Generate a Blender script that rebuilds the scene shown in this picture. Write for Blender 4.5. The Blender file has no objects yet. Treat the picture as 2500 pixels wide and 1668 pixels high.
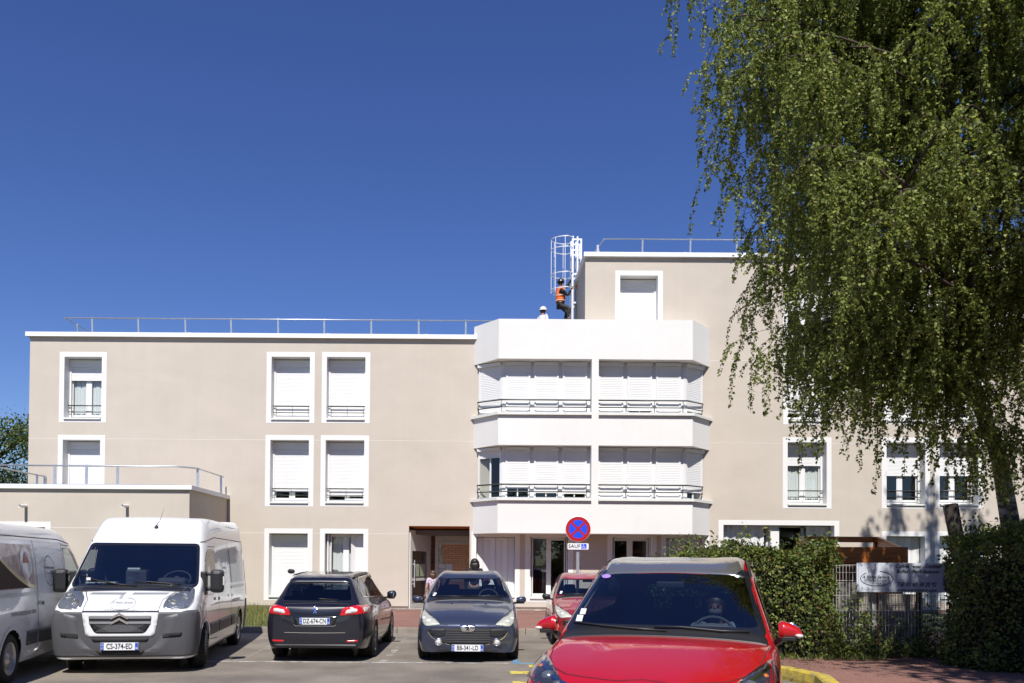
import bpy, bmesh, math, random
import numpy as np
from mathutils import Vector, Matrix, geometry
from mathutils.bvhtree import BVHTree
R = math.radians
PI = math.pi
scene = bpy.context.scene
COL = scene.collection
random.seed(7)
rng = np.random.default_rng(7)

# ---------------------------------------------------------------- camera
FOC = 2021.0                      # focal length in pixels of the 2500 px wide photograph
PPX, PPY = 1180.0, 1340.0         # where the optical axis meets the photograph
CAMH = 1.66
PITCH, ROLL = R(1.0), R(0.40)
cam_data = bpy.data.cameras.new("camera")
cam = bpy.data.objects.new("camera", cam_data)
COL.objects.link(cam)
cam_data.sensor_width = 36
cam_data.sensor_fit = 'HORIZONTAL'
cam_data.lens = FOC / 2500 * 36
cam_data.shift_x = (1250 - PPX) / 2500
cam_data.shift_y = (PPY - 834) / 2500
cam_data.clip_start = 0.1
cam_data.clip_end = 3000
CAM_M = Matrix.Translation((0, 0, CAMH)) @ Matrix.Rotation(PI / 2 + PITCH, 4, 'X') @ Matrix.Rotation(ROLL, 4, 'Z')
cam.matrix_world = CAM_M
scene.camera = cam

# ---------------------------------------------------------------- light
SUN_EL, SUN_AZ = R(51), R(1.2)
world = bpy.data.worlds.new("World")
scene.world = world
world.use_nodes = True
wn = world.node_tree.nodes
wl = world.node_tree.links
bg = wn['Background']
sky = wn.new('ShaderNodeTexSky')
sky.sky_type = 'NISHITA'
sky.sun_disc = False
sky.sun_elevation = SUN_EL
sky.sun_rotation = PI + SUN_AZ
sky.altitude = 0
sky.air_density = 1.0
sky.dust_density = 0.0
sky.ozone_density = 7.0
hsv = wn.new('ShaderNodeHueSaturation'); hsv.inputs['Saturation'].default_value = 1.12; hsv.inputs['Hue'].default_value = 0.518; hsv.inputs['Value'].default_value = 1.17
wl.new(sky.outputs[0], hsv.inputs['Color']); wl.new(hsv.outputs[0], bg.inputs[0])
bg.inputs[1].default_value = 0.078
sd = bpy.data.lights.new("sun", 'SUN')
sd.energy = 5.0
sd.angle = R(0.53)
sd.color = (1.0, 0.965, 0.91)
sun = bpy.data.objects.new("sun", sd)
COL.objects.link(sun)
sun.rotation_euler = (PI / 2 - SUN_EL, 0, -SUN_AZ)
sun.location = (0, -20, 30)
scene.view_settings.view_transform = 'Standard'
scene.view_settings.look = 'None'
scene.view_settings.exposure = 0.28
scene.view_settings.gamma = 1.0
scene.render.engine = 'CYCLES'
scene.cycles.max_bounces = 8
scene.cycles.transparent_max_bounces = 12
scene.cycles.caustics_reflective = False
scene.cycles.caustics_refractive = False

# ---------------------------------------------------------------- pixel -> world
def ray(px, py):
    d = Vector(((px - PPX) / FOC, -(py - PPY) / FOC, -1.0))
    return (CAM_M.to_3x3() @ d)

def at(px, py, Y):
    """world point on the vertical plane y = Y seen at photograph pixel px, py"""
    d = ray(px, py)
    t = Y / d.y
    return Vector((d.x * t, Y, CAMH + d.z * t))

def gr(px, py, z=0.0):
    d = ray(px, py)
    t = (z - CAMH) / d.z
    return Vector((d.x * t, d.y * t, z))

# ---------------------------------------------------------------- materials
def new_mat(name):
    m = bpy.data.materials.new(name)
    m.use_nodes = True
    return m, m.node_tree.nodes, m.node_tree.links, m.node_tree.nodes['Principled BSDF']

def mat(name, col, rough=0.6, metal=0.0, var=0.0, vscale=3.0, bump=0.0, bscale=40.0, coat=0.0, spec=0.5, col2=None, stretch=None, detail=4.0, trans=0.0, sub=0.0):
    m, n, l, b = new_mat(name)
    c = (*col, 1)
    b.inputs['Base Color'].default_value = c
    b.inputs['Roughness'].default_value = rough
    b.inputs['Metallic'].default_value = metal
    b.inputs['Specular IOR Level'].default_value = spec
    if coat:
        b.inputs['Coat Weight'].default_value = coat
        b.inputs['Coat Roughness'].default_value = 0.03
    tc = None
    if var or bump:
        tc = n.new('ShaderNodeTexCoord')
        vec = tc.outputs['Object']
        if stretch:
            mp = n.new('ShaderNodeMapping')
            mp.inputs['Scale'].default_value = stretch
            l.new(vec, mp.inputs[0]); vec = mp.outputs[0]
    if var:
        t = n.new('ShaderNodeTexNoise')
        t.inputs['Scale'].default_value = vscale
        t.inputs['Detail'].default_value = detail
        l.new(vec, t.inputs['Vector'])
        rp = n.new('ShaderNodeValToRGB')
        rp.color_ramp.elements[0].position = 0.3
        rp.color_ramp.elements[1].position = 0.7
        d = col2 if col2 else tuple(max(0, x * (1 - var)) for x in col)
        rp.color_ramp.elements[0].color = (*d, 1)
        rp.color_ramp.elements[1].color = c
        l.new(t.outputs['Fac'], rp.inputs[0])
        l.new(rp.outputs[0], b.inputs['Base Color'])
    if bump:
        t2 = n.new('ShaderNodeTexNoise')
        t2.inputs['Scale'].default_value = bscale
        t2.inputs['Detail'].default_value = 5
        l.new(vec, t2.inputs['Vector'])
        bp = n.new('ShaderNodeBump')
        bp.inputs['Strength'].default_value = bump
        bp.inputs['Distance'].default_value = 0.02
        l.new(t2.outputs['Fac'], bp.inputs['Height'])
        l.new(bp.outputs[0], b.inputs['Normal'])
    return m

def glass_mat(name, tint=(0.5, 0.55, 0.55), rough=0.0, mirror=0.12, least=0.08):
    """thin window glass: tinted see-through plus fresnel reflection"""
    m, n, l, b = new_mat(name)
    n.remove(b)
    out = n['Material Output']
    tr = n.new('ShaderNodeBsdfTransparent'); tr.inputs[0].default_value = (*tint, 1)
    gl = n.new('ShaderNodeBsdfGlossy'); gl.inputs['Roughness'].default_value = rough
    fr = n.new('ShaderNodeLayerWeight'); fr.inputs[0].default_value = 0.5
    pw = n.new('ShaderNodeMath'); pw.operation = 'POWER'; pw.inputs[1].default_value = 4.0
    l.new(fr.outputs['Facing'], pw.inputs[0])
    mx = n.new('ShaderNodeMath'); mx.operation = 'MULTIPLY_ADD'; mx.inputs[1].default_value = 1 - least; mx.inputs[2].default_value = least
    l.new(pw.outputs[0], mx.inputs[0])
    ms = n.new('ShaderNodeMixShader')
    l.new(mx.outputs[0], ms.inputs[0]); l.new(tr.outputs[0], ms.inputs[1]); l.new(gl.outputs[0], ms.inputs[2])
    l.new(ms.outputs[0], out.inputs[0])
    return m

M = {}
M['plaster'] = None
def plaster(name, c1, c2, bump=0.25):
    m, n, l, b = new_mat(name)
    tc = n.new('ShaderNodeTexCoord')
    mp = n.new('ShaderNodeMapping'); mp.inputs['Scale'].default_value = (1.0, 1.0, 1.9)
    l.new(tc.outputs['Object'], mp.inputs[0])
    t = n.new('ShaderNodeTexNoise'); t.inputs['Scale'].default_value = 0.55; t.inputs['Detail'].default_value = 7; t.inputs['Distortion'].default_value = 0.6
    t.inputs['Roughness'].default_value = 0.62
    l.new(mp.outputs[0], t.inputs['Vector'])
    rp = n.new('ShaderNodeValToRGB')
    rp.color_ramp.elements[0].position = 0.32; rp.color_ramp.elements[0].color = (*c2, 1)
    rp.color_ramp.elements[1].position = 0.62; rp.color_ramp.elements[1].color = (*c1, 1)
    l.new(t.outputs['Fac'], rp.inputs[0])
    # thin vertical rain streaks
    mp2 = n.new('ShaderNodeMapping'); mp2.inputs['Scale'].default_value = (5.0, 5.0, 0.22)
    l.new(tc.outputs['Object'], mp2.inputs[0])
    t3 = n.new('ShaderNodeTexNoise'); t3.inputs['Scale'].default_value = 1.0; t3.inputs['Detail'].default_value = 5
    l.new(mp2.outputs[0], t3.inputs['Vector'])
    mr = n.new('ShaderNodeMapRange'); mr.inputs['From Min'].default_value = 0.3; mr.inputs['From Max'].default_value = 0.7
    mr.inputs['To Min'].default_value = 0.985; mr.inputs['To Max'].default_value = 1.01
    l.new(t3.outputs['Fac'], mr.inputs['Value'])
    mm = n.new('ShaderNodeVectorMath'); mm.operation = 'SCALE'
    l.new(rp.outputs[0], mm.inputs[0]); l.new(mr.outputs[0], mm.inputs['Scale'])
    l.new(mm.outputs[0], b.inputs['Base Color'])
    b.inputs['Roughness'].default_value = 0.9
    t2 = n.new('ShaderNodeTexNoise'); t2.inputs['Scale'].default_value = 60; t2.inputs['Detail'].default_value = 3
    l.new(tc.outputs['Object'], t2.inputs['Vector'])
    bp = n.new('ShaderNodeBump'); bp.inputs['Strength'].default_value = bump; bp.inputs['Distance'].default_value = 0.006
    l.new(t2.outputs['Fac'], bp.inputs['Height']); l.new(bp.outputs[0], b.inputs['Normal'])
    return m
M['plaster'] = plaster('beige_plaster', (0.545, 0.482, 0.408), (0.505, 0.445, 0.374))
M['white_wall'] = plaster('white_plaster', (0.755, 0.74, 0.71), (0.72, 0.705, 0.675), 0.15)
M['trim_white'] = mat('white_trim_paint', (0.75, 0.74, 0.715), 0.8, var=0.04, vscale=2)
M['line_white'] = mat('pale_joint', (0.66, 0.61, 0.555), 0.85)
M['pvc'] = mat('white_pvc', (0.73, 0.725, 0.715), 0.4)
M['fascia'] = mat('white_lacquered_sheet', (0.80, 0.81, 0.82), 0.4)
M['sill'] = mat('pale_sill', (0.74, 0.74, 0.70), 0.8, var=0.1, vscale=6)
M['plinth'] = mat('brown_plinth_paint', (0.20, 0.14, 0.11), 0.9, var=0.2, vscale=4)
M['rail_dark'] = mat('dark_rail_paint', (0.03, 0.035, 0.035), 0.4)
M['galv'] = mat('galvanised_steel', (0.62, 0.64, 0.67), 0.35, metal=0.7, var=0.15, vscale=8)
M['alu'] = mat('mill_aluminium', (0.62, 0.63, 0.65), 0.45, metal=0.4)
M['roof_grey'] = mat('roof_gravel', (0.3, 0.29, 0.28), 0.95, var=0.3, vscale=30)
M['dark_inside'] = mat('dark_interior', (0.035, 0.033, 0.03), 0.9)
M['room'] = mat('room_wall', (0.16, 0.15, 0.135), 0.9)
M['pane'] = glass_mat('window_pane', (0.86, 0.9, 0.9), 0.0, 0.3)
M['curtain'] = mat('net_curtain', (0.72, 0.72, 0.70), 0.9)
M['wood'] = mat('varnished_wood', (0.66, 0.21, 0.04), 0.45, var=0.5, vscale=2.2, stretch=(1, 6, 18), detail=6)
M['wood_dark'] = mat('brown_stained_wood', (0.30, 0.085, 0.025), 0.6, var=0.5, vscale=3, stretch=(1, 4, 14))
M['black_plastic'] = mat('black_plastic', (0.018, 0.018, 0.02), 0.45)
M['grey_plastic'] = mat('grey_bumper_plastic', (0.085, 0.085, 0.093), 0.5, var=0.06, vscale=1.5)
M['rubber'] = mat('tyre_rubber', (0.022, 0.021, 0.02), 0.85, var=0.3, vscale=12, bump=0.2, bscale=60)
M['seam'] = mat('panel_gap', (0.02, 0.02, 0.022), 0.8)
M['chrome'] = mat('chrome', (0.85, 0.85, 0.87), 0.12, metal=1.0)
M['silver_plastic'] = mat('silver_plastic', (0.42, 0.43, 0.45), 0.3, metal=0.6)
M['rim'] = mat('alloy_rim', (0.50, 0.50, 0.52), 0.3, metal=0.8, var=0.15, vscale=5)
M['car_int'] = mat('dark_seat_cloth', (0.02, 0.022, 0.03), 0.9)
M['dash'] = mat('grey_dashboard', (0.05, 0.052, 0.058), 0.7)
M['dash_grey'] = mat('pale_grey_dashboard', (0.12, 0.13, 0.135), 0.7)
M['cream_int'] = mat('pale_pillar_trim', (0.35, 0.36, 0.35), 0.8)
M['frit'] = mat('black_glass_border', (0.012, 0.013, 0.018), 0.12, coat=0.5)
M['plate'] = mat('number_plate_white', (0.72, 0.73, 0.74), 0.4)
M['plate_blue'] = mat('plate_blue', (0.02, 0.08, 0.45), 0.4)
M['ink'] = mat('black_ink', (0.015, 0.015, 0.02), 0.6)
M['ink_grey'] = mat('faded_grey_ink', (0.30, 0.30, 0.32), 0.6)
M['paper'] = mat('white_paper', (0.72, 0.74, 0.74), 0.8)
M['skin'] = mat('skin', (0.48, 0.28, 0.20), 0.6)
M['skin_dark'] = mat('tanned_skin', (0.32, 0.16, 0.10), 0.6)

def paint(name, col, metal=0.0, flake=0.0, rough=0.35, coat=1.0):
    m, n, l, b = new_mat(name)
    b.inputs['Base Color'].default_value = (*col, 1)
    b.inputs['Metallic'].default_value = metal
    b.inputs['Roughness'].default_value = rough
    b.inputs['Coat Weight'].default_value = coat
    b.inputs['Coat Roughness'].default_value = 0.02
    tc = n.new('ShaderNodeTexCoord')
    t = n.new('ShaderNodeTexNoise'); t.inputs['Scale'].default_value = 2.5; t.inputs['Detail'].default_value = 3
    l.new(tc.outputs['Object'], t.inputs['Vector'])
    rp = n.new('ShaderNodeMapRange'); rp.inputs['To Min'].default_value = 0.02; rp.inputs['To Max'].default_value = 0.09
    l.new(t.outputs['Fac'], rp.inputs['Value']); l.new(rp.outputs[0], b.inputs['Coat Roughness'])
    bp = n.new('ShaderNodeBump'); bp.inputs['Strength'].default_value = 0.035; bp.inputs['Distance'].default_value = 0.02
    t4 = n.new('ShaderNodeTexNoise'); t4.inputs['Scale'].default_value = 6; t4.inputs['Detail'].default_value = 2
    l.new(tc.outputs['Object'], t4.inputs['Vector'])
    l.new(t4.outputs['Fac'], bp.inputs['Height']); l.new(bp.outputs[0], b.inputs['Coat Normal'])
    return m
M['paint_red'] = paint('red_car_paint', (0.43, 0.002, 0.006))
M['paint_red2'] = paint('faded_red_paint', (0.24, 0.015, 0.022))
M['paint_white'] = paint('white_van_paint', (0.76, 0.77, 0.78))
M['paint_black'] = paint('blue_black_paint', (0.005, 0.005, 0.012), metal=0.0)
M['paint_steel'] = paint('dark_steel_blue_paint', (0.045, 0.055, 0.095), metal=0.4, rough=0.3)
M['car_glass'] = glass_mat('car_glass', (0.72, 0.80, 0.82), 0.0, 0.35)
M['car_glass_dark'] = glass_mat('tinted_car_glass', (0.10, 0.12, 0.15), 0.0, 0.35)
M['windscreen'] = glass_mat('windscreen_glass', (0.62, 0.67, 0.70), 0.0, 0.4, 0.17)
M['lamp_lens'] = mat('lamp_projector', (0.25, 0.27, 0.3), 0.25, metal=0.7)
M['lens'] = glass_mat('lamp_lens', (0.95, 0.96, 0.97), 0.0, 0.15, 0.03)
M['lamp_bowl'] = mat('lamp_reflector', (0.50, 0.51, 0.52), 0.2, metal=0.8, bump=1.0, bscale=22)
M['lamp_dull'] = mat('yellowed_lamp', (0.56, 0.56, 0.47), 0.4, metal=0.2, bump=0.7, bscale=14)
M['lamp_dark'] = mat('dark_lamp_housing', (0.03, 0.035, 0.05), 0.3, bump=0.3, bscale=20)
M['tail_red'] = mat('red_lamp_plastic', (0.55, 0.008, 0.012), 0.15, coat=1.0)
M['tail_white'] = mat('clear_lamp_plastic', (0.62, 0.60, 0.58), 0.2, coat=1.0, bump=0.6, bscale=30)
M['orange_lens'] = mat('orange_indicator', (0.7, 0.18, 0.02), 0.2, coat=1.0)

# ---------------------------------------------------------------- mesh collecting
class MB:
    def __init__(s):
        s.v = []; s.f = []; s.mi = []; s.sm = []
    def add(s, vs, fs, mi=0, smooth=False):
        o = len(s.v)
        s.v.extend([tuple(p) for p in vs])
        for f in fs:
            s.f.append(tuple(i + o for i in f)); s.mi.append(mi); s.sm.append(smooth)
        return s
    def box(s, x0, x1, y0, y1, z0, z1, mi=0):
        vs = [(x0, y0, z0), (x1, y0, z0), (x1, y1, z0), (x0, y1, z0), (x0, y0, z1), (x1, y0, z1), (x1, y1, z1), (x0, y1, z1)]
        return s.add(vs, [(0, 3, 2, 1), (4, 5, 6, 7), (0, 1, 5, 4), (1, 2, 6, 5), (2, 3, 7, 6), (3, 0, 4, 7)], mi)
    def cbox(s, x0, x1, y0, y1, z0, z1, c=0.01, mi=0):
        """box with chamfered long edges all round"""
        bm = bmesh.new()
        vs = [(x0, y0, z0), (x1, y0, z0), (x1, y1, z0), (x0, y1, z0), (x0, y0, z1), (x1, y0, z1), (x1, y1, z1), (x0, y1, z1)]
        bv = [bm.verts.new(p) for p in vs]
        for f in [(0, 3, 2, 1), (4, 5, 6, 7), (0, 1, 5, 4), (1, 2, 6, 5), (2, 3, 7, 6), (3, 0, 4, 7)]:
            bm.faces.new([bv[i] for i in f])
        bmesh.ops.bevel(bm, geom=list(bm.edges), offset=c, segments=2, profile=0.6, affect='EDGES')
        s.from_bm(bm, mi); bm.free(); return s
    def from_bm(s, bm, mi=0, smooth=False):
        bm.verts.index_update()
        return s.add([v.co[:] for v in bm.verts], [[v.index for v in f.verts] for f in bm.faces], mi, smooth)
    def pane(s, x0, x1, y, z0, z1, mi=0):
        return s.add([(x0, y, z0), (x1, y, z0), (x1, y, z1), (x0, y, z1)], [(0, 1, 2, 3)], mi)
    def quad(s, a, b, c, d, mi=0):
        return s.add([a, b, c, d], [(0, 1, 2, 3)], mi)
    def prism(s, poly, axis, a0, a1, mi=0, smooth=False):
        """poly of 2D points extruded along axis ('x': poly=(y,z); 'y': (x,z); 'z': (x,y))"""
        n = len(poly)
        def p3(p, a):
            return (a, p[0], p[1]) if axis == 'x' else ((p[0], a, p[1]) if axis == 'y' else (p[0], p[1], a))
        vs = [p3(p, a0) for p in poly] + [p3(p, a1) for p in poly]
        o = len(s.v)
        fs = [tuple(range(n)), tuple(range(2 * n - 1, n - 1, -1))] + [(i, (i + 1) % n, n + (i + 1) % n, n + i) for i in range(n)]
        s.add(vs, fs[:2], mi, False); s.f.extend([tuple(i + o for i in f) for f in fs[2:]]); s.mi.extend([mi] * n); s.sm.extend([smooth] * n)
        return s
    def tube(s, pts, r, n=8, mi=0, cap=True):
        pts = [Vector(p) for p in pts]
        rs = r if isinstance(r, (list, tuple)) else [r] * len(pts)
        vs = []; fs = []
        prev = None
        for i, p in enumerate(pts):
            if i == 0: t = pts[1] - p
            elif i == len(pts) - 1: t = p - pts[i - 1]
            else: t = (pts[i + 1] - p).normalized() + (p - pts[i - 1]).normalized()
            t = t.normalized() if t.length > 1e-9 else Vector((0, 0, 1))
            if prev is None:
                ref = Vector((0, 0, 1)) if abs(t.z) < 0.9 else Vector((1, 0, 0))
                u = t.cross(ref).normalized()
            else:
                u = (prev - t * prev.dot(t)).normalized()
            prev = u
            w = t.cross(u)
            for k in range(n):
                a = 2 * PI * k / n
                vs.append(p + (u * math.cos(a) + w * math.sin(a)) * rs[i])
        for i in range(len(pts) - 1):
            for k in range(n):
                fs.append((i * n + k, i * n + (k + 1) % n, (i + 1) * n + (k + 1) % n, (i + 1) * n + k))
        s.add(vs, fs, mi, True)
        if cap:
            o = len(s.v) - len(vs)
            s.f.append(tuple(o + k for k in range(n - 1, -1, -1))); s.mi.append(mi); s.sm.append(False)
            o2 = o + (len(pts) - 1) * n
            s.f.append(tuple(o2 + k for k in range(n))); s.mi.append(mi); s.sm.append(False)
        return s
    def bar(s, a, b, w, h, mi=0):
        """rectangular bar from a to b"""
        a = Vector(a); b = Vector(b); t = (b - a).normalized()
        ref = Vector((0, 0, 1)) if abs(t.z) < 0.9 else Vector((0, 1, 0))
        u = t.cross(ref).normalized() * w / 2; v = t.cross(u).normalized() * h / 2
        vs = [a - u - v, a + u - v, a + u + v, a - u + v, b - u - v, b + u - v, b + u + v, b - u + v]
        return s.add(vs, [(0, 3, 2, 1), (4, 5, 6, 7), (0, 1, 5, 4), (1, 2, 6, 5), (2, 3, 7, 6), (3, 0, 4, 7)], mi)
    def lathe(s, prof, origin=(0, 0, 0), axis='z', n=24, mi=0, smooth=True):
        """prof = [(r, h)...] about axis"""
        vs = []; m = len(prof)
        for k in range(n):
            a = 2 * PI * k / n
            for r, h in prof:
                c, q = r * math.cos(a), r * math.sin(a)
                p = (c, q, h) if axis == 'z' else ((h, c, q) if axis == 'x' else (c, h, q))
                vs.append((p[0] + origin[0], p[1] + origin[1], p[2] + origin[2]))
        fs = []
        for k in range(n):
            k2 = (k + 1) % n
            for i in range(m - 1):
                fs.append((k * m + i, k * m + i + 1, k2 * m + i + 1, k2 * m + i))
        return s.add(vs, fs, mi, smooth)
    def ellipsoid(s, c, r, mi=0, n=14, m=9, mat3=None):
        vs = []; fs = []
        for i in range(m + 1):
            t = PI * i / m
            for k in range(n):
                a = 2 * PI * k / n
                p = Vector((r[0] * math.sin(t) * math.cos(a), r[1] * math.sin(t) * math.sin(a), r[2] * math.cos(t)))
                if mat3 is not None: p = mat3 @ p
                vs.append((p.x + c[0], p.y + c[1], p.z + c[2]))
        for i in range(m):
            for k in range(n):
                fs.append((i * n + k, (i + 1) * n + k, (i + 1) * n + (k + 1) % n, i * n + (k + 1) % n))
        return s.add(vs, fs, mi, True)
    def mesh(s, name, mats):
        me = bpy.data.meshes.new(name)
        me.from_pydata(s.v, [], s.f)
        for m in (mats if isinstance(mats, (list, tuple)) else [mats]):
            me.materials.append(m)
        me.polygons.foreach_set('material_index', s.mi)
        me.polygons.foreach_set('use_smooth', s.sm)
        me.validate(clean_customdata=False)
        me.update()
        return me

def link(name, me, parent=None, loc=(0, 0, 0), rot=(0, 0, 0)):
    o = bpy.data.objects.new(name, me)
    COL.objects.link(o)
    o.location = loc
    o.rotation_euler = rot
    if parent is not None: o.parent = parent
    return o

def part(name, mb, mats, parent=None, loc=(0, 0, 0), rot=(0, 0, 0), label=None):
    o = link(name, mb.mesh(name, mats), parent, loc, rot)
    if label: o['label'] = label
    return o

def tag(o, label, cat, group=None, kind=None):
    if label: o['label'] = label
    if cat: o['category'] = cat
    if group: o['group'] = group
    if kind: o['kind'] = kind
    return o

def thing(name, label, cat, loc=(0, 0, 0), rotz=0.0, group=None):
    o = link(name, None, None, loc, (0, 0, rotz))
    o.empty_display_size = 0.2
    return tag(o, label, cat, group)

def struct(name, mb, mats, kind='structure'):
    o = part(name, mb, mats)
    o['kind'] = kind
    return o

def copy_tree(o, parent=None):
    c = o.copy(); COL.objects.link(c)
    if parent is not None: c.parent = parent
    for ch in list(o.children): copy_tree(ch, c)
    return c

def text_mesh(body, size, shear=0.0, spacing=1.0, align='CENTER', bold=0.0, xscale=1.0):
    """2D triangulated lettering: list of (x, y), faces"""
    cu = bpy.data.curves.new('t', 'FONT')
    cu.body = body; cu.size = size; cu.shear = shear; cu.space_character = spacing
    cu.align_x = align; cu.align_y = 'CENTER'; cu.offset = bold
    cu.resolution_u = 3
    ob = bpy.data.objects.new('t', cu)
    COL.objects.link(ob)
    dg = bpy.context.evaluated_depsgraph_get()
    me = ob.evaluated_get(dg).to_mesh()
    vs = [(v.co.x * xscale, v.co.y) for v in me.vertices]
    fs = [tuple(p.vertices) for p in me.polygons]
    ob.evaluated_get(dg).to_mesh_clear()
    bpy.data.objects.remove(ob); bpy.data.curves.remove(cu)
    return vs, fs

def ring2d(cx, cy, rx, ry, w, n=48, a0=0, a1=360):
    vs = []; fs = []
    full = abs(a1 - a0) >= 359.9
    m = n if full else n + 1
    for k in range(m):
        a = R(a0 + (a1 - a0) * k / n)
        vs.append((cx + rx * math.cos(a), cy + ry * math.sin(a)))
        vs.append((cx + (rx - w) * math.cos(a), cy + (ry - w) * math.sin(a)))
    for k in range(n):
        j = (k + 1) % m
        fs.append((2 * k, 2 * j, 2 * j + 1, 2 * k + 1))
    return vs, fs

def disc2d(cx, cy, rx, ry, n=24):
    return [(cx + rx * math.cos(2 * PI * k / n), cy + ry * math.sin(2 * PI * k / n)) for k in range(n)], [tuple(range(n))]

def logo2d(w, script='A Votre Service !', circle=False):
    """caterer's oval badge drawn in 2D, width w, centred"""
    out = []
    h = w * (1.0 if circle else 0.46)
    out.append(ring2d(0, 0, w / 2, h / 2, w * 0.018, 56, 130 if not circle else 0, 440 if not circle else 360))
    ts = w * (0.135 if circle else 0.125)
    v, f = text_mesh(script, ts, 0.35, 1.0, bold=ts * 0.015)
    out.append(([(a, b + h * 0.10) for a, b in v], f))
    v, f = text_mesh('TRAITEUR', ts * 0.72, 0, 1.55)
    out.append(([(a, b - h * (0.09 if circle else 0.13)) for a, b in v], f))
    for k, dx in enumerate((-0.11, 0, 0.11)):
        out.append(disc2d(dx * w, -h * (0.32 if circle else 0.31) - (0.012 * w if k == 1 else 0), w * 0.015, w * 0.015, 8))
    if not circle:
        for k in range(4):
            a = R(-12 + 10 * k)
            x0 = -0.25 * w + 0.035 * w * k
            out.append(([(x0, h * 0.38), (x0 + w * 0.012, h * 0.38), (x0 + w * 0.0 - w * 0.03, h * 0.78), (x0 - w * 0.042, h * 0.78)], [(0, 1, 2, 3)]))
    return out
# ================================================================ GROUND
def asphalt(name, c1, c2, speck, scale=1.0):
    m, n, l, b = new_mat(name)
    tc = n.new('ShaderNodeTexCoord')
    t = n.new('ShaderNodeTexNoise'); t.inputs['Scale'].default_value = 0.7 * scale; t.inputs['Detail'].default_value = 8; t.inputs['Roughness'].default_value = 0.65
    l.new(tc.outputs['Object'], t.inputs['Vector'])
    rp = n.new('ShaderNodeValToRGB')
    rp.color_ramp.elements[0].position = 0.36; rp.color_ramp.elements[0].color = (*c2, 1)
    rp.color_ramp.elements[1].position = 0.62; rp.color_ramp.elements[1].color = (*c1, 1)
    l.new(t.outputs['Fac'], rp.inputs[0])
    v = n.new('ShaderNodeTexNoise'); v.inputs['Scale'].default_value = 70; v.inputs['Detail'].default_value = 2
    l.new(tc.outputs['Object'], v.inputs['Vector'])
    r2 = n.new('ShaderNodeValToRGB')
    r2.color_ramp.elements[0].position = 0.30; r2.color_ramp.elements[0].color = (0.35, 0.35, 0.35, 1)
    r2.color_ramp.elements[1].position = 0.72; r2.color_ramp.elements[1].color = (1.55, 1.5, 1.42, 1)
    l.new(v.outputs['Fac'], r2.inputs[0])
    mx = n.new('ShaderNodeMix'); mx.data_type = 'RGBA'; mx.blend_type = 'MULTIPLY'; mx.inputs[0].default_value = 0.8
    l.new(rp.outputs[0], mx.inputs[6]); l.new(r2.outputs[0], mx.inputs[7])
    # scattered pale chippings
    w = n.new('ShaderNodeTexVoronoi'); w.inputs['Scale'].default_value = 9
    l.new(tc.outputs['Object'], w.inputs['Vector'])
    r3 = n.new('ShaderNodeValToRGB'); r3.color_ramp.elements[0].position = 0.05; r3.color_ramp.elements[0].color = (1, 1, 1, 1)
    r3.color_ramp.elements[1].position = 0.09; r3.color_ramp.elements[1].color = (0, 0, 0, 1)
    l.new(w.outputs['Distance'], r3.inputs[0])
    g = n.new('ShaderNodeTexNoise'); g.inputs['Scale'].default_value = 0.8; g.inputs['Detail'].default_value = 3
    l.new(tc.outputs['Object'], g.inputs['Vector'])
    gm = n.new('ShaderNodeMapRange'); gm.inputs['From Min'].default_value = 0.42; gm.inputs['From Max'].default_value = 0.62
    l.new(g.outputs['Fac'], gm.inputs['Value'])
    mu = n.new('ShaderNodeMath'); mu.operation = 'MULTIPLY'
    l.new(r3.outputs[0], mu.inputs[0]); l.new(gm.outputs[0], mu.inputs[1])
    m3 = n.new('ShaderNodeMix'); m3.data_type = 'RGBA'
    l.new(mu.outputs[0], m3.inputs[0]); l.new(mx.outputs[2], m3.inputs[6]); m3.inputs[7].default_value = (*speck, 1)
    l.new(m3.outputs[2], b.inputs['Base Color'])
    b.inputs['Roughness'].default_value = 0.9
    bp = n.new('ShaderNodeBump'); bp.inputs['Strength'].default_value = 0.5; bp.inputs['Distance'].default_value = 0.01
    l.new(v.outputs['Fac'], bp.inputs['Height']); l.new(bp.outputs[0], b.inputs['Normal'])
    return m
M['asphalt'] = asphalt('parking_asphalt', (0.255, 0.225, 0.190), (0.150, 0.130, 0.112), (0.55, 0.51, 0.44))
M['red_asphalt'] = asphalt('red_asphalt', (0.27, 0.135, 0.105), (0.20, 0.105, 0.085), (0.55, 0.48, 0.42))
M['concrete'] = mat('kerb_concrete', (0.30, 0.26, 0.22), 0.9, var=0.35, vscale=3, bump=0.3, bscale=30)
M['soil'] = mat('dry_soil', (0.16, 0.12, 0.085), 0.95, var=0.5, vscale=2)
M['lawn'] = mat('dry_grass_ground', (0.13, 0.15, 0.05), 0.95, var=0.5, vscale=2.5)
M['debris'] = mat('pale_gravel_dust', (0.50, 0.44, 0.40), 0.95, var=0.45, vscale=9, bump=0.6, bscale=40)

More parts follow.
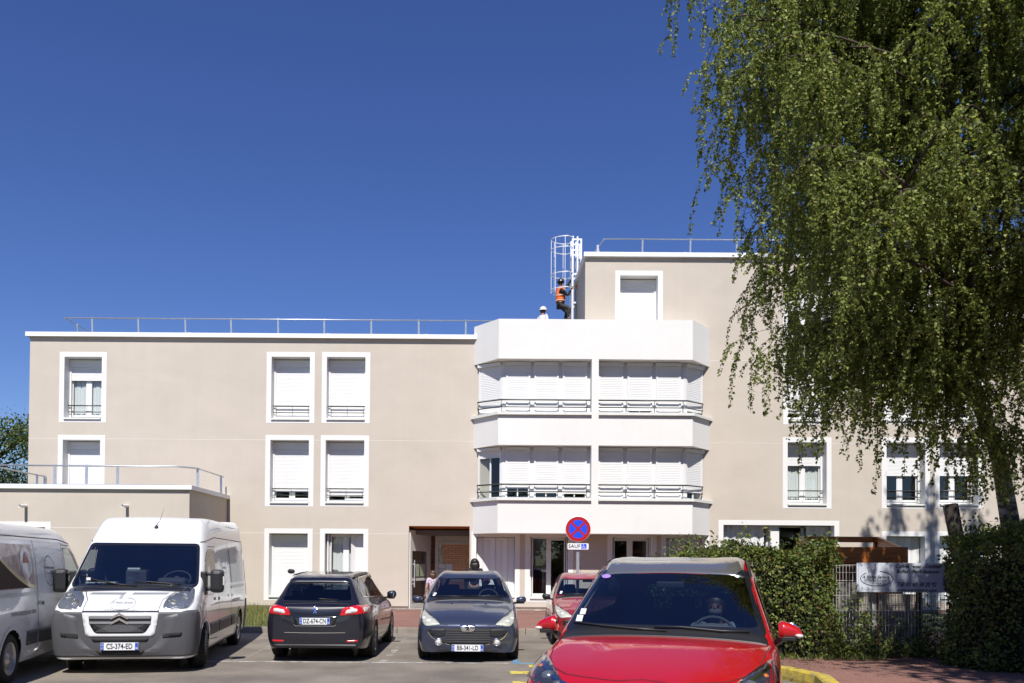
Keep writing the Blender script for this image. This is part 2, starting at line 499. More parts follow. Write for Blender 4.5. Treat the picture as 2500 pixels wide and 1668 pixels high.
def worn(name, col, lo=0.42, hi=0.5, scale=5.0, detail=8):
    """road paint worn through in patches"""
    m, n, l, b = new_mat(name)
    out = n['Material Output']
    b.inputs['Base Color'].default_value = (*col, 1); b.inputs['Roughness'].default_value = 0.8
    tc = n.new('ShaderNodeTexCoord')
    t = n.new('ShaderNodeTexNoise'); t.inputs['Scale'].default_value = scale; t.inputs['Detail'].default_value = detail; t.inputs['Roughness'].default_value = 0.75
    l.new(tc.outputs['Object'], t.inputs['Vector'])
    mr = n.new('ShaderNodeMapRange'); mr.inputs['From Min'].default_value = lo; mr.inputs['From Max'].default_value = hi
    l.new(t.outputs['Fac'], mr.inputs['Value'])
    tr = n.new('ShaderNodeBsdfTransparent'); ms = n.new('ShaderNodeMixShader')
    l.new(mr.outputs[0], ms.inputs[0]); l.new(tr.outputs[0], ms.inputs[1]); l.new(b.outputs[0], ms.inputs[2])
    l.new(ms.outputs[0], out.inputs[0])
    return m
M['worn_white'] = worn('worn_white_line', (0.55, 0.53, 0.50), 0.40, 0.56)
M['worn_faint'] = worn('faint_white_line', (0.45, 0.43, 0.40), 0.46, 0.64, 2.2)
M['worn_yellow'] = worn('worn_yellow_line', (0.62, 0.50, 0.09), 0.36, 0.50, 9)
M['worn_blue'] = worn('worn_blue_line', (0.12, 0.36, 0.62), 0.40, 0.52, 9)
M['yellow_paint'] = mat('worn_yellow_kerb_paint', (0.62, 0.46, 0.03), 0.75, var=0.55, vscale=9, col2=(0.30, 0.24, 0.10), bump=0.4, bscale=25, detail=8)

FY = 26.9            # plane of the main facade
KY = 19.35           # kerb of the far pavement
b = MB().add([(-2000, -600, -0.03), (2000, -600, -0.03), (2000, 2500, -0.03), (-2000, 2500, -0.03)], [(0, 1, 2, 3)])
struct('ground', b, M['lawn'])
b = MB().add([(-30, -25, 0), (26, -25, 0), (26, KY, 0), (-30, KY, 0)], [(0, 1, 2, 3)])
struct('parking_lot', b, M['asphalt'])
b = MB()
b.add([(-4.6, KY + 0.16, 0.125), (9.5, KY + 0.16, 0.125), (9.5, FY + 4, 0.165), (-4.6, FY + 4, 0.165)], [(0, 1, 2, 3)])
struct('pavement_far', b, M['red_asphalt'])
b = MB()
for i in range(24):
    x = -15 + i * 1.0
    b.cbox(x + 0.004, x + 0.996, KY, KY + 0.16, -0.1, 0.135 + random.uniform(-.004, .004), 0.015)
struct('kerb_far', b, M['concrete'])
b = MB().add([(-30, KY + 0.16, 0.10), (-4.6, KY + 0.16, 0.10), (-4.6, FY + 4, 0.14), (-30, FY + 4, 0.14)], [(0, 1, 2, 3)])
struct('lawn_ground', b, M['lawn'])
# ragged strip of pale building dust along the foot of the facade
b = MB(); vs = []; N = 90
for i in range(N + 1):
    x = -4.4 + 13 * i / N
    vs.append((x, FY - 0.02, 0.172)); vs.append((x, FY - 0.35 - 0.5 * random.random() ** 2, 0.169))
b.add(vs, [(2 * i, 2 * i + 1, 2 * i + 3, 2 * i + 2) for i in range(N)])
o = struct('gravel_dust', b, worn('ragged_dust', (0.52, 0.46, 0.42), 0.40, 0.52, 7), 'stuff')
# litter of sand along the kerb
b = MB(); vs = []
for i in range(N + 1):
    x = -4.4 + 13 * i / N
    vs.append((x, KY - 0.005, 0.005)); vs.append((x, KY - 0.25 - 0.5 * random.random() ** 2, 0.004))
b.add(vs, [(2 * i, 2 * i + 1, 2 * i + 3, 2 * i + 2) for i in range(N)])
struct('sand', b, worn('kerbside_sand', (0.42, 0.36, 0.29), 0.46, 0.60, 7), 'stuff')
# painted lines
def line(name, x0, x1, y0, y1, m, z=0.004, skew=0.0):
    b = MB().add([(x0, y0, z), (x1, y0 + skew, z), (x1, y1 + skew, z), (x0, y1, z)], [(0, 1, 2, 3)])
    return struct(name, b, m)
line('road_marking', -12.0, 0.45, 13.70, 13.80, M['worn_white'])
line('road_marking', -1.72, -1.60, 13.82, 18.6, M['worn_faint'])
line('road_marking', -4.18, -4.06, 13.82, 18.6, M['worn_faint'])
line('road_marking', -6.70, -6.58, 13.82, 18.6, M['worn_faint'])
line('road_marking', -9.20, -9.08, 13.82, 18.6, M['worn_faint'])
line('road_marking', 0.50, 1.6, 13.70, 13.80, M['worn_blue'])
line('road_marking', 0.52, 0.62, 13.86, 14.3, M['worn_blue'])
for y in (13.25, 12.45, 11.35, 10.35, 9.4):
    line('road_marking', 0.42 if y < 13 else 0.75, 1.6, y, y + 0.33, M['worn_yellow'], skew=-0.05)
# near pavement on the right with yellow kerb
edge = [(2.2, 12.75), (3.85, 12.72), (4.35, 12.1), (4.52, 11.35), (4.18, 10.0), (3.95, 8.0), (3.85, 5.0), (3.85, -10)]
b = MB(); inner = []
for i, (x, y) in enumerate(edge):
    if i == 0: t = Vector((edge[1][0] - x, edge[1][1] - y))
    elif i == len(edge) - 1: t = Vector((x - edge[i - 1][0], y - edge[i - 1][1]))
    else: t = Vector((edge[i + 1][0] - edge[i - 1][0], edge[i + 1][1] - edge[i - 1][1]))
    t.normalize(); nn = Vector((-t.y, t.x))
    inner.append((x + nn.x * 0.22, y + nn.y * 0.22))
prof = lambda p, q, s: (p[0] + (q[0] - p[0]) * s, p[1] + (q[1] - p[1]) * s)
vs = []; fs = []
for p, q in zip(edge, inner):
    for s_, z in ((0, -0.05), (0.02, 0.05), (0.14, 0.155), (0.26, 0.175), (1.0, 0.17), (1.0, -0.05)):
        a = prof(p, q, s_); vs.append((a[0], a[1], z))
for i in range(len(edge) - 1):
    for k in range(5):
        fs.append((i * 6 + k, (i + 1) * 6 + k, (i + 1) * 6 + k + 1, i * 6 + k + 1))
b.add(vs, fs)
tag(part('kerb_block', b, M['yellow_paint']), 'yellow painted kerb curving round the pavement corner', 'kerb')
b = MB()
poly = [(p[0], p[1], 0.15) for p in inner] + [(40, -10, 0.15), (40, 19, 0.15), (2.2, 19, 0.15)]
b.add(poly, [tuple(range(len(poly)))])
struct('pavement_near', b, M['red_asphalt'])
b = MB().add([(2.2, 19, 0.12), (40, 19, 0.12), (40, FY + 3, 0.12), (9.5, FY + 3, 0.12), (9.5, 19.6, 0.12)], [(0, 1, 2, 3, 4)])
struct('garden_ground', b, M['lawn'])

# ================================================================ BUILDING
def zf(py, Y=FY):     # height on the facade plane for a photograph row
    return at(1200, py, Y).z

def wall_holes(mb, Y, x0, x1, z0, z1, rects, mi=0):
    xs = sorted({x0, x1, *[v for r in rects for v in (r[0], r[1]) if x0 < v < x1]})
    zs = sorted({z0, z1, *[v for r in rects for v in (r[2], r[3]) if z0 < v < z1]})
    for i in range(len(xs) - 1):
        for j in range(len(zs) - 1):
            cx, cz = (xs[i] + xs[i + 1]) / 2, (zs[j] + zs[j + 1]) / 2
            if any(r[0] < cx < r[1] and r[2] < cz < r[3] for r in rects): continue
            mb.quad((xs[i], Y, zs[j]), (xs[i + 1], Y, zs[j]), (xs[i + 1], Y, zs[j + 1]), (xs[i], Y, zs[j + 1]), mi)

def frame_ring(mb, Y0, Y1, x0, x1, z0, z1, w, wt=None, wb=None, mi=0):
    wt = w if wt is None else wt; wb = w if wb is None else wb
    mb.box(x0, x0 + w, Y0, Y1, z0, z1, mi); mb.box(x1 - w, x1, Y0, Y1, z0, z1, mi)
    if wt: mb.box(x0 + w, x1 - w, Y0, Y1, z1 - wt, z1, mi)
    if wb: mb.box(x0 + w, x1 - w, Y0, Y1, z0, z0 + wb, mi)

def slats(mb, x0, x1, z0, z1, Y, pitch=0.045, depth=0.0045, tf=None, mi=0):
    """roller shutter curtain: rounded slats one above another, thin dark groove between"""
    n = max(1, int(round((z1 - z0) / pitch))); p = (z1 - z0) / n
    vs = []; fs = []
    for i in range(n):
        a = z0 + i * p
        for z, y in ((a, Y + depth), (a + p * 0.10, Y + 0.001), (a + p * 0.45, Y - depth * 0.5), (a + p * 0.86, Y), (a + p * 0.98, Y + depth)):
            vs.append((x0, y, z)); vs.append((x1, y, z))
    m = len(vs) // 2
    for i in range(m - 1): fs.append((2 * i, 2 * i + 1, 2 * i + 3, 2 * i + 2))
    if tf: vs = [tf(v) for v in vs]
    mb.add(vs, fs, mi)

def guard_rail(parent, x0, x1, zs, Y, posts=(), name='guard_rail', r=0.016):
    mb = MB()
    for k, z in enumerate(zs):
        mb.tube([(x0, Y, z), (x1, Y, z)], r * (1.25 if k == 0 else 0.9), 6)
    for x in posts:
        mb.box(x - .004, x + .004, Y + .012, Y + .02, zs[-1] - 0.12, zs[0], 0)
    return part(name, mb, M['rail_dark'], parent)

REV = 0.42
def window(parent, x0, x1, z0, z1, style='roller', gap=0.0, rail=True, curtain=False, label=None, open_left=False, sill=True, rev=REV, jamb=True, top_h=0.17):
    """x0..z1 = outside of the painted surround"""
    bw = 0.158
    ox0, ox1, oz0, oz1 = x0 + bw, x1 - bw, (z0 + 0.10 if sill else z0), z1 - bw
    mb = MB()
    # painted surround, 4 mm proud
    for (a, b_, c, d) in ((x0, ox0, z0, z1), (ox1, x1, z0, z1), (ox0, ox1, oz1, z1)) + (((ox0, ox1, z0, oz0),) if sill else ()):
        mb.quad((a, FY - .004, c), (b_, FY - .004, c), (b_, FY - .004, d), (a, FY - .004, d))
    mb.quad((x0, FY - .004, z1), (x1, FY - .004, z1), (x1, FY, z1), (x0, FY, z1))
    # reveals
    Yb = FY + rev
    mb.quad((ox0, FY - .004, oz0), (ox0, FY - .004, oz1), (ox0, Yb, oz1), (ox0, Yb, oz0))
    mb.quad((ox1, FY - .004, oz1), (ox1, FY - .004, oz0), (ox1, Yb, oz0), (ox1, Yb, oz1))
    mb.quad((ox0, FY - .004, oz1), (ox1, FY - .004, oz1), (ox1, Yb, oz1), (ox0, Yb, oz1))
    mb.quad((ox1, FY - .004, oz0), (ox0, FY - .004, oz0), (ox0, Yb, oz0), (ox1, Yb, oz0))
    w = part('window', mb, M['trim_white'], parent, label=label)
    zs0 = oz0 + 0.08
    if sill:
        mb = MB(); mb.prism([(FY - 0.055, oz0 + 0.0), (FY - 0.055, oz0 + 0.05), (FY + rev - .02, oz0 + 0.075), (FY + rev - .02, oz0 + 0.01)], 'x', ox0 + .004, ox1 - .004)
        part('sill', mb, M['sill'], w)
    # PVC frame with two casements
    mb = MB()
    fx0, fx1, fz0, fz1 = ox0 + 0.03, ox1 - 0.03, zs0 + 0.0, oz1 - 0.002
    frame_ring(mb, Yb - .02, Yb + .05, ox0, ox1, zs0, oz1, 0.06, 0.05, 0.07)
    cx = (ox0 + ox1) / 2
    mb.box(cx - .06, cx + .06, Yb + .0, Yb + .045, zs0 + .07, oz1 - .05)
    for (a, c) in ((ox0 + .06, cx - .06), (cx + .06, ox1 - .06)):
        if open_left and a < cx - .2: continue
        frame_ring(mb, Yb + .005, Yb + .04, a, c, zs0 + .07, oz1 - .05, 0.035, 0.05, 0.06)
    part('window_frame', mb, M['pvc'], w)
    mb = MB().pane(ox0 + .06, ox1 - .06, Yb + .024, zs0 + .1, oz1 - .06)
    part('pane', mb, M['pane'], w)
    if curtain:
        mb = MB(); vs = []; n = 46
        for i in range(n + 1):
            x = ox0 + .06 + (ox1 - ox0 - .12) * i / n
            y = Yb + .085 + .018 * math.sin(i * 1.9) + .012 * math.sin(i * 0.7)
            vs += [(x, y, zs0), (x, y, oz1 - .05)]
        mb.add(vs, [(2 * i, 2 * i + 2, 2 * i + 3, 2 * i + 1) for i in range(n)], 0, True)
        part('curtain', mb, M['curtain'], w)
    if style == 'roller':
        mb = MB()
        mb.box(ox0 + .002, ox1 - .002, Yb - .09, Yb - .022, oz1 - top_h - 0.10, oz1 - 0.03)
        mb.box(ox0 + .002, ox0 + .065, Yb - .085, Yb - .022, zs0, oz1 - top_h - .10)
        mb.box(ox1 - .065, ox1 - .002, Yb - .085, Yb - .022, zs0, oz1 - top_h - .10)
        part('shutter_box', mb, M['pvc'], w)
        g = gap if gap is not None else 0
        z_lo = zs0 + g
        mb = MB(); slats(mb, ox0 + .065, ox1 - .065, z_lo, oz1 - top_h - .10, Yb - .055)
        mb.box(ox0 + .066, ox1 - .066, Yb - .065, Yb - .045, z_lo - 0.03, z_lo + 0.0)
        part('roller_shutter', mb, M['pvc'], w)
    if style == 'folding':
        fold_shutter(w, ox0, ox1, zs0, oz1, Yb)
    if rail:
        zz = zs0 + 0.42
        guard_rail(w, ox0 + .001, ox1 - .001, [zz, zz - 0.21], FY + rev - .14, [ox0 + .10, cx, ox1 - .1])
    return w

def fold_leaf(mb, pts, z0, z1, t=0.022):
    """upright shutter leaf along plan points"""
    for (a, b_) in zip(pts[:-1], pts[1:]):
        a = Vector((*a, 0)); b_ = Vector((*b_, 0)); d = (b_ - a).normalized(); nn = Vector((-d.y, d.x, 0)) * t / 2
        q = [a + nn + d * .003, b_ + nn - d * .003, b_ - nn - d * .003, a - nn + d * .003]
        mb.prism([(p.x, p.y) for p in q], 'z', z0, z1)
        # raised rim of the leaf panel
        for s_ in (0.12, 0.88):
            p = a.lerp(b_, s_) - nn * 1.2
            mb.box(p.x - .004, p.x + .004, p.y - .004, p.y + .004, z0 + .03, z1 - .03)

def fold_shutter(w, x0, x1, z0, z1, Yb, closed=False, only=None):
    mb = MB()
    if closed:
        n = max(4, int((x1 - x0) / 0.21)); pts = []
        for i in range(n + 1):
            pts.append((x0 + .02 + (x1 - x0 - .04) * i / n, Yb - .05 - (0.035 if i % 2 else 0.0)))
        fold_leaf(mb, pts, z0, z1 - .02)
    else:
        fold_leaf(mb, [(x1 - .015, Yb - .05), (x1 - .30, Yb - .06), (x1 - .44, Yb - .16)], z0, z1 - .02)
        for s_ in (1,):
            e = x0 if s_ > 0 else x1
            wd = 0.17
            fold_leaf(mb, [(e + s_ * .02, Yb - .03), (e + s_ * wd * .35, Yb - .22), (e + s_ * wd * .7, Yb - .04), (e + s_ * wd, Yb - .2)], z0, z1 - .02)
    part('folding_shutter', mb, M['pvc'], w)

bld = thing('residential_building', 'large beige rendered building with a white bay and many roller shutters', 'building', (0, 0, 0))
XL = at(71, 1000, FY).x; XB0 = at(1156.5, 1000, FY).x; XB1 = at(1731.5, 1000, FY).x; XR = 24.0
ZR = zf(820); ZR4 = at(1700, 620, FY).z; X4 = at(1428.7, 700, FY).x
ZG = -0.1; DEPTH = 11.0
wins = []
def wrect(cx_px, w_px, ytop, ybot, **kw):
    yc = (ytop + ybot) / 2
    a = at(cx_px - w_px / 2, yc, FY).x; c = at(cx_px + w_px / 2, yc, FY).x
    wins.append(((a, c, at(cx_px, ybot, FY).z, at(cx_px, ytop, FY).z), kw))
for args in [
    (202.3, 115, 859.5, 1031.5, dict(gap=1.29, curtain=True, label='roller shutter drawn up above net curtains')),
    (198.0, 115, 1062, 1235, dict(gap=0.0)),
    (709.3, 117.5, 859.5, 1033, dict(gap=0.0)),
    (844.6, 117.8, 860, 1033.5, dict(gap=0.0)),
    (706.5, 118, 1062.5, 1236.8, dict(gap=0.36)),
    (841.6, 118, 1063, 1237, dict(gap=0.22, open_left=True)),
    (703.5, 118, 1290.4, 1466, dict(gap=0.0, rail=False)),
    (839.5, 118, 1291, 1466, dict(style='folding', rail=False, curtain=True)),
    (1560, 116, 661, 834, dict(gap=0.0, rail=False)),
    (1970.5, 118, 661, 834, dict(gap=0.95)),
    (1971, 118, 864, 1037, dict(gap=0.28)),
    (1970.5, 119, 1068, 1241.7, dict(gap=1.28, curtain=True)),
    (2211.5, 118, 661, 834, dict(gap=0.4)),
    (2211.5, 118, 864, 1037, dict(gap=0.0)),
    (2211.5, 118, 1068.5, 1242, dict(gap=0.95)),
    (2341, 118, 661, 834, dict(gap=0.0)),
    (2341, 118, 864, 1037, dict(gap=0.3)),
    (2341, 118, 1068.5, 1242, dict(gap=0.95)),
    (2211.5, 118, 1297.5, 1470, dict(style='foldclosed', rail=False)),
    (2341, 118, 1297.5, 1470, dict(style='foldclosed', rail=False)),
]: wrect(*args[:4], **args[4])
# wide ground-floor window on the right
wide = (at(1754, 1370, FY).x, at(2049, 1370, FY).x, zf(1466), at(1900, 1270.5, FY).z)
# doorway recess
DR = (at(997.6, 1380, FY).x, at(1146, 1380, FY).x, ZG, at(1070, 1284.7, FY).z)
# ground-floor windows under the bay (surround outer edges)
def gx(px): return at(px, 1380, FY).x
zt = zf(1303) + 0.06
K_ = (gx(1150.5), gx(1269), zf(1466), zt); L_ = (gx(1281.7), gx(1399), zf(1468.5), zt)
M_ = (gx(1482.5), gx(1602.6), zf(1468.5), zt); N_ = (gx(1613.7), gx(1732.5), zf(1468.5), zt)
holes = [r for r, k in wins] + [wide, DR, K_, L_, M_, N_]
low = MB()
_bz = lambda py: at(1450, py, FY - .93).z
bay_holes = [(XB0 + .55, XB1 - .55, _bz(1006) + .06, _bz(877) - .06), (XB0 + .55, XB1 - .55, _bz(1215) + .06, _bz(1088) - .06)]
def inset(r): return (r[0] + .10, r[1] - .10, r[2] + .03, r[3] - .10)
hl = [inset(r) for r in holes if r is not DR] + [DR] + bay_holes
wall_holes(low, FY, XL, X4, ZG, ZR - .02, hl)
wall_holes(low, FY, X4, XR, ZG, ZR4 - .02, hl)
# shell: sides, back, floors
low.quad((XL, FY, ZG), (XL, FY, ZR - .02), (XL, FY + DEPTH, ZR - .02), (XL, FY + DEPTH, ZG))
low.quad((XR, FY, ZG), (XR, FY + DEPTH, ZG), (XR, FY + DEPTH, ZR4 - .02), (XR, FY, ZR4 - .02))
low.quad((XL, FY + DEPTH, ZG), (XL, FY + DEPTH, ZR), (XR, FY + DEPTH, ZR), (XR, FY + DEPTH, ZG))
B4 = 3.3
low.quad((X4, FY, ZR - .3), (X4, FY, ZR4 - .02), (X4, FY + B4, ZR4 - .02), (X4, FY + B4, ZR - .3))
low.quad((X4, FY + B4, ZR - .3), (X4, FY + B4, ZR4 - .02), (XR, FY + B4, ZR4 - .02), (XR, FY + B4, ZR - .3))
part('wall', low, M['plaster'], bld)
mb = MB()
mb.quad((XL, FY, ZR - .15), (X4, FY, ZR - .15), (X4, FY + DEPTH, ZR - .15), (XL, FY + DEPTH, ZR - .15))
mb.quad((X4, FY + B4, ZR - .15), (XR, FY + B4, ZR - .15), (XR, FY + DEPTH, ZR - .15), (X4, FY + DEPTH, ZR - .15))
mb.quad((X4, FY, ZR4 - .15), (XR, FY, ZR4 - .15), (XR, FY + B4, ZR4 - .15), (X4, FY + B4, ZR4 - .15))
part('roof', mb, M['roof_grey'], bld)
mb = MB()
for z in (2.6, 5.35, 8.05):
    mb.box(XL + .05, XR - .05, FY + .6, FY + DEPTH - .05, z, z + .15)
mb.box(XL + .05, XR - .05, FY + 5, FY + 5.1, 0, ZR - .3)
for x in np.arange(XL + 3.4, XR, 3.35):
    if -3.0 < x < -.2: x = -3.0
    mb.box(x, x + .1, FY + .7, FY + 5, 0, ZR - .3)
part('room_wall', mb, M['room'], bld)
# fascias
mb = MB()
def fascia(x0, x1, y, z, ends):
    mb.box(x0, x1, y - .12, y + .12, z - .135, z)
    mb.box(x0, x1, y - .125, y - .12, z - .14, z - .128)
e0 = at(66.5, 822, FY).x
fascia(e0, at(1164, 822, FY).x, FY, ZR, 0)
mb.box(e0, e0 + .24, FY + .12, FY + DEPTH + .1, ZR - .135, ZR)
z4 = ZR4
x4 = at(1424.5, 622, FY).x
fascia(x4, XR + .1, FY, z4, 0)
mb.box(x4, x4 + .2, FY + .12, FY + B4 + .1, z4 - .135, z4)
for x in (-9.6, -5.1, -1.9, 6.5, 9.9):
    mb.box(x - .05, x + .05, FY - .128, FY - .12, (ZR if x < X4 else z4) - .14, (ZR if x < X4 else z4) + .004)
part('fascia', mb, M['fascia'], bld)
# joint lines of the render
mb = MB()
def joint(x0, x1, z):
    segs = [(x0, x1)]
    for r in holes:
        if r[2] - .0 < z < r[3]:
            out = []
            for a, c in segs:
                if r[1] <= a or r[0] >= c: out.append((a, c)); continue
                if r[0] > a: out.append((a, r[0]))
                if r[1] < c: out.append((r[1], c))
            segs = out
    for a, c in segs:
        mb = MB(); mb.box(a, c, FY - .0025, FY, z - .009, z + .009); part('render_joint', mb, M['line_white'], bld)
zj1, zj2, zj3 = zf(1078), zf(1305), zf(877)
joint(XL, XB0, zj1); joint(XB1, XR, zj1); joint(at(555, 1305, FY).x, DR[0], zj2); joint(XB1, XR, zf(1308)); joint(XB1, XR, zj3)
# plinth band
mb = MB()
for a, c in ((at(556, 1480, FY).x, DR[0]), (DR[1], XR)):
    mb.box(a, c, FY - .006, FY + .02, ZG, zf(1481.5))
part('plinth', mb, M['plinth'], bld)
for (r, kw) in wins:
    st = kw.pop('style', 'roller')
    if st == 'foldclosed':
        w = window(bld, *r, style='none', **kw)
        fold_shutter(w, r[0] + .158, r[1] - .158, r[2] + .18, r[3] - .158, FY + REV, closed=True)
    elif st == 'folding':
        w = window(bld, *r, style='folding', **kw)
    else:
        window(bld, *r, style='roller', **kw)
# windows under the bay
w = window(bld, *K_, style='none', rail=False); fold_shutter(w, K_[0] + .158, K_[1] - .158, K_[2] + .18, K_[3] - .16, FY + REV, closed=True)
for r in (L_, M_):
    w = window(bld, *r, style='none', rail=False, open_left=(r is L_))
    for s_ in (1, -1):
        mb = MB()
        e = r[0] + .158 if s_ > 0 else r[1] - .158
        fold_leaf(mb, [(e + s_ * .02, FY + REV - .03), (e + s_ * .03, FY + REV - .24), (e + s_ * .07, FY + REV - .04), (e + s_ * .10, FY + REV - .22)], r[2] + .18, r[3] - .18)
        part('folding_shutter', mb, M['pvc'], w)
w = window(bld, *N_, style='none', rail=False)
mb = MB(); a, c = N_[0] + .158, N_[1] - .158
fold_leaf(mb, [(a + .02 + i * .13, FY + REV - .04 - (.05 if i % 2 else 0)) for i in range(5)], N_[2] + .18, N_[3] - .18)
part('folding_shutter', mb, M['pvc'], w); mb = MB()
fold_leaf(mb, [(c - .02 - i * .13, FY + REV - .04 - (.05 if i % 2 else 0)) for i in range(4)], N_[2] + .18, N_[3] - .18)
part('folding_shutter', mb, M['pvc'], w)
# the wide window
mb = MB(); x0, x1, z0, z1 = wide
bw = .158
frame_ring(mb, FY - .004, FY, x0, x1, z0, z1, bw, bw, .1)
mb.box(x0 + bw - .002, x0 + bw, FY, FY + REV, z0 + .1, z1 - bw)
mb.box(x1 - bw, x1 - bw + .002, FY, FY + REV, z0 + .1, z1 - bw)
mb.box(x0 + bw, x1 - bw, FY, FY + REV, z1 - bw, z1 - bw + .002)
xm = at(1897, 1340, FY).x
mb.box(xm - .16, xm + .12, FY + .15, FY + REV + .03, z0 + .1, z1 - bw)
w = part('window', mb, M['trim_white'], bld, label='wide ground floor window with folding shutters behind the hedge')
mb = MB()
for (a, c) in ((x0 + bw, xm - .16), (xm + .12, x1 - bw)):
    frame_ring(mb, FY + REV, FY + REV + .06, a, c, z0 + .2, z1 - bw, .06)
    mb.box((a + c) / 2 - .05, (a + c) / 2 + .05, FY + REV, FY + REV + .05, z0 + .2, z1 - bw)
part('window_frame', mb, M['pvc'], w)
mb = MB().pane(x0 + bw, x1 - bw, FY + REV + .02, z0 + .25, z1 - bw - .04); part('pane', mb, M['pane'], w)
mb = MB()
fold_leaf(mb, [(x0 + bw + .03 + i * .155, FY + REV - .05 - (.06 if i % 2 else 0)) for i in range(10)], z0 + .2, z1 - bw - .02)
part('folding_shutter', mb, M['pvc'], w); mb = MB()
fold_leaf(mb, [(x1 - bw - .03 - i * .155, FY + REV - .05 - (.06 if i % 2 else 0)) for i in range(6)], z0 + .2, z1 - bw - .02)
part('folding_shutter', mb, M['pvc'], w)

# ---- bay
PB = 0.93
BX = (XB0, at(1216.5, 1000, FY - PB).x, at(1691, 1000, FY - PB).x, XB1)
def bay_poly(off):
    """plan outline of the bay moved outwards by off"""
    pts = [(BX[0], FY), (BX[1], FY - PB), (BX[2], FY - PB), (BX[3], FY)]
    q = BX[1] - BX[0]; L = math.hypot(q, PB); t = math.tan((math.atan2(PB, q)) / 2)
    y = FY - PB - off
    xa = BX[1] - off * t; xb = BX[2] + off * t
    sl = q / PB
    return [(xa - sl * (FY - y), FY), (xa, y), (xb, y), (xb + sl * (FY - y), FY)]
def yz(py): return at(1450, py, FY - PB).z
zb = dict(ptop=yz(780), pbot=yz(877), s2=yz(1010), m_bot=yz(1087.7), s1=yz(1219), l_bot=yz(1303))
mb = MB()
for za, zc in ((zb['pbot'], zb['ptop']), (zb['m_bot'], zb['s2'] - .05), (zb['l_bot'], zb['s1'] - .05)):
    mb.prism(bay_poly(0), 'z', za, zc)
PX0, PX1 = at(1444.5, 1000, FY - PB).x, at(1461.5, 1000, FY - PB).x
for za, zc in ((zb['s2'] - .05, zb['pbot']), (zb['s1'] - .05, zb['m_bot'])):
    mb.box(PX0, PX1, FY - PB + .0005, FY - PB + .43, za, zc)
bay = part('bay', mb, M['white_wall'], bld, label='white three-sided bay running up two storeys')
mb = MB()
for s_ in (zb['s2'], zb['s1']):
    op = bay_poly(.085)
    Yf = FY - PB - .085
    for poly in ([op[0], op[1], (PX0, Yf), (PX0, FY - PB + .5), (BX[1], FY - .3), (BX[0] + .3, FY)], [(PX1, Yf), op[2], op[3], (BX[3] - .3, FY), (BX[2], FY - .3), (PX1, FY - PB + .5)]):
        mb = MB(); mb.prism(poly, 'z', s_ - .055, s_ + .03); part('sill', mb, M['sill'], bay)
# soffit rim under the panels
ip = bay_poly(-.41)
ip[0] = (at(1170, 1000, FY).x, FY); ip[3] = (at(1713, 1000, FY).x, FY)
cxl, cyl = ip[1]; cxr, cyr = ip[2]
cxl -= .03; cxr += .03
def bay_unit(parent, a, c, z0, z1, gap=0.0, opened=False, box=True):
    """glazed unit with roller shutter on the line a-c (plan), seen from outside"""
    a = Vector((*a, 0)); c = Vector((*c, 0)); L = (c - a).length; d = (c - a) / L; nn = Vector((d.y, -d.x, 0))   # nn points outwards
    def tf(p): return tuple(a + d * p[0] - nn * p[1] + Vector((0, 0, p[2])))
    def put(name, mb, m, par):
        mb.v = [tf(v) for v in mb.v]; return part(name, mb, m, par)
    mb = MB()
    frame_ring(mb, 0, .06, 0, L, z0, z1, .05, .12, .06)
    if not opened: mb.box(L / 2 - .02, L / 2 + .02, .01, .05, z0, z1)
    else: mb.box(L / 2 - .025, L / 2 + .025, .01, .05, z0, z1)
    w = put('window', mb, M['pvc'], parent)
    mb = MB().pane(.05, L - .05, .032, z0 + .06, z1 - .1); put('pane', mb, M['pane'], w)
    mb = MB()
    mb.box(.0, L, -.12, -.001, z1 - .12, z1 - .02)
    mb.box(0, .055, -.04, -.001, z0, z1 - .12); mb.box(L - .055, L, -.04, -.001, z0, z1 - .12)
    put('shutter_box', mb, M['pvc'], w)
    mb = MB(); lo = z0 + .06 + gap if not opened else z1 - .32
    slats(mb, .055, L - .055, lo, z1 - .12, -.02, 0.055, 0.0055)
    mb.box(.056, L - .056, -.03, -.01, lo - .03, lo)
    put('roller_shutter', mb, M['pvc'], w)
    return w
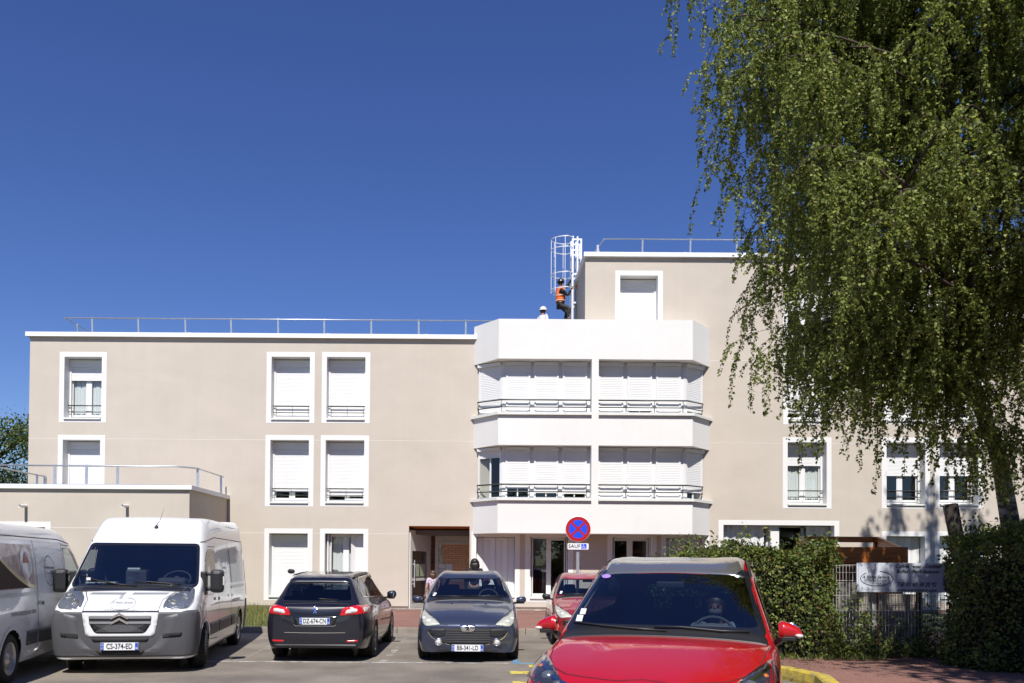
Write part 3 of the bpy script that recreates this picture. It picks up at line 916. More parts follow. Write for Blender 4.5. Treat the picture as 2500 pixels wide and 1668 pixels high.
def bay_storey(z0, z1, gaps, open_first):
    n = 3; post = 0.12
    def front(xa, xb, gs):
        p = (xb - xa) / 3
        mb = MB()
        for i in range(3):
            bay_unit(bay, (xa + i * p + .03, cyl), (xa + (i + 1) * p - .10, cyl), z0, z1, gs[i])
            mb.box(xa + (i + 1) * p - .10, xa + (i + 1) * p + .03, cyl + .012, cyl + .06, z0, z1)
        part('mullion', mb, M['pvc'], bay)
    front(cxl + .06, PX0, gaps[1:4]); front(PX1 + .02, cxr - .02, gaps[4:7])
    bay_unit(bay, (ip[0][0], ip[0][1] - .02), (cxl - .03, cyl + .03), z0, z1, gaps[0], open_first)
    bay_unit(bay, (cxr + .03, cyr + .03), (ip[3][0], ip[3][1] - .02), z0, z1, gaps[7])
    mb = MB()
    mb.prism([(cxl - .05, cyl + .06), (cxl - .04, cyl + .01), (cxl + .0, cyl - .01), (cxl + .09, cyl - .0), (cxl + .09, cyl + .06)], 'z', z0, z1)
    part('corner_post', mb, M['pvc'], bay); mb = MB()
    mb.prism([(cxr + .05, cyr + .06), (cxr + .04, cyr + .01), (cxr + .0, cyr - .01), (cxr - .02, cyr - .0), (cxr - .02, cyr + .06)], 'z', z0, z1)
    part('corner_post', mb, M['pvc'], bay)
    # guard rails on brackets
    rp = [(at(1166, 1000, FY - .12).x, FY - .12), (at(1222, 1000, FY - .64).x, FY - .64), (at(1678, 1000, FY - .64).x, FY - .64), (at(1716, 1000, FY - .12).x, FY - .12)]
    sl = lambda p, q, t: (p[0] + (q[0] - p[0]) * t, p[1] + (q[1] - p[1]) * t)
    for pts in ([rp[0], rp[1], (PX0, rp[1][1])], [(PX1, rp[1][1]), rp[2], rp[3]]):
        mb = MB()
        for z, r in ((z0 + .45, .024), (z0 + .22, .018)):
            mb.tube([(p[0], p[1], z) for p in pts], r, 8)
        e = pts[0] if pts[0][0] < PX0 - 1 else pts[-1]
        mb.tube([(e[0], e[1], z0 + .45), (e[0] + (.06 if e is pts[0] else -.06), e[1] - .05, z0 + .0)], .012, 6)
        xs = np.arange(pts[1][0] + .03, PX0, .905) if pts[0][0] < PX0 - 1 else np.arange(PX1 + .92, pts[1][0] + .05, .905)
        for x in xs: mb.box(x - .008, x + .008, rp[1][1] + .0, rp[1][1] + .016, z0 + .0, z0 + .45)
        part('guard_rail', mb, M['rail_dark'], bay)
bay_storey(zb['s2'] + .03, zb['pbot'], [0, 0, 0, 0, 0, .10, 0, .12], False)
bay_storey(zb['s1'] + .03, zb['m_bot'], [0, .30, .16, .14, 0, 0, 0, .22], True)

# ---- entrance recess
en_d = 2.0
x0, x1, z0, z1 = DR
zc1 = z1 - .20
mb = MB()
mb.quad((x1, FY, z0), (x1, FY + en_d, z0), (x1, FY + en_d, z1), (x1, FY, z1))
mb.quad((x0, FY, z0), (x0, FY, z1), (x0, FY + .16, z1), (x0, FY + .16, z0))
mb.box(x0 - .6, x0 + 2.2, FY + en_d + .1, FY + en_d + .14, z0, z1)
part('recess_wall', mb, M['plaster'], bld)
mb = MB()
mb.quad((x0 - .2, FY + .0, z1 - .0), (x1, FY, z1 - .0), (x1, FY + en_d, zc1), (x0 - .2, FY + en_d, zc1))
part('wooden_soffit', mb, M['wood'], bld)
xa, ya = x0 + .04, FY + .16; xbk = at(1052, 1400, FY + en_d).x; yb = FY + en_d
def oblique(name, s0, s1, za, zb_, t0, t1, m, par):
    a = Vector((xa, ya, 0)); c = Vector((xbk, yb, 0)); d = (c - a); L = d.length; d /= L; nn = Vector((d.y, -d.x, 0))
    mb = MB(); mb.box(s0 * L, s1 * L, t0, t1, za, zb_)
    mb.v = [tuple(a + d * v[0] - nn * v[1] + Vector((0, 0, v[2]))) for v in mb.v]
    return mb
zd = 2.12
def join(lst):
    o = MB()
    for m_ in lst: o.add(m_.v, m_.f, 0)
    return o
dl = join([oblique('', 0, .09, .16, zd, 0, .06, None, None), oblique('', .82, .9, .16, zd, 0, .06, None, None), oblique('', .09, .82, zd - .07, zd, 0, .06, None, None),
           oblique('', .09, .82, .16, .30, 0, .06, None, None), oblique('', .09, .82, 1.06, 1.15, 0, .06, None, None), oblique('', 0, 1, zd, zc1 + .08, .0, .05, None, None), oblique('', .9, 1.0, .16, zd, .01, .06, None, None)])
door = part('entrance_door', dl, M['sill'], bld)
mb = oblique('', .09, .82, .3, zd - .07, .02, .026, None, None); mb.f = mb.f[2:3]; mb.mi = mb.mi[:1]; mb.sm = mb.sm[:1]
part('pane', mb, M['pane'], door)
hd = join([oblique('', .11, .13, .85, 1.75, -.07, -.05, None, None), oblique('', .11, .13, .95, .98, -.05, 0, None, None), oblique('', .11, .13, 1.6, 1.63, -.05, 0, None, None)])
part('door_handle', hd, M['alu'], door)
pp = join([oblique('', .2, .42, 1.2, 1.62, -.004, -.001, None, None), oblique('', .47, .7, 1.2, 1.62, -.004, -.001, None, None)])
part('notice', pp, mat('greenish_notice', (0.5, 0.55, 0.42), 0.7, var=0.3, vscale=12), door)
# back wall: brick strip and glazed door
xs0, xs1 = at(1053, 1400, yb).x, at(1062, 1400, yb).x
brick = None
def brick_mat(name, c1, c2, mortar, sc):
    m, n, l, b = new_mat(name)
    tc = n.new('ShaderNodeTexCoord'); mp = n.new('ShaderNodeMapping'); mp.inputs['Rotation'].default_value = (PI / 2, 0, 0)
    l.new(tc.outputs['Object'], mp.inputs[0])
    t = n.new('ShaderNodeTexBrick'); t.inputs['Scale'].default_value = sc
    t.inputs['Color1'].default_value = (*c1, 1); t.inputs['Color2'].default_value = (*c2, 1); t.inputs['Mortar'].default_value = (*mortar, 1)
    t.inputs['Brick Width'].default_value = 1.1; t.inputs['Row Height'].default_value = 0.34; t.inputs['Mortar Size'].default_value = 0.03
    l.new(mp.outputs[0], t.inputs['Vector']); l.new(t.outputs[0], b.inputs['Base Color']); b.inputs['Roughness'].default_value = 0.9
    return m
M['brick_dark'] = brick_mat('dark_brick', (0.13, 0.05, 0.03), (0.17, 0.07, 0.04), (0.10, 0.06, 0.05), 4.5)
M['brick_light'] = brick_mat('light_brick', (0.80, 0.47, 0.25), (0.70, 0.38, 0.20), (0.35, 0.20, 0.12), 4.5)
mb = MB(); mb.box(xs0, xs1, yb - .0, yb + .09, 0, zc1 + .05); part('brick_pier', mb, M['brick_dark'], bld)
xd0, xd1 = xs1 + .0, x1 + .12
mb = MB(); frame_ring(mb, yb, yb + .06, xd0, xd1, .16, zc1 + .03, .10, .06, .14)
zq = zf(1326, yb)
mb.box(xd0 + .1, xd1 - .1, yb, yb + .06, zq - .06, zq + .04); mb.box(xd0 + .1, xd1 - .1, yb, yb + .06, 1.05, 1.15)
mb.box(xd0 + .1, xd1 - .1, yb + .02, yb + .05, zq + .04, zc1)
d2 = part('entrance_door', mb, M['sill'], bld, label='inner glazed door with notices')
mb = MB().pane(xd0 + .1, xd0 + .25, yb + .03, .3, zq - .06); part('pane', mb, M['pane'], d2)
mb = MB(); mb.box(xd0 + .25, xd1 - .1, yb + .03, yb + .09, .3, zq - .05); part('brick_wall', mb, M['brick_light'], d2)
mb = MB(); mb.box(xd0 + .12, xd0 + .35, yb - .004, yb - .001, 1.2, 1.62); mb.box(xd0 + .37, xd0 + .6, yb - .004, yb - .001, 1.24, 1.64)
part('notice', mb, M['paper'], d2)
mb = MB()
for i in range(3):
    for j in range(2):
        mb.box(xd0 + .15 + i * .06, xd0 + .185 + i * .06, yb - .007, yb - .004, 1.33 + j * .1, 1.37 + j * .1)
part('notice_print', mb, M['ink_grey'], d2)
mb = MB(); mb.tube([(xd0 + .04, yb - .05, .8), (xd0 + .04, yb - .05, 1.1)], .012, 6); part('door_handle', mb, M['alu'], d2)
mb = MB()
zz = zc1
mb.tube([(xs0 - .03, yb - .02, zz - .02), (xs0 - .05, yb - .02, zz - .4), (xs0 - .12, yb - .03, zz - .75), (xs0 - .1, yb - .03, zz - .95), (xs0 + .1, yb - .02, zz - 1.0)], .013, 6)
mb.tube([(xs0 - .08, yb - .02, zz - .72), (xs0 + .02, yb - .02, zz - .7)], .009, 6)
part('cable', mb, M['ink'], bld)
mb = MB(); mb.box(x0 + .0, x1, FY - .02, FY + en_d + .1, .0, .155); part('doorstep', mb, M['concrete'], bld)

# ---- roof railings
def railing(parent, pts, posts, h, lean=0.0, rr=.022, base=None, m='galv', thick=.055):
    mb = MB(); mb.tube(pts, rr, 8)
    part_ = part('guard_rail', mb, M[m], parent)
    mp = MB()
    for p in posts:
        p = Vector(p); mp = MB()
        q = p + Vector((0, lean, -h))
        mp.bar(q, p + Vector((0, 0, .03)), thick, .02)
        part('rail_post', mp, M[m], part_)
    return part_
YR = FY + .35
zr = at(600, 779.5, YR).z
xl = at(157, 779, YR).x
xe = at(1225, 779.5, YR).x
posts = [(at(p * 1.0638, 779.5, YR).x, YR, zr) for p in (211, 317, 425, 530, 638, 744, 852, 961, 1069, 1152)]
mb = MB()
railing(bld, [(xl, YR + 4.5, zr), (xl, YR, zr), (xe, YR, zr)], posts + [(xl + .02, YR + .8, zr), (xl + .02, YR + 3, zr)], 1.0, .12)
mb = MB(); mb.box(xl - .1, xe, YR - .1, YR - .07, ZR + .01, ZR + .03)
part('toe_rail', mb, M['galv'], bld)
zr4 = at(1640, 584.8, YR).z
posts = [(at(p, 584.8, YR).x, YR, zr4) for p in (1569, 1686, 1799, 1915, 2030, 2145, 2260)]
xs = at(1475, 585, YR).x
railing(bld, [(xs, YR, zr4), (XR - .3, YR, zr4)], posts, 1.0, .1)
railing(bld, [(xs, YR, zr4), (xs - .12, YR + .9, zr4 - .0), (xs - .45, YR + 2.6, zr4 - .0), (X4 - .1, YR + 2.6, zr4 - .0)], [(xs - .12, YR + .6, zr4)], .9, .0, thick=.09)

# ---- caged ladder on the side of the top storey
LY, LX = FY + 2.55, X4 - .17
lz0, lz1 = ZR - .1, at(1400, 583, LY).z
mb = MB()
for y in (LY - .24, LY + .24):
    mb.box(LX - .035, LX + .035, y - .016, y + .016, lz0, lz1)
    mb.box(LX + .14, LX + .20, y - .016, y + .016, ZR4 - .9, lz1 - .02)
    mb.box(LX + .27, LX + .33, y - .016, y + .016, ZR4 + .0, lz1 - .1)
lad = part('access_ladder', mb, M['alu'], bld)
mb = MB()
for z in np.arange(lz0 + .2, lz1 - .7, .28): mb.tube([(LX, LY - .24, z), (LX, LY + .24, z)], .016, 8)
for z in (lz1 - .12, lz1 - .5, ZR4 + .12): mb.box(LX, LX + .33, LY - .25, LY - .22, z - .03, z + .03); mb.box(LX, LX + .33, LY + .22, LY + .25, z - .03, z + .03)
for z in (ZR4 - .9, ZR4 - 1.7): mb.box(LX, X4, LY - .25, LY - .22, z - .03, z + .03); mb.box(LX, X4, LY + .22, LY + .25, z - .03, z + .03)
part('rung', mb, M['alu'], lad)
mb = MB(); hoops = [at(1400, y, LY).z for y in (586, 611, 672, 709)]
hw = .40; bar_a = (-75, -38, 0, 38, 75)
for z in hoops:
    pts = [(LX, LY - .26, z)] + [(LX - .12 - .62 * math.cos(R(a)), LY + hw * math.sin(R(a)), z) for a in range(-85, 86, 17)] + [(LX, LY + .26, z)]
    for p, q in zip(pts[:-1], pts[1:]): mb.bar(p, q, .010, .035)
for a in bar_a:
    x, y = LX - .12 - .62 * math.cos(R(a)), LY + hw * math.sin(R(a))
    mb.box(x - .009, x + .009, y - .009, y + .009, hoops[-1] - .12, hoops[0])
part('safety_cage', mb, M['alu'], lad)
mb = MB(); mb.box(LX + .265, LX + .335, LY - .262, LY - .22, ZR4 + .25, ZR4 + .42); mb.box(LX + .135, LX + .205, LY - .262, LY - .22, ZR4 - .42, ZR4 - .25)
part('warning_band', mb, mat('orange_tape', (0.75, 0.16, 0.04), 0.6), lad)

# ================================================================ ANNEX
ann = thing('annex_building', 'low beige single storey annex with white roof edge beside the white vans', 'building', (0, 0, 0))
AX1 = at(555.3, 1218, FY).x
AY = 23.45
ZA = at(300, 1184.5, AY).z
AX0 = at(111, 1161, FY).x - .4
mb = MB()
aw = (at(-60, 1350, AY).x, at(122.5, 1350, AY).x, 0.1, at(80, 1273.6, AY).z)
xw = at(461.5, 1300, AY).x
wall_holes(mb, AY, AX0, xw, ZG, ZA - .02, [(aw[0] + .1, aw[1] - .1, aw[2], aw[3] - .1)])
mb.quad((xw, AY, ZG), (xw, FY - .002, ZG), (xw, FY - .002, ZA - .02), (xw, AY, ZA - .02))
mb.quad((AX0, AY, ZG), (AX0, AY, ZA - .02), (AX0, FY + 3, ZA - .02), (AX0, FY + 3, ZG))
part('wall', mb, M['plaster'], ann)
mb = MB(); mb.quad((AX0, AY, ZA - .1), (xw, AY, ZA - .1), (xw, FY, ZA - .1), (AX0, FY, ZA - .1)); part('roof', mb, M['roof_grey'], ann)
mb = MB()
mb.box(AX0 - .1, xw + .09, AY - .09, AY + .15, ZA - .12, ZA); mb.box(xw - .15, xw + .09, AY + .15, FY - .003, ZA - .12, ZA)
mb.box(at(345, 1190, AY).x - .008, at(345, 1190, AY).x + .008, AY - .0935, AY - .09, ZA - .122, ZA + .002)
part('fascia', mb, M['fascia'], ann)
mb = MB(); zj = at(200, 1289, AY).z
mb.box(aw[1], xw, AY - .003, AY, zj - .012, zj + .012); part('render_joint', mb, M['line_white'], ann)
mb = MB(); frame_ring(mb, AY - .004, AY, *aw[:2], aw[2], aw[3], .158, .158, 0)
mb.box(aw[1] - .16, aw[1] - .158, AY, AY + .3, aw[2], aw[3] - .158); mb.box(aw[0] + .158, aw[1] - .158, AY, AY + .3, aw[3] - .16, aw[3] - .158)
w = part('window', mb, M['trim_white'], ann)
mb = MB(); mb.box(aw[0] + .158, aw[1] - .158, AY + .28, AY + .3, aw[2], aw[3] - .158); part('shutter', mb, mat('dark_green_shutter', (0.09, 0.10, 0.07), 0.6), w)
for px in (63.8, 311):
    p = at(px, 1235.5, AY)
    mb = MB(); mb.tube([(p.x, AY, p.z), (p.x, AY - .33, p.z - .02)], .045, 12, cap=False); mb.lathe([(.045, 0), (.034, 0), (.034, .25)], (p.x, AY - .33, p.z - .02), 'y', 12)
    part('drain_spout', mb, M['pvc'], ann)
YA = AY + .3
za = at(300, 1138, YA).z
px_posts = [134, 211.5, 287.5]
rp = railing(ann, [(AX0 + .4, FY - .1, za), (AX0 + .4, YA, za), (at(431, 1138, YA).x, YA, za), (xw - .05, YA + .45, za), (xw - .05, FY - .25, za)],
        [(at(p, 1138, YA).x, YA, za) for p in px_posts] + [(xw - .05, YA + .5, za), (xw - .05, FY - .5, za), (AX0 + .4, FY - .5, za), (AX0 + .4, FY - .05, za), (AX0 + .4, YA + .2, za)], .95, 0, .024, thick=.075)
mb = MB(); mb.box(AX0 + .3, xw - .5, YA - .02, YA + .01, ZA + .02, ZA + .05); part('toe_rail', mb, M['galv'], ann)
# ================================================================ VEHICLES
# local frame of every vehicle: nose at y = 0, tail at y = length, x to the right when looking at its front, z up
def smooth_poly(pts, r=0.02, n=4):
    """round the corners of a 2D polygon"""
    out = []; m = len(pts)
    for i in range(m):
        p = Vector(pts[i][:2]); a = Vector(pts[i - 1][:2]); c = Vector(pts[(i + 1) % m][:2])
        rr = pts[i][2] if len(pts[i]) > 2 else r
        d1 = a - p; d2 = c - p
        k = min(rr, d1.length * 0.45, d2.length * 0.45)
        s = p + d1.normalized() * k; e = p + d2.normalized() * k
        for j in range(n + 1):
            t = j / n
            out.append(((1 - t) ** 2) * s + 2 * t * (1 - t) * p + t * t * e)
    return [(v.x, v.y) for v in out]

def in_poly(x, y, poly):
    c = False; j = len(poly) - 1
    for i in range(len(poly)):
        xi, yi = poly[i]; xj, yj = poly[j]
        if (yi > y) != (yj > y) and x < (xj - xi) * (y - yi) / (yj - yi) + xi: c = not c
        j = i
    return c

class Body:
    """car body grown from a box-grid cage and smoothed; views: F front, B back, L side at -x, R side at +x, T top"""
    def __init__(s, stations, front, rear, levels=3, fit=0.8):
        # station: (y, zbottom, [S1, S2, S3, T3, T2, T1, T0]) each (x, z[, dy])
        cols = (1.0, 0.76, 0.42, 0.0)
        rings = []
        for (y, zb_, pts) in stations:
            S = pts[:3]; T = pts[3:]
            ring = []
            xb = S[0][0] * 0.93
            bd = (S[0][2] if len(S[0]) > 2 else 0)
            for c in (0.0, 0.42, 0.76, 1.0): ring.append((xb * c, y + bd, zb_))
            for p in list(S) + list(T): ring.append((p[0], y + (p[2] if len(p) > 2 else 0), p[1]))
            rings.append(ring)           # 4 bottom + 3 side + 4 top = 11 points, half section
        verts = []; faces = []; idx = []
        for ring in rings:
            row = []
            for k, p in enumerate(ring):
                verts.append(p); row.append(len(verts) - 1)
            left = []
            for k, p in enumerate(ring):
                if p[0] == 0: left.append(row[k])
                else:
                    verts.append((-p[0], p[1], p[2])); left.append(len(verts) - 1)
            # full loop: from bottom centre over right side to top centre, then left side back down
            idx.append(row + left[-2:0:-1])
        n = len(idx[0])
        for i in range(len(idx) - 1):
            for k in range(n):
                faces.append((idx[i][k], idx[i][(k + 1) % n], idx[i + 1][(k + 1) % n], idx[i + 1][k]))
        def cap(row, ring, bulge, flip):
            # rows: bottom(ring0..3), S1,S2,S3, top(ring7..10); columns x = +1, .76, .42, 0 and mirrored
            R_ = row[:11]
            Lm = [row[(-k) % n] for k in range(11)]
            grid = []
            b_r = [R_[3], R_[2], R_[1], R_[0], Lm[1], Lm[2], Lm[3]]
            t_r = [R_[7], R_[8], R_[9], R_[10], Lm[9], Lm[8], Lm[7]]
            grid.append(b_r)
            for j in range(3):
                p = Vector(ring[4 + j]); tz = ring[10][2]; bz = ring[0][2]
                r_ = [R_[4 + j]]
                for c in (0.76, 0.42, 0.0, -0.42, -0.76):
                    bl = bulge[j]
                    verts.append((p.x * c, p.y + bl * (1 - abs(c) ** 2.2), p.z + (bulge[3] * (1 - c * c) if len(bulge) > 3 and j == 2 else 0))); r_.append(len(verts) - 1)
                r_.append(Lm[4 + j]); grid.append(r_)
            grid.append(t_r)
            for a in range(4):
                for c in range(6):
                    f = (grid[a][c], grid[a][c + 1], grid[a + 1][c + 1], grid[a + 1][c])
                    faces.append(f if not flip else f[::-1])
        cap(idx[0], rings[0], front, False)
        cap(idx[-1], rings[-1], rear, True)
        me = bpy.data.meshes.new('cage'); me.from_pydata(verts, [], faces); me.validate(); me.update()
        ob = bpy.data.objects.new('cage', me); COL.objects.link(ob)
        md = ob.modifiers.new('s', 'SUBSURF'); md.levels = levels; md.render_levels = levels
        target = np.array(verts, dtype=float); cur = target.copy(); nv = len(verts)
        for it in range(4):
            me.vertices.foreach_set('co', cur.ravel()); me.update()
            dg = bpy.context.evaluated_depsgraph_get(); dg.update()
            ev = ob.evaluated_get(dg); m2 = ev.to_mesh()
            if it == 3: break
            lim = np.empty(len(m2.vertices) * 3); m2.vertices.foreach_get('co', lim)
            cur = cur + (target - lim.reshape(-1, 3)[:nv]) * fit
            ev.to_mesh_clear()
        s.V = [v.co.copy() for v in m2.vertices]; s.F = [tuple(p.vertices) for p in m2.polygons]
        ev.to_mesh_clear(); bpy.data.objects.remove(ob); bpy.data.meshes.remove(me)
        s.bvh = BVHTree.FromPolygons(s.V, s.F)
        s.C = [sum((s.V[i] for i in f), Vector()) / len(f) for f in s.F]
        s.N = []
        for f in s.F:
            s.N.append((s.V[f[2]] - s.V[f[0]]).cross(s.V[f[3 % len(f)]] - s.V[f[1]]).normalized())
        s.kill = set()
        s.ymid = (min(v.y for v in s.V) + max(v.y for v in s.V)) / 2
        s.len = max(v.y for v in s.V)
    def hit(s, view, a, b):
        if view == 'F': o, d = Vector((a, -3, b)), Vector((0, 1, 0))
        elif view == 'B': o, d = Vector((a, s.len + 3, b)), Vector((0, -1, 0))
        elif view == 'L': o, d = Vector((-4, a, b)), Vector((1, 0, 0))
        elif view == 'R': o, d = Vector((4, a, b)), Vector((-1, 0, 0))
        else: o, d = Vector((a, b, 5)), Vector((0, 0, -1))
        loc, nor, i, dist = s.bvh.ray_cast(o, d)
        if loc is None:
            q = o + d * (3 if view in 'FB' else 4)
            loc, nor, i, dist = s.bvh.find_nearest(q)
        if nor.dot(d) > 0: nor = -nor
        return loc, nor
    def patch(s, view, poly, off=0.004, skirt=0.012, step=0.05, mirror=False, xs=None):
        """sheet that follows the body inside a 2D outline, edges turned down"""
        if mirror: poly = [(-p[0], p[1]) for p in poly]
        xs_ = [p[0] for p in poly]; ys_ = [p[1] for p in poly]
        pts = []; n0 = 0
        m = len(poly)
        for i in range(m):
            a = Vector(poly[i]); c = Vector(poly[(i + 1) % m]); k = max(1, int((c - a).length / step))
            for j in range(k): pts.append(a.lerp(c, j / k))
        nb = len(pts)
        x = min(xs_) + step / 2
        bp = [(p.x, p.y) for p in pts]
        while x < max(xs_):
            y = min(ys_) + step / 2
            while y < max(ys_):
                if in_poly(x, y, bp) and min((Vector((x, y)) - p).length for p in pts[:nb]) > step * 0.35: pts.append(Vector((x, y)))
                y += step
            x += step
        vo, eo, fo, *_ = geometry.delaunay_2d_cdt(pts, [(i, (i + 1) % nb) for i in range(nb)], [], 1, 1e-5)
        mb = MB(); V = []; NN = []
        for v in vo:
            l, nrm = s.hit(view, v.x, v.y); V.append(l + nrm * off); NN.append(nrm)
        want = {'F': Vector((0, -1, 0)), 'B': Vector((0, 1, 0)), 'L': Vector((-1, 0, 0)), 'R': Vector((1, 0, 0)), 'T': Vector((0, 0, 1))}[view]
        fs = []
        for f in fo:
            if len(f) < 3: continue
            nn = (V[f[1]] - V[f[0]]).cross(V[f[2]] - V[f[0]])
            fs.append(tuple(f) if nn.dot(want) > 0 else tuple(f)[::-1])
        if skirt:
            k = len(V); be = {}
            for f in fs:
                for i in range(len(f)):
                    e = (f[i], f[(i + 1) % len(f)]); be[e] = be.get(e, 0) + 1
            low = {}
            for (a, c) in list(be):
                if (c, a) in be: continue
                for q in (a, c):
                    if q not in low:
                        low[q] = len(V); V.append(V[q] - NN[q] * skirt)
                fs.append((c, a, low[a], low[c]))
        mb.add(V, fs, 0, True)
        return mb
    def strip(s, view, pts, w, off=0.0055, step=0.05, mirror=False, taper=False):
        """narrow band following the body along a 2D polyline"""
        if mirror: pts = [(-p[0], p[1]) for p in pts]
        P = []
        for a, c in zip(pts[:-1], pts[1:]):
            a = Vector(a); c = Vector(c); k = max(1, int((c - a).length / step))
            for j in range(k): P.append(a.lerp(c, j / k))
        P.append(Vector(pts[-1]))
        vs = []
        for i, p in enumerate(P):
            t = (P[min(i + 1, len(P) - 1)] - P[max(i - 1, 0)])
            if t.length < 1e-9: t = Vector((1, 0))
            t.normalize(); nn = Vector((-t.y, t.x)) * w / 2
            for sg in (-1, 1):
                q = p + nn * sg; l, nrm = s.hit(view, q.x, q.y); vs.append(l + nrm * off)
        mb = MB()
        want = {'F': Vector((0, -1, 0)), 'B': Vector((0, 1, 0)), 'L': Vector((-1, 0, 0)), 'R': Vector((1, 0, 0)), 'T': Vector((0, 0, 1))}[view]
        fs = []
        for i in range(len(P) - 1):
            f = (2 * i, 2 * i + 2, 2 * i + 3, 2 * i + 1)
            nn = (vs[f[1]] - vs[f[0]]).cross(vs[f[2]] - vs[f[0]])
            fs.append(f if nn.dot(want) > 0 else f[::-1])
        mb.add(vs, fs, 0, True)
        return mb
    def cut(s, view, poly, mirror=False, shrink=0.0):
        if mirror: poly = [(-p[0], p[1]) for p in poly]
        c = Vector((sum(p[0] for p in poly) / len(poly), sum(p[1] for p in poly) / len(poly)))
        for i, q in enumerate(s.C):
            if view == 'F': u, v, w, k = q.x, q.z, q.y, 1
            elif view == 'B': u, v, w, k = q.x, q.z, q.y, 1
            elif view in 'LR': u, v, w, k = q.y, q.z, q.x, 0
            else: u, v, w, k = q.x, q.y, q.z, 2
            if in_poly(u, v, poly):
                l, nn = s.hit(view, u, v)
                if abs(l[k] - w) < 0.12: s.kill.add(i)
    def wheel_cut(s, yc, zc, r):
        for i, q in enumerate(s.C):
            if abs(q.x) > 0.45 and (q.y - yc) ** 2 + (q.z - zc) ** 2 < r * r: s.kill.add(i)
    def build(s, name, m, parent):
        used = {}; V = []; F = []
        for i, f in enumerate(s.F):
            if i in s.kill: continue
            g = []
            for k in f:
                if k not in used: used[k] = len(V); V.append(s.V[k])
                g.append(used[k])
            F.append(tuple(g))
        mb = MB().add(V, F, 0, True)
        return part(name, mb, m, parent)
    def text(s, view, body, cx, cy, size, off=0.007, mirror=False, shear=0, spacing=1.0, bold=0.0, flipx=None, xscale=1.0):
        v, f = text_mesh(body, size, shear, spacing, bold=bold, xscale=xscale)
        return s.art(view, [(v, f)], cx, cy, off)
    def art(s, view, shapes, cx, cy, off=0.007, mirrorshape=False):
        """project flat artwork onto the body; written so that it reads correctly from outside"""
        sg = {'F': 1, 'B': -1, 'L': -1, 'R': 1, 'T': 1}[view]
        mb = MB()
        for v, f in shapes:
            V = []
            for a, b in v:
                l, nrm = s.hit(view, cx + sg * a, cy + b); V.append(l + nrm * off)
            mb.add(V, f, 0)
        return mb

def merge(*ms):
    o = MB()
    for m_ in ms: o.add(m_.v, m_.f, 0, False); o.sm[-len(m_.f):] = m_.sm
    return o

def wheel(parent, x, y, r, w=0.205, style='alloy', rimr=0.21, steer=0.0):
    """wheel whose outer face looks towards sign(x)"""
    sg = 1 if x > 0 else -1
    root = link('wheel', None, parent, (x, y, r), (0, 0, steer))
    h = w / 2
    mb = MB()
    prof = [(rimr, h - .01), (rimr + .015, h), (r - .04, h + .004), (r - .012, h - .012), (r, h - .035), (r, -h + .035), (r - .012, -h + .012), (rimr, -h)]
    mb.lathe([(a, sg * b) for a, b in prof], (0, 0, 0), 'x', 40)
    n = 44
    for k in range(n):        # tread blocks
        a = 2 * PI * k / n
        for (p, q) in ((-h + .03, -.012), (.012, h - .03)):
            ca, sa = math.cos(a), math.sin(a); c2, s2 = math.cos(a + .09), math.sin(a + .09)
            R1 = r + .006
            vs = [(p, r * ca, r * sa), (q, r * ca, r * sa), (q, R1 * ca, R1 * sa), (p, R1 * ca, R1 * sa), (p, r * c2, r * s2), (q, r * c2, r * s2), (q, R1 * c2, R1 * s2), (p, R1 * c2, R1 * s2)]
            mb.add(vs, [(0, 3, 2, 1), (4, 5, 6, 7), (0, 1, 5, 4), (1, 2, 6, 5), (2, 3, 7, 6), (3, 0, 4, 7)])
    part('tyre', mb, M['rubber'], root)
    mb = MB()
    mb.lathe([(rimr + .008, sg * (h - .005)), (rimr - .012, sg * (h - .012)), (rimr - .02, sg * (h - .06)), (rimr - .02, -sg * h)], (0, 0, 0), 'x', 36)
    if style == 'alloy':
        for k in range(5):
            a = 2 * PI * k / 5 + .3
            for da in (-.13, .13):
                c, s_ = math.cos(a + da), math.sin(a + da); c0, s0 = math.cos(a + da * .9), math.sin(a + da * .9)
                mb.bar((sg * (h - .035), .04 * c0, .04 * s0), (sg * (h - .025), (rimr - .012) * c, (rimr - .012) * s_), .028, .03)
        mb.lathe([(.0, sg * (h - .01)), (.045, sg * (h - .012)), (.062, sg * (h - .05))], (0, 0, 0), 'x', 20)
    else:
        mb.lathe([(0, sg * (h - .002)), (.06, sg * (h - .004)), (.075, sg * (h - .03)), (.10, sg * (h - .035)), (.14, sg * (h - .02)), (rimr - .015, sg * (h - .03))], (0, 0, 0), 'x', 36)
        for k in range(9):
            a = 2 * PI * k / 9; c, s_ = math.cos(a), math.sin(a)
            mb.ellipsoid((sg * (h - .018), .155 * c, .155 * s_), (.006, .016, .016), 0, 8, 5)
    part('rim', mb, M['rim'], root)
    mb = MB(); mb.lathe([(0, -sg * .02), (rimr - .02, -sg * .02)], (0, 0, 0), 'x', 24)
    mb.lathe([(0, sg * .0), (.14, sg * .01), (.145, -sg * .02)], (0, 0, 0), 'x', 24)
    part('brake_disc', mb, M['black_plastic'], root)
    return root

def wheel_well(parent, x, y, zc, r, depth=0.32):
    sg = 1 if x > 0 else -1
    mb = MB(); n = 22
    vs = []
    for k in range(n + 1):
        a = -0.35 + (PI + .7) * k / n
        vs += [(x, y + r * math.cos(a), zc + r * math.sin(a)), (x - sg * depth, y + r * math.cos(a), zc + r * math.sin(a))]
    mb.add(vs, [(2 * i, 2 * i + 1, 2 * i + 3, 2 * i + 2) for i in range(n)], 0, True)
    mb.add([(x - sg * depth, y + r * math.cos(2 * PI * k / 24), zc + r * math.sin(2 * PI * k / 24)) for k in range(24)], [tuple(range(24))])
    part('wheel_arch', mb, M['black_plastic'], parent)

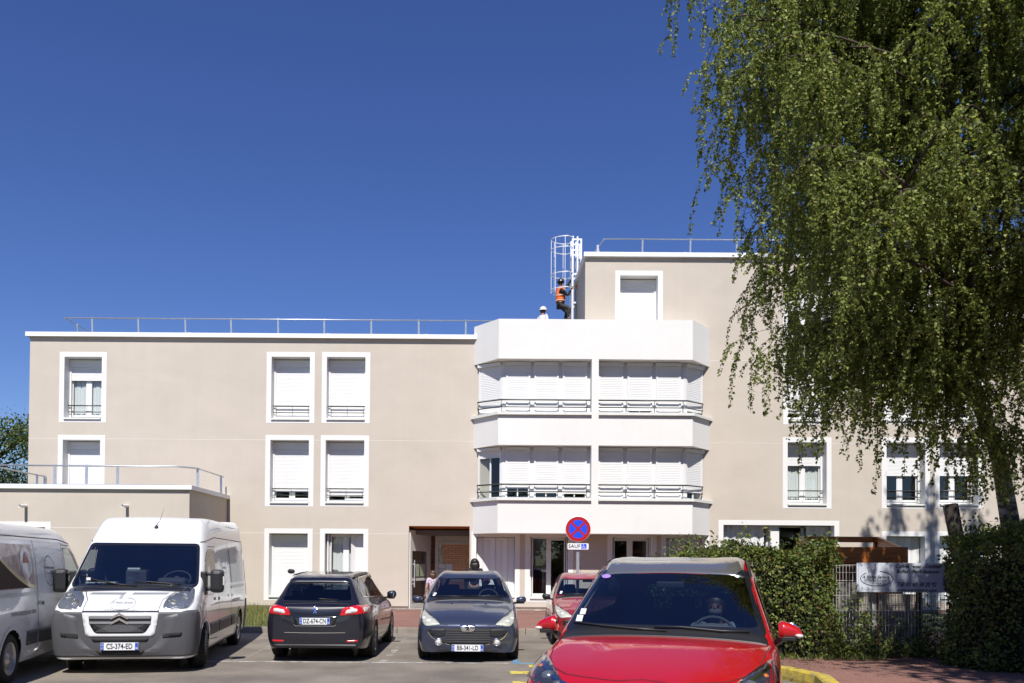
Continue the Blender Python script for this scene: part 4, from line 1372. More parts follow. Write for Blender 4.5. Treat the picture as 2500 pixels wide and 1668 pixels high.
def arch_ring(body, view, yc, zc, r, w):
    sg = 1
    pts = [(yc + r * math.cos(a), zc + r * math.sin(a)) for a in np.linspace(-.25, PI + .25, 26)]
    return body.strip(view, pts, w, 0.008)

def plate(parent, text, x, y, z, facing=-1, w=0.52, h=0.11, tilt=0.0, region='78'):
    """number plate facing -y (facing=-1) or +y"""
    root = link('number_plate', None, parent, (x, y, z), (tilt, 0, 0 if facing < 0 else PI))
    mb = MB(); mb.cbox(-w / 2, w / 2, -.006, .006, -h / 2, h / 2, .003); part('plate_sheet', mb, M['plate'], root)
    mb = MB(); mb.box(-w / 2 + .004, -w / 2 + .045, -.009, -.006, -h / 2 + .004, h / 2 - .004); part('plate_band', mb, M['plate_blue'], root); mb = MB(); mb.box(w / 2 - .045, w / 2 - .004, -.009, -.006, -h / 2 + .004, h / 2 - .004)
    part('plate_band', mb, M['plate_blue'], root)
    v, f = text_mesh(text, h * .98, 0, 1.0, bold=.0012, xscale=.74)
    mb = MB(); mb.add([(a, -.0105, b) for a, b in v], f); part('plate_lettering', mb, M['ink'], root)
    v, f = text_mesh('F', .03, bold=.001); v2, f2 = text_mesh(region, .028, bold=.001)
    mb = MB(); mb.add([(a - w / 2 + .025, -.0105, b - h * .25) for a, b in v], f); mb.add([(a + w / 2 - .025, -.0105, b - h * .25) for a, b in v2], f2)
    v3, f3 = ring2d(0, 0, .012, .012, .004, 12); mb.add([(a - w / 2 + .025, -.0105, b + h * .18) for a, b in v3], f3)
    part('plate_code', mb, M['plate'], root)
    return root

def seat(parent, x, y, z, name='seat', w=.46, h=.62, m='car_int'):
    mb = MB(); mb.cbox(x - w / 2, x + w / 2, y - .25, y + .25, z, z + .16, .05)
    bm = bmesh.new()
    mb.cbox(x - w / 2 + .02, x + w / 2 - .02, y + .2, y + .34, z + .1, z + h, .06)
    o = part(name, mb, M[m], parent)
    mb = MB(); mb.cbox(x - .135, x + .135, y + .26, y + .36, z + h + .02, z + h + .22, .045)
    mb.tube([(x - .05, y + .3, z + h - .02), (x - .05, y + .3, z + h + .05)], .008, 6); mb.tube([(x + .05, y + .3, z + h - .02), (x + .05, y + .3, z + h + .05)], .008, 6)
    part('headrest', mb, M[m], o)
    return o

def steering(parent, x, y, z, r=.18, tilt=R(62)):
    mb = MB(); n = 28
    Mx = Matrix.Rotation(tilt - PI / 2, 3, 'X')
    ring = [Vector((r * math.cos(2 * PI * k / n), 0, r * math.sin(2 * PI * k / n))) for k in range(n + 1)]
    mb.tube([Vector((x, y, z)) + Mx @ p for p in ring], .014, 8)
    for a in (0, PI, -PI / 2):
        mb.bar(Vector((x, y, z)) + Mx @ Vector((.04 * math.cos(a), 0, .04 * math.sin(a))), Vector((x, y, z)) + Mx @ Vector((r * math.cos(a), 0, r * math.sin(a))), .03, .012)
    mb.ellipsoid((x, y, z), (.06, .03, .06))
    return part('steering_wheel', mb, M['dash'], parent)

def mirror_unit(parent, x, y, z, w, h, d, m, side, foot_to, face=-1, indicator=False, point=False):
    """door mirror: side=+1 on +x. face=-1: shell towards nose"""
    root = link('door_mirror', None, parent)
    mb = MB(); bm = bmesh.new()
    cx = x + side * w / 2
    n = 16; rows = []
    sec = []
    for i in range(9):
        t = i / 8; xx = x + side * (w * t)
        ry = d * (0.75 + .35 * math.sin(PI * min(1, t * 1.15))) * (1 if t < .85 else (1 - ((t - .85) / .15) ** 2 * .6)) * .5
        rz = h * .5 * (0.80 + .25 * math.sin(PI * t * .85)) * (1 if t < .8 else math.sqrt(max(0.03, 1 - ((t - .8) / .2) ** 2 * .85)))
        if point: rz = h * .5 * (1.0 - .55 * t ** 1.6) * (1 if t < .9 else .6); ry = d * .5 * (1 - .45 * t)
        if t == 0: ry *= .6; rz *= .8
        ring = []
        for k in range(n):
            a = 2 * PI * k / n
            c, s_ = math.cos(a), math.sin(a)
            ring.append((xx, y + ry * math.copysign(abs(c) ** .8, c), z + rz * math.copysign(abs(s_) ** .75, s_) + (.012 * (t - .5) if not point else -(h * .5 - rz) * .7)))
        rows.append(ring)
    vs = [p for r_ in rows for p in r_]; fs = []
    for i in range(8):
        for k in range(n): fs.append((i * n + k, i * n + (k + 1) % n, (i + 1) * n + (k + 1) % n, (i + 1) * n + k))
    fs.append(tuple(range(n))); fs.append(tuple(8 * n + k for k in range(n)))
    mb.add(vs, fs, 0, True)
    part('mirror_shell', mb, m, root)
    mb = MB(); mb.bar((x + side * .06, y + .01, z - h * .40), foot_to, .05, .035)
    mb.cbox(min(x + side * .02, x + side * w * .8), max(x + side * .02, x + side * w * .8), y - d * .35, y + d * .35, z - h * .5 - .012, z - h * .5 + .02, .008)
    part('mirror_arm', mb, M['black_plastic'], root)
    mb = MB(); mb.ellipsoid((cx, y + d * .40, z), (w * .40, .012, h * .36)); part('mirror_glass', mb, M['chrome'], root)
    if indicator:
        mb = MB(); mb.ellipsoid((x + side * w * .86, y - d * .22, z - h * .30), (w * .2, d * .26, h * .12)); part('indicator', mb, M['tail_white'], root)
    return root

def wiper(parent, body, view, pts, off=.02, name='wiper'):
    P = [body.hit(view, *p) for p in pts]
    mb = MB(); mb.tube([l + n * off for l, n in P], .009, 6)
    # blade
    a, c = P[0][0], P[-1][0]
    mb.tube([l + n * (off * .45) for l, n in P[1:]], .006, 5)
    return part(name, mb, M['black_plastic'], parent)
# ---------------------------------------------------------------- red people carrier in front
M['roof_glass'] = mat('roof_glass_grey_reflection', (0.42, 0.40, 0.37), 0.10, metal=0.8)  # black glass given a grey metal colour for the facade it mirrors
def red_car():
    t = thing('people_carrier', 'bright red people carrier nearest the camera with a person at the wheel', 'car', (0.97, 5.19, 0.0), R(-18))
    st = [
     # y, zbottom, S1, S2, S3, T3, T2, T1, T0
     (0.10, .22, [(.62, .30, .06), (.70, .48, .08), (.66, .66, .10), (.60, .735, .14), (.46, .765, .10), (.25, .785, .06), (0, .79, .05)]),
     (0.42, .20, [(.80, .28), (.865, .50), (.85, .70), (.78, .835), (.58, .865), (.32, .885), (0, .89)]),
     (0.80, .20, [(.845, .28), (.895, .52), (.875, .78), (.80, .925), (.60, .955), (.33, .975), (0, .98)]),
     (1.15, .20, [(.85, .26), (.90, .54), (.88, .85), (.79, .995), (.62, 1.02), (.34, 1.035), (0, 1.04)]),
     (1.40, .20, [(.855, .26), (.90, .56), (.885, .88), (.82, 1.00), (.68, 1.035), (.36, 1.055), (0, 1.06)]),
     (1.56, .20, [(.855, .26), (.90, .56), (.885, .91), (.835, 1.025), (.755, 1.11), (.42, 1.155), (0, 1.165)]),
     (2.02, .20, [(.86, .26), (.905, .58), (.89, .93), (.835, 1.05), (.715, 1.35), (.40, 1.43), (0, 1.445)]),
     (2.40, .20, [(.86, .26), (.905, .58), (.89, .94), (.83, 1.07), (.685, 1.51), (.40, 1.575), (0, 1.59)]),
     (2.80, .20, [(.86, .26), (.905, .58), (.89, .95), (.825, 1.09), (.67, 1.585), (.40, 1.64), (0, 1.655)]),
     (3.40, .20, [(.86, .26), (.905, .58), (.89, .96), (.81, 1.11), (.655, 1.59), (.39, 1.64), (0, 1.65)]),
     (4.00, .22, [(.85, .28), (.90, .60), (.87, .98), (.78, 1.14), (.62, 1.51), (.36, 1.56), (0, 1.57)]),
     (4.32, .26, [(.74, .34), (.80, .60), (.77, .95), (.68, 1.15), (.55, 1.42), (.30, 1.46), (0, 1.47)]),
    ]
    B = Body(st, (-.12, -.14, -.10), (.06, .06, .05), levels=4)
    t.scale = (1.0, 1.0, 1.04)
    # windscreen
    wsO = smooth_poly([(-.795, 1.06, .05), (-.640, 1.55, .04), (.640, 1.55, .04), (.795, 1.06, .05), (.4, 1.075, .3), (-.4, 1.075, .3)], .06)
    wsI = smooth_poly([(-.745, 1.12, .07), (-.605, 1.515, .05), (.605, 1.515, .05), (.745, 1.12, .07), (.4, 1.125, .3), (-.4, 1.125, .3)], .06)
    shrunk = [(x * 1.018, 1.31 + (z - 1.31) * 1.03) for x, z in wsI]
    def ring_patch(view, outer, inner, off):
        n = len(outer); mb = MB(); vs = []
        for p, q in zip(outer, inner):
            for s_ in (0, .5, 1):
                a = p[0] + (q[0] - p[0]) * s_; c = p[1] + (q[1] - p[1]) * s_
                l, nn = B.hit(view, a, c); vs.append(l + nn * off)
        fs = []
        for i in range(n):
            j = (i + 1) % n
            for k in (0, 1): fs.append((3 * i + k, 3 * i + k + 1, 3 * j + k + 1, 3 * j + k))
        return mb.add(vs, fs, 0, True)
    frit = ring_patch('F', wsO, wsI, .006)
    ws = part('windscreen', B.patch('F', wsI, .003, 0, .06), M['windscreen'], t)
    part('glass_border', frit, M['frit'], ws)
    # side windows
    sw = [(1.72, 1.11, .05), (2.30, 1.46, .15), (2.75, 1.53, .1), (3.85, 1.49, .1), (4.05, 1.17, .08), (1.80, 1.09, .02)]
    for vw in 'LR':
        po = smooth_poly(sw, .05)
        cI = [(2.8 + (y - 2.8) * .97, 1.29 + (z - 1.29) * .9) for y, z in po]
        sg = -1 if vw == 'L' else 1
        w = part('side_window', B.patch(vw, po, .004, .01, .08), M['car_glass_dark'], t)
        B.cut(vw, cI)
        part('window_trim', B.strip(vw, [(1.66, 1.095), (2.8, 1.085), (4.0, 1.15)], .022, .009), M['chrome'], w)
        part('window_pillar', B.strip(vw, [(2.86, 1.09), (2.80, 1.51)], .07, .008), M['frit'], w)
        for pts in ([(1.40, .34), (1.34, .75), (1.45, 1.02)], [(2.84, .30), (2.88, .7), (2.86, 1.07)], [(1.48, .27), (2.85, .25), (3.3, .3)]):
            part('panel_gap', B.strip(vw, pts, .009), M['seam'], t)
        mb = B.strip(vw, [(2.5, .93), (2.72, .94)], .028, .03); part('door_handle', mb, M['paint_red'], t)
    rear_glass = smooth_poly([(-.55, 1.12), (-.47, 1.40), (.47, 1.40), (.55, 1.12)], .06)
    part('rear_window', B.patch('B', rear_glass, .004, 0, .08), M['car_glass_dark'], t); B.cut('B', [(x * .95, 1.26 + (z - 1.26) * .9) for x, z in rear_glass])
    B.cut('F', shrunk)
    # glass roof panel, its grey facade reflection put into the colour
    roof = smooth_poly([(-.615, 2.20, .03), (.615, 2.20, .03), (.56, 3.95, .1), (-.56, 3.95, .1)], .08)
    part('roof_panel', B.patch('T', roof, .006, .006, .1), M['roof_glass'], t)
    for sg in (-1, 1):
        part('roof_rail', B.strip('T', [(sg * .66, 2.3), (sg * .635, 2.6), (sg * .61, 3.9)], .03, .014), M['black_plastic'], t)
    for yc in (.93, 3.63): B.wheel_cut(yc, .33, .385)
    body = B.build('body', M['paint_red'], t)
    # bonnet shut line with a dip at the middle, wings
    bl = [(-.66, .745), (-.50, .775), (-.32, .79), (-.2, .795), (-.12, .805), (0, .815), (.12, .805), (.2, .795), (.32, .79), (.50, .775), (.66, .745)]
    hp = [(.81, 1.36), (.775, 1.05), (.735, .75), (.66, .52), (.54, .40), (.40, .345), (.25, .30), (.16, .285), (.09, .30), (0, .315)]
    hood = [(-a, c) for a, c in hp] + hp[-2::-1]
    part('panel_gap', B.strip('T', hood, .006, .004), M['seam'], t, label='bonnet shut line')
    cowl = smooth_poly([(-.80, 1.36, .02), (.80, 1.36, .02), (.79, 1.50, .04), (-.79, 1.50, .04)], .03)
    part('cowl', B.patch('T', cowl, .007, .01, .06), M['black_plastic'], t)
    # swept-back headlights
    hl = [(.40, .50, .04), (.60, .565, .03), (.795, .79, .04), (.80, .905, .02), (.76, .93, .02), (.68, .85, .05), (.50, .67, .06)]
    hlT = [(.46, .16, .04), (.66, .22, .05), (.84, .50, .05), (.845, .90, .02), (.815, .98, .02), (.74, .70, .08), (.60, .40, .06)]
    for sg in (1, -1):
        po = smooth_poly(hlT, .03)
        po = [(sg * a, c) for a, c in po]
        h = part('headlight', B.patch('T', po, .001, .03, .03), M['lamp_dark'], t)
        for (a, c, r_) in ((.675, .42, .052), (.585, .31, .040)):
            l, n = B.hit('T', sg * a, c)
            mb = MB(); mb.ellipsoid(l + n * -.018, (r_, r_, r_ * .75)); part('headlight_lens', mb, M['lamp_lens'], h)
            mb = MB(); q = n.to_track_quat('Z', 'Y').to_matrix()
            for k in range(24):
                pass
        l, n = B.hit('T', sg * .77, .60); mb = MB(); mb.ellipsoid(l - n * .010, (.022, .035, .02)); part('indicator', mb, M['orange_lens'], h)
        part('headlight_chrome', B.strip('T', [(sg * .50, .27), (sg * .62, .36), (sg * .73, .55), (sg * .80, .80)], .022, .006), M['chrome'], h)
        part('headlight_cover', B.patch('T', po, .016, .02, .04), M['lens'], h)
    # grille and bumper details low on the nose
    gr_ = smooth_poly([(-.62, .36, .05), (-.56, .50, .05), (.56, .50, .05), (.62, .36, .05), (.45, .28, .05), (-.45, .28, .05)], .04)
    part('grille', B.patch('F', gr_, .003, .01, .05), M['black_plastic'], t)
    part('grille_bar', B.strip('F', [(-.6, .62), (0, .64), (.6, .62)], .03, .012), M['chrome'], t)
    # wheels
    for sg in (-1, 1):
        for yc in (.93, 3.63):
            wheel(t, sg * .80, yc, .33, .215)
            wheel_well(t, sg * .86, yc, .33, .385)
    # mirrors
    for sg in (-1, 1):
        mirror_unit(t, sg * .875, 1.58, 1.12, .17, .135, .20, M['paint_red'], sg, (sg * .845, 1.66, 1.0), indicator=True, point=True)
    # wipers
    wiper(t, B, 'F', [(-.72, 1.115), (-.48, 1.10), (-.20, 1.085), (.04, 1.075)], .022)
    wiper(t, B, 'F', [(-.06, 1.10), (.15, 1.105), (.45, 1.085), (.66, 1.085)], .022)
    # stickers on the windscreen
    for (x, z, w_, h_, m) in ((-.675, 1.205, .05, .042, 'paper'), (-.69, 1.155, .055, .045, 'paper')):
        p = smooth_poly([(x - w_ / 2, z - h_ / 2), (x + w_ / 2, z - h_ / 2), (x + w_ / 2, z + h_ / 2), (x - w_ / 2, z + h_ / 2)], .003)
        part('windscreen_sticker', B.patch('F', p, .008, 0, .02), M[m], ws)
    v, f = disc2d(0, 0, .042, .016, 20)
    part('windscreen_sticker', B.art('F', [(v, f)], -.56, 1.485, .009), mat('violet_sticker', (.35, .22, .65), .5), ws)
    part('windscreen_sticker', B.art('F', [([(-.012, -.005), (.012, -.005), (.012, .005), (-.012, .005)], [(0, 1, 2, 3)])], .56, 1.49, .009), M['paper'], ws)
    # inside
    mb = MB(); prof = [(1.50, .80), (1.52, 1.03), (1.62, 1.075), (1.95, 1.05), (2.02, .95), (2.02, .7)]
    mb.prism(prof, 'x', -.74, .74, 0, True)
    n = 14; vs = []
    part('dashboard', mb, M['dash_grey'], t)
    mb = MB(); mb.ellipsoid((.36, 1.92, 1.06), (.22, .12, .07)); mb.ellipsoid((-.02, 1.80, 1.05), (.30, .2, .06)); part('instrument_hood', mb, M['dash_grey'], t)
    for x in (-.36, .36): seat(t, x, 2.55, .48, h=.62)
    mb = MB(); mb.cbox(-.62, .62, 3.55, 3.72, .6, 1.12, .05)
    for x in (-.42, 0, .42): mb.cbox(x - .12, x + .12, 3.58, 3.68, 1.14, 1.28, .04)
    part('rear_bench', mb, M['car_int'], t)
    steering(t, .36, 2.14, 1.0, .185, R(60))
    mb = MB(); mb.box(-.72, .72, 1.5, 4.1, .30, .34); part('cabin_floor', mb, M['car_int'], t)
    mb = MB(); mb.cbox(-.12, .12, 2.12, 2.17, 1.40, 1.455, .015); part('rear_view_mirror', mb, M['ink'], t)
    mb = MB()
    for sg in (-1, 1): mb.tube([(sg * .755, 1.68, 1.10), (sg * .69, 2.06, 1.33), (sg * .65, 2.36, 1.46)], .025, 8)
    part('pillar_trim', mb, M['cream_int'], t)
    # aerial
    mb = MB(); mb.tube([(.05, 3.9, 1.59), (.05, 4.02, 1.90)], .004, 5); part('aerial', mb, M['ink'], t)
    return t, B
red, redB = red_car()
def ring_patch(B, view, outer, inner, off):
    n = len(outer); mb = MB(); vs = []
    for p, q in zip(outer, inner):
        for s_ in (0, .5, 1):
            a = p[0] + (q[0] - p[0]) * s_; c = p[1] + (q[1] - p[1]) * s_
            l, nn = B.hit(view, a, c); vs.append(l + nn * off)
    fs = []
    for i in range(n):
        j = (i + 1) % n
        for k in (0, 1): fs.append((3 * i + k, 3 * i + k + 1, 3 * j + k + 1, 3 * j + k))
    return mb.add(vs, fs, 0, True)

def glazed(B, t, view, pts, name, m, border, bm='frit', r=.05, cut=True, off=.004):
    """pane with a border of the given width, body opened behind it"""
    po = smooth_poly(pts, r)
    cx = sum(p[0] for p in po) / len(po); cy = sum(p[1] for p in po) / len(po)
    w = max(p[0] for p in po) - min(p[0] for p in po); h = max(p[1] for p in po) - min(p[1] for p in po)
    fx, fy = 1 - 2 * border / w, 1 - 2 * border / h
    pi_ = [(cx + (a - cx) * fx, cy + (c - cy) * fy) for a, c in po]
    fr = ring_patch(B, view, po, pi_, off + .003)
    g = part(name, B.patch(view, pi_, off, 0, .07), M[m], t)
    part('glass_border', fr, M[bm], g)
    if cut:
        gx, gy = 1 - .9 * border / w, 1 - .9 * border / h
        B.cut(view, [(cx + (a - cx) * gx, cy + (c - cy) * gy) for a, c in po])
    return g

def mirror_pts(pts): return [(-p[0], *p[1:]) for p in pts]

# ---------------------------------------------------------------- vans
def make_van(name, label, loc, rotz, low=False):
    t = thing(name, label, 'van', loc, rotz)
    if not low: t.scale = (1.0, 1.05, 1.0)
    def hz(z): return z if not low or z < 1.9 else 1.9 + (z - 1.9) * .50
    side = lambda a: [(a, .28), (a + .035, .6), (a + .03, .95)]
    raw = [
     (0.10, .22, [(.86, .30, .12), (.92, .56, .10), (.90, .84, .08), (.76, .93, .06), (.56, .945, .03), (.30, .955, .01), (0, .96)]),
     (0.34, .22, [(.975, .28), (1.01, .58), (1.0, .86), (.93, 1.03), (.66, 1.075), (.35, 1.09), (0, 1.10)]),
     (0.62, .24, [(.99, .28), (1.02, .60), (1.015, .92), (.965, 1.13), (.78, 1.18), (.42, 1.195), (0, 1.20)]),
     (0.80, .24, [(.99, .28), (1.02, .60), (1.02, .96), (.985, 1.19), (.90, 1.27), (.50, 1.315), (0, 1.325)]),
     (1.20, .24, [(.99, .28), (1.025, .60), (1.02, .98), (.99, 1.28), (.895, 1.66), (.52, 1.72), (0, 1.73)]),
     (1.45, .24, [(.99, .28), (1.025, .60), (1.02, .99), (.985, 1.34), (.87, 1.94), (.54, 2.01), (0, 2.02)]),
     (1.75, .24, [(.99, .28), (1.025, .60), (1.02, 1.0), (.98, 1.45), (.85, 2.16), (.58, 2.30), (0, 2.32)]),
     (2.20, .24, [(.99, .28), (1.025, .60), (1.02, 1.0), (.985, 1.5), (.86, 2.26), (.62, 2.39), (0, 2.415)]),
     (3.60, .24, [(.99, .28), (1.025, .60), (1.02, 1.0), (.985, 1.5), (.865, 2.28), (.62, 2.41), (0, 2.43)]),
     (5.10, .24, [(.99, .28), (1.025, .60), (1.02, 1.0), (.98, 1.5), (.86, 2.27), (.62, 2.40), (0, 2.42)]),
     (5.38, .28, [(.93, .34), (.97, .60), (.965, 1.0), (.93, 1.5), (.82, 2.22), (.58, 2.35), (0, 2.37)]),
    ]
    st = [(y, zb_, [(p[0], hz(p[1])) + tuple(p[2:]) for p in pts]) for y, zb_, pts in raw]
    B = Body(st, (-.10, -.12, -.10), (.02, .02, .02), levels=4, fit=.85)
    W = M['paint_white']
    # windscreen and side glass
    ws = glazed(B, t, 'F', [(-.94, 1.25, .10), (-.83, 1.945, .07), (.83, 1.945, .07), (.94, 1.25, .10), (.45, 1.205, .3), (-.45, 1.205, .3)], 'windscreen', 'windscreen', .035)
    for vw in 'LR':
        glazed(B, t, vw, [(1.02, 1.27, .04), (1.40, 1.76, .12), (1.62, 1.86, .05), (2.02, 1.87, .06), (2.04, 1.22, .06), (1.10, 1.22, .06)], 'side_window', 'car_glass', .025)
        for pts in ([(.98, .42), (.97, .9), (1.0, 1.22)], [(1.62, 1.90), (2.08, 1.91), (2.13, 1.6), (2.11, .95), (2.10, .42)], [(.98, .42), (2.10, .36)]):
            part('panel_gap', B.strip(vw, pts, .010), M['seam'], t)
        # sliding door, gutter, swage lines
        top = 2.02 if not low else 1.95
        part('panel_gap', B.strip(vw, [(3.38, .42), (3.40, 1.0), (3.38, top)], .012), M['seam'], t)
        part('panel_gap', B.strip(vw, [(1.45, 1.97 if not low else 1.93), (2.2, top + .05 if not low else 1.99), (5.2, top + .05 if not low else 1.99)], .012), M['seam'], t)
        part('side_moulding', B.patch(vw, smooth_poly([(2.16, .46), (3.34, .46), (3.34, .66), (2.16, .66)], .02), .010, .012, .1), M['grey_plastic'], t)
        part('side_moulding', B.patch(vw, smooth_poly([(3.42, .46), (3.85, .46), (3.85, .66), (3.42, .66)], .02), .010, .012, .1), M['grey_plastic'], t)
        part('side_moulding', B.patch(vw, smooth_poly([(1.36, .46), (2.06, .46), (2.06, .66), (1.36, .66)], .02), .010, .012, .1), M['grey_plastic'], t)
        part('sliding_rail', B.strip(vw, [(3.42, 1.18), (5.0, 1.18)], .05, .008), M['silver_plastic'], t)
        for pts in (smooth_poly([(2.22, 1.30), (3.30, 1.30), (3.30, 1.86), (2.22, 1.86)], .10), smooth_poly([(3.50, 1.30), (5.0, 1.30), (5.0, 1.86), (3.50, 1.86)], .10)):
            part('pressed_panel', B.patch(vw, pts, -.004, 0, .12) if False else ring_patch(B, vw, pts, [(2.76 + (a - 2.76) * .985 if a < 3.35 else 4.25 + (a - 4.25) * .988, 1.58 + (c - 1.58) * .965) for a, c in pts], .003), W, t)
        mb = B.strip(vw, [(1.85, 1.03), (2.03, 1.03)], .05, .035); part('door_handle', mb, M['black_plastic'], t)
        mb = B.strip(vw, [(3.22, 1.03), (3.34, 1.03)], .05, .035); part('door_handle', mb, M['black_plastic'], t)
        # caterer's round badge and picture panel
        part('logo', B.art(vw, logo2d(.46, circle=True), 2.80, 1.50), M['ink_grey'] if not low else M['ink'], t)
        pic = smooth_poly([(3.48, 1.26), (5.05, 1.26), (5.05, 1.88), (3.48, 1.88)], .03)
        wrap = part('picture_wrap', B.patch(vw, pic, .006, 0, .10), M['wrap'] if low else M['wrap_pale'], t)
        # brown field under a cream arc
        sg = 1
        arc_o = [(3.48, 1.27)] + [(3.48 + 1.55 * (k / 12), 1.27 + .61 * (k / 12) ** 1.6) for k in range(1, 13)]
        arc_pts = arc_o + [(5.04, 1.27)]
        if low: part('wrap_field', B.patch(vw, arc_pts, .009, 0, .1), M['wrap_brown'], wrap)
        if low: part('wrap_arc', B.strip(vw, [(a, c + .0) for a, c in arc_o], .055, .012), M['wrap_cream'], wrap)
        v, f = disc2d(0, 0, .22, .22, 28)
        if low: part('wrap_plate', B.art(vw, [(v, f)], 3.78, 1.55 if False else 1.62, .011), M['wrap_plate'], wrap)
        if low: part('wrap_food', B.art(vw, [([(-.12, -.02), (.12, -.02), (0, .14)], [(0, 1, 2)])], 3.78, 1.64, .014), M['wrap_red'], wrap)
        part('lettering', B.text(vw, 'www.avstraiteur.com', 3.95, .93, .11, bold=.002), M['ink_grey'], t)
        if low: part('lettering', B.text(vw, 'Buffet - Repas', 4.6, 1.33, .10, shear=.2), M['wrap_cream'], wrap)
    # bumper in grey plastic with white shield
    lo = smooth_poly([(-.98, .26, .06), (.98, .26, .06), (1.0, .60, .1), (.97, .90, .05), (.70, .915, .05), (-.70, .915, .05), (-.97, .90, .05), (-1.0, .60, .1)], .05)
    part('bumper', B.patch('F', lo, .008, .012, .05), M['grey_plastic'], t)
    for vw in 'LR':
        sp = smooth_poly([(.12, .26, .03), (.56, .26, .03), (.52, .60, .1), (.56, .80, .05), (.44, .93, .05), (.20, .93, .05), (.12, .88, .05)], .04)
        part('bumper', B.patch(vw, sp, .010, .012, .05), M['grey_plastic'], t)
        part('rear_bumper', B.patch(vw, smooth_poly([(5.02, .30), (5.36, .30), (5.36, .88), (5.15, .9), (5.02, .62)], .04), .008, .012, .08), M['grey_plastic'], t)
        part('arch_lip', arch_ring(B, vw, .95, .34, .405, .05), W, t); part('arch_lip', arch_ring(B, vw, 4.40, .34, .405, .05), W, t)
    sh = smooth_poly([(-.53, .905, .03), (-.47, .56, .05), (.47, .56, .05), (.53, .905, .03)], .03)
    part('front_shield', B.patch('F', sh, .016, .012, .05), W, t)
    gi = smooth_poly([(-.43, .86, .02), (-.42, .74, .05), (-.34, .61, .05), (.34, .61, .05), (.42, .74, .05), (.43, .86, .02)], .03)
    g = part('grille', B.patch('F', gi, .022, .01, .05), M['black_plastic'], t)
    mb = MB()
    for k in range(-9, 10):
        a, c = k * .045, .62
        for dx in (.10, -.10):
            p0, p1 = (a - dx, .63), (a + dx, .735)
            if max(abs(p0[0]), abs(p1[0])) < .36:
                m2 = B.strip('F', [p0, p1], .004, .027); mb.add(m2.v, m2.f, 0, True)
    part('grille_mesh', mb, M['silver_plastic'], g)
    for z in (.765, .84):
        for sg in (-1, 1):
            part('grille_bar', B.strip('F', [(sg * .42, z), (sg * .10, z), (sg * .085, z + .0)], .034, .03), M['silver_plastic'], g)
    for z in (.79, .865):
        part('emblem', B.strip('F', [(-.12, z - .04), (0, z + .03), (.12, z - .04)], .030, .045, .02), M['chrome'], g)
    part('air_intake', B.patch('F', smooth_poly([(-.40, .545), (.40, .545), (.37, .49), (-.37, .49)], .02), .018, .008, .05), M['seam'], t)
    part('air_intake', B.patch('F', smooth_poly([(-.34, .36), (.34, .36), (.28, .30), (-.28, .30)], .02), .014, .008, .05), M['seam'], t)
    for sg in (-1, 1):
        q = smooth_poly([(sg * .58, .60), (sg * .85, .62), (sg * .83, .55), (sg * .58, .53)], .02)
        part('fog_recess', B.patch('F', q, .012, .008, .04), M['seam'], t)
        q = smooth_poly([(sg * .56, .965, .05), (sg * .585, 1.10, .05), (sg * .80, 1.25, .08), (sg * .90, 1.24, .04), (sg * .945, 1.05, .05), (sg * .90, .96, .04), (sg * .70, .945, .05)], .04)
        h = part('headlight', B.patch('F', q, .004, .01, .03), M['lamp_bowl'], t)
        for (a, c, r_) in ((.68, 1.03, .07), (.81, 1.11, .065)):
            l, n = B.hit('F', sg * a, c); mb = MB(); mb.lathe([(r_, -.012), (r_ * .8, .004), (r_ * .3, .012), (0, .014)], l, 'y', 20); part('headlight_lens', mb, M['lamp_bowl'], h)
        part('headlight_cover', B.patch('F', q, .022, .02, .05), M['lens'], h)
        part('panel_gap', B.strip('F', [(sg * .52, .925), (sg * .53, 1.08), (sg * .60, 1.14), (sg * .66, 1.20)], .008), M['seam'], t)
        mb = MB(); m2 = None
        for k in range(14):
            x = sg * (.07 + .036 * k)
            m2 = B.strip('F', [(x - .012, 1.150), (x + .012, 1.178)], .012, .005, .03); mb.add(m2.v, m2.f)
        part('bonnet_vent', mb, M['seam'], t)
    part('panel_gap', B.strip('F', [(-.53, .925), (0, .93), (.53, .925)], .010, .012), M['seam'], t)
    cw = smooth_poly([(-.84, .63), (.84, .63), (.86, .76), (-.86, .76)], .03)
    part('cowl', B.patch('T', cw, .005, .01, .06), M['black_plastic'], t)
    part('logo', B.art('F', logo2d(.36), .0, 1.025, .008), M['ink_grey'], t)
    part('lettering', B.text('F', 'www.avstraiteur.com', 0, .955, .045, spacing=1.15), M['ink_grey'], t)
    wiper(t, B, 'F', [(-.80, 1.42), (-.60, 1.35), (-.25, 1.29), (.05, 1.26)], .02)
    wiper(t, B, 'F', [(.0, 1.31), (.2, 1.325), (.5, 1.30), (.68, 1.29)], .02)
    plate(t, 'CS-374-ED', 0, B.hit('F', 0, .42)[0].y - .022, .42)
    for yc in (.95, 4.40): B.wheel_cut(yc, .34, .395)
    B.build('body', W, t)
    for sg in (-1, 1):
        for yc in (.95, 4.40):
            wheel(t, sg * .905, yc, .335, .215, 'steel', .215, steer=(R(22) if yc < 2 and not low else 0))
            wheel_well(t, sg * .99, yc, .34, .40)
        # tall black mirrors
        root = link('door_mirror', None, t)
        mb = MB(); mb.cbox(min(sg * 1.07, sg * 1.28), max(sg * 1.07, sg * 1.28), 1.00, 1.16, 1.16, 1.53, .065)
        part('mirror_shell', mb, M['black_plastic'], root)
        mb = MB(); mb.cbox(min(sg * .96, sg * 1.14), max(sg * .96, sg * 1.14), 1.06, 1.15, 1.19, 1.25, .02)
        mb.cbox(min(sg * .96, sg * 1.14), max(sg * .96, sg * 1.14), 1.06, 1.15, 1.43, 1.485, .02)
        mb.cbox(min(sg * .93, sg * 1.02), max(sg * .93, sg * 1.02), .98, 1.16, 1.12, 1.50, .02)
        part('mirror_arm', mb, M['black_plastic'], root)
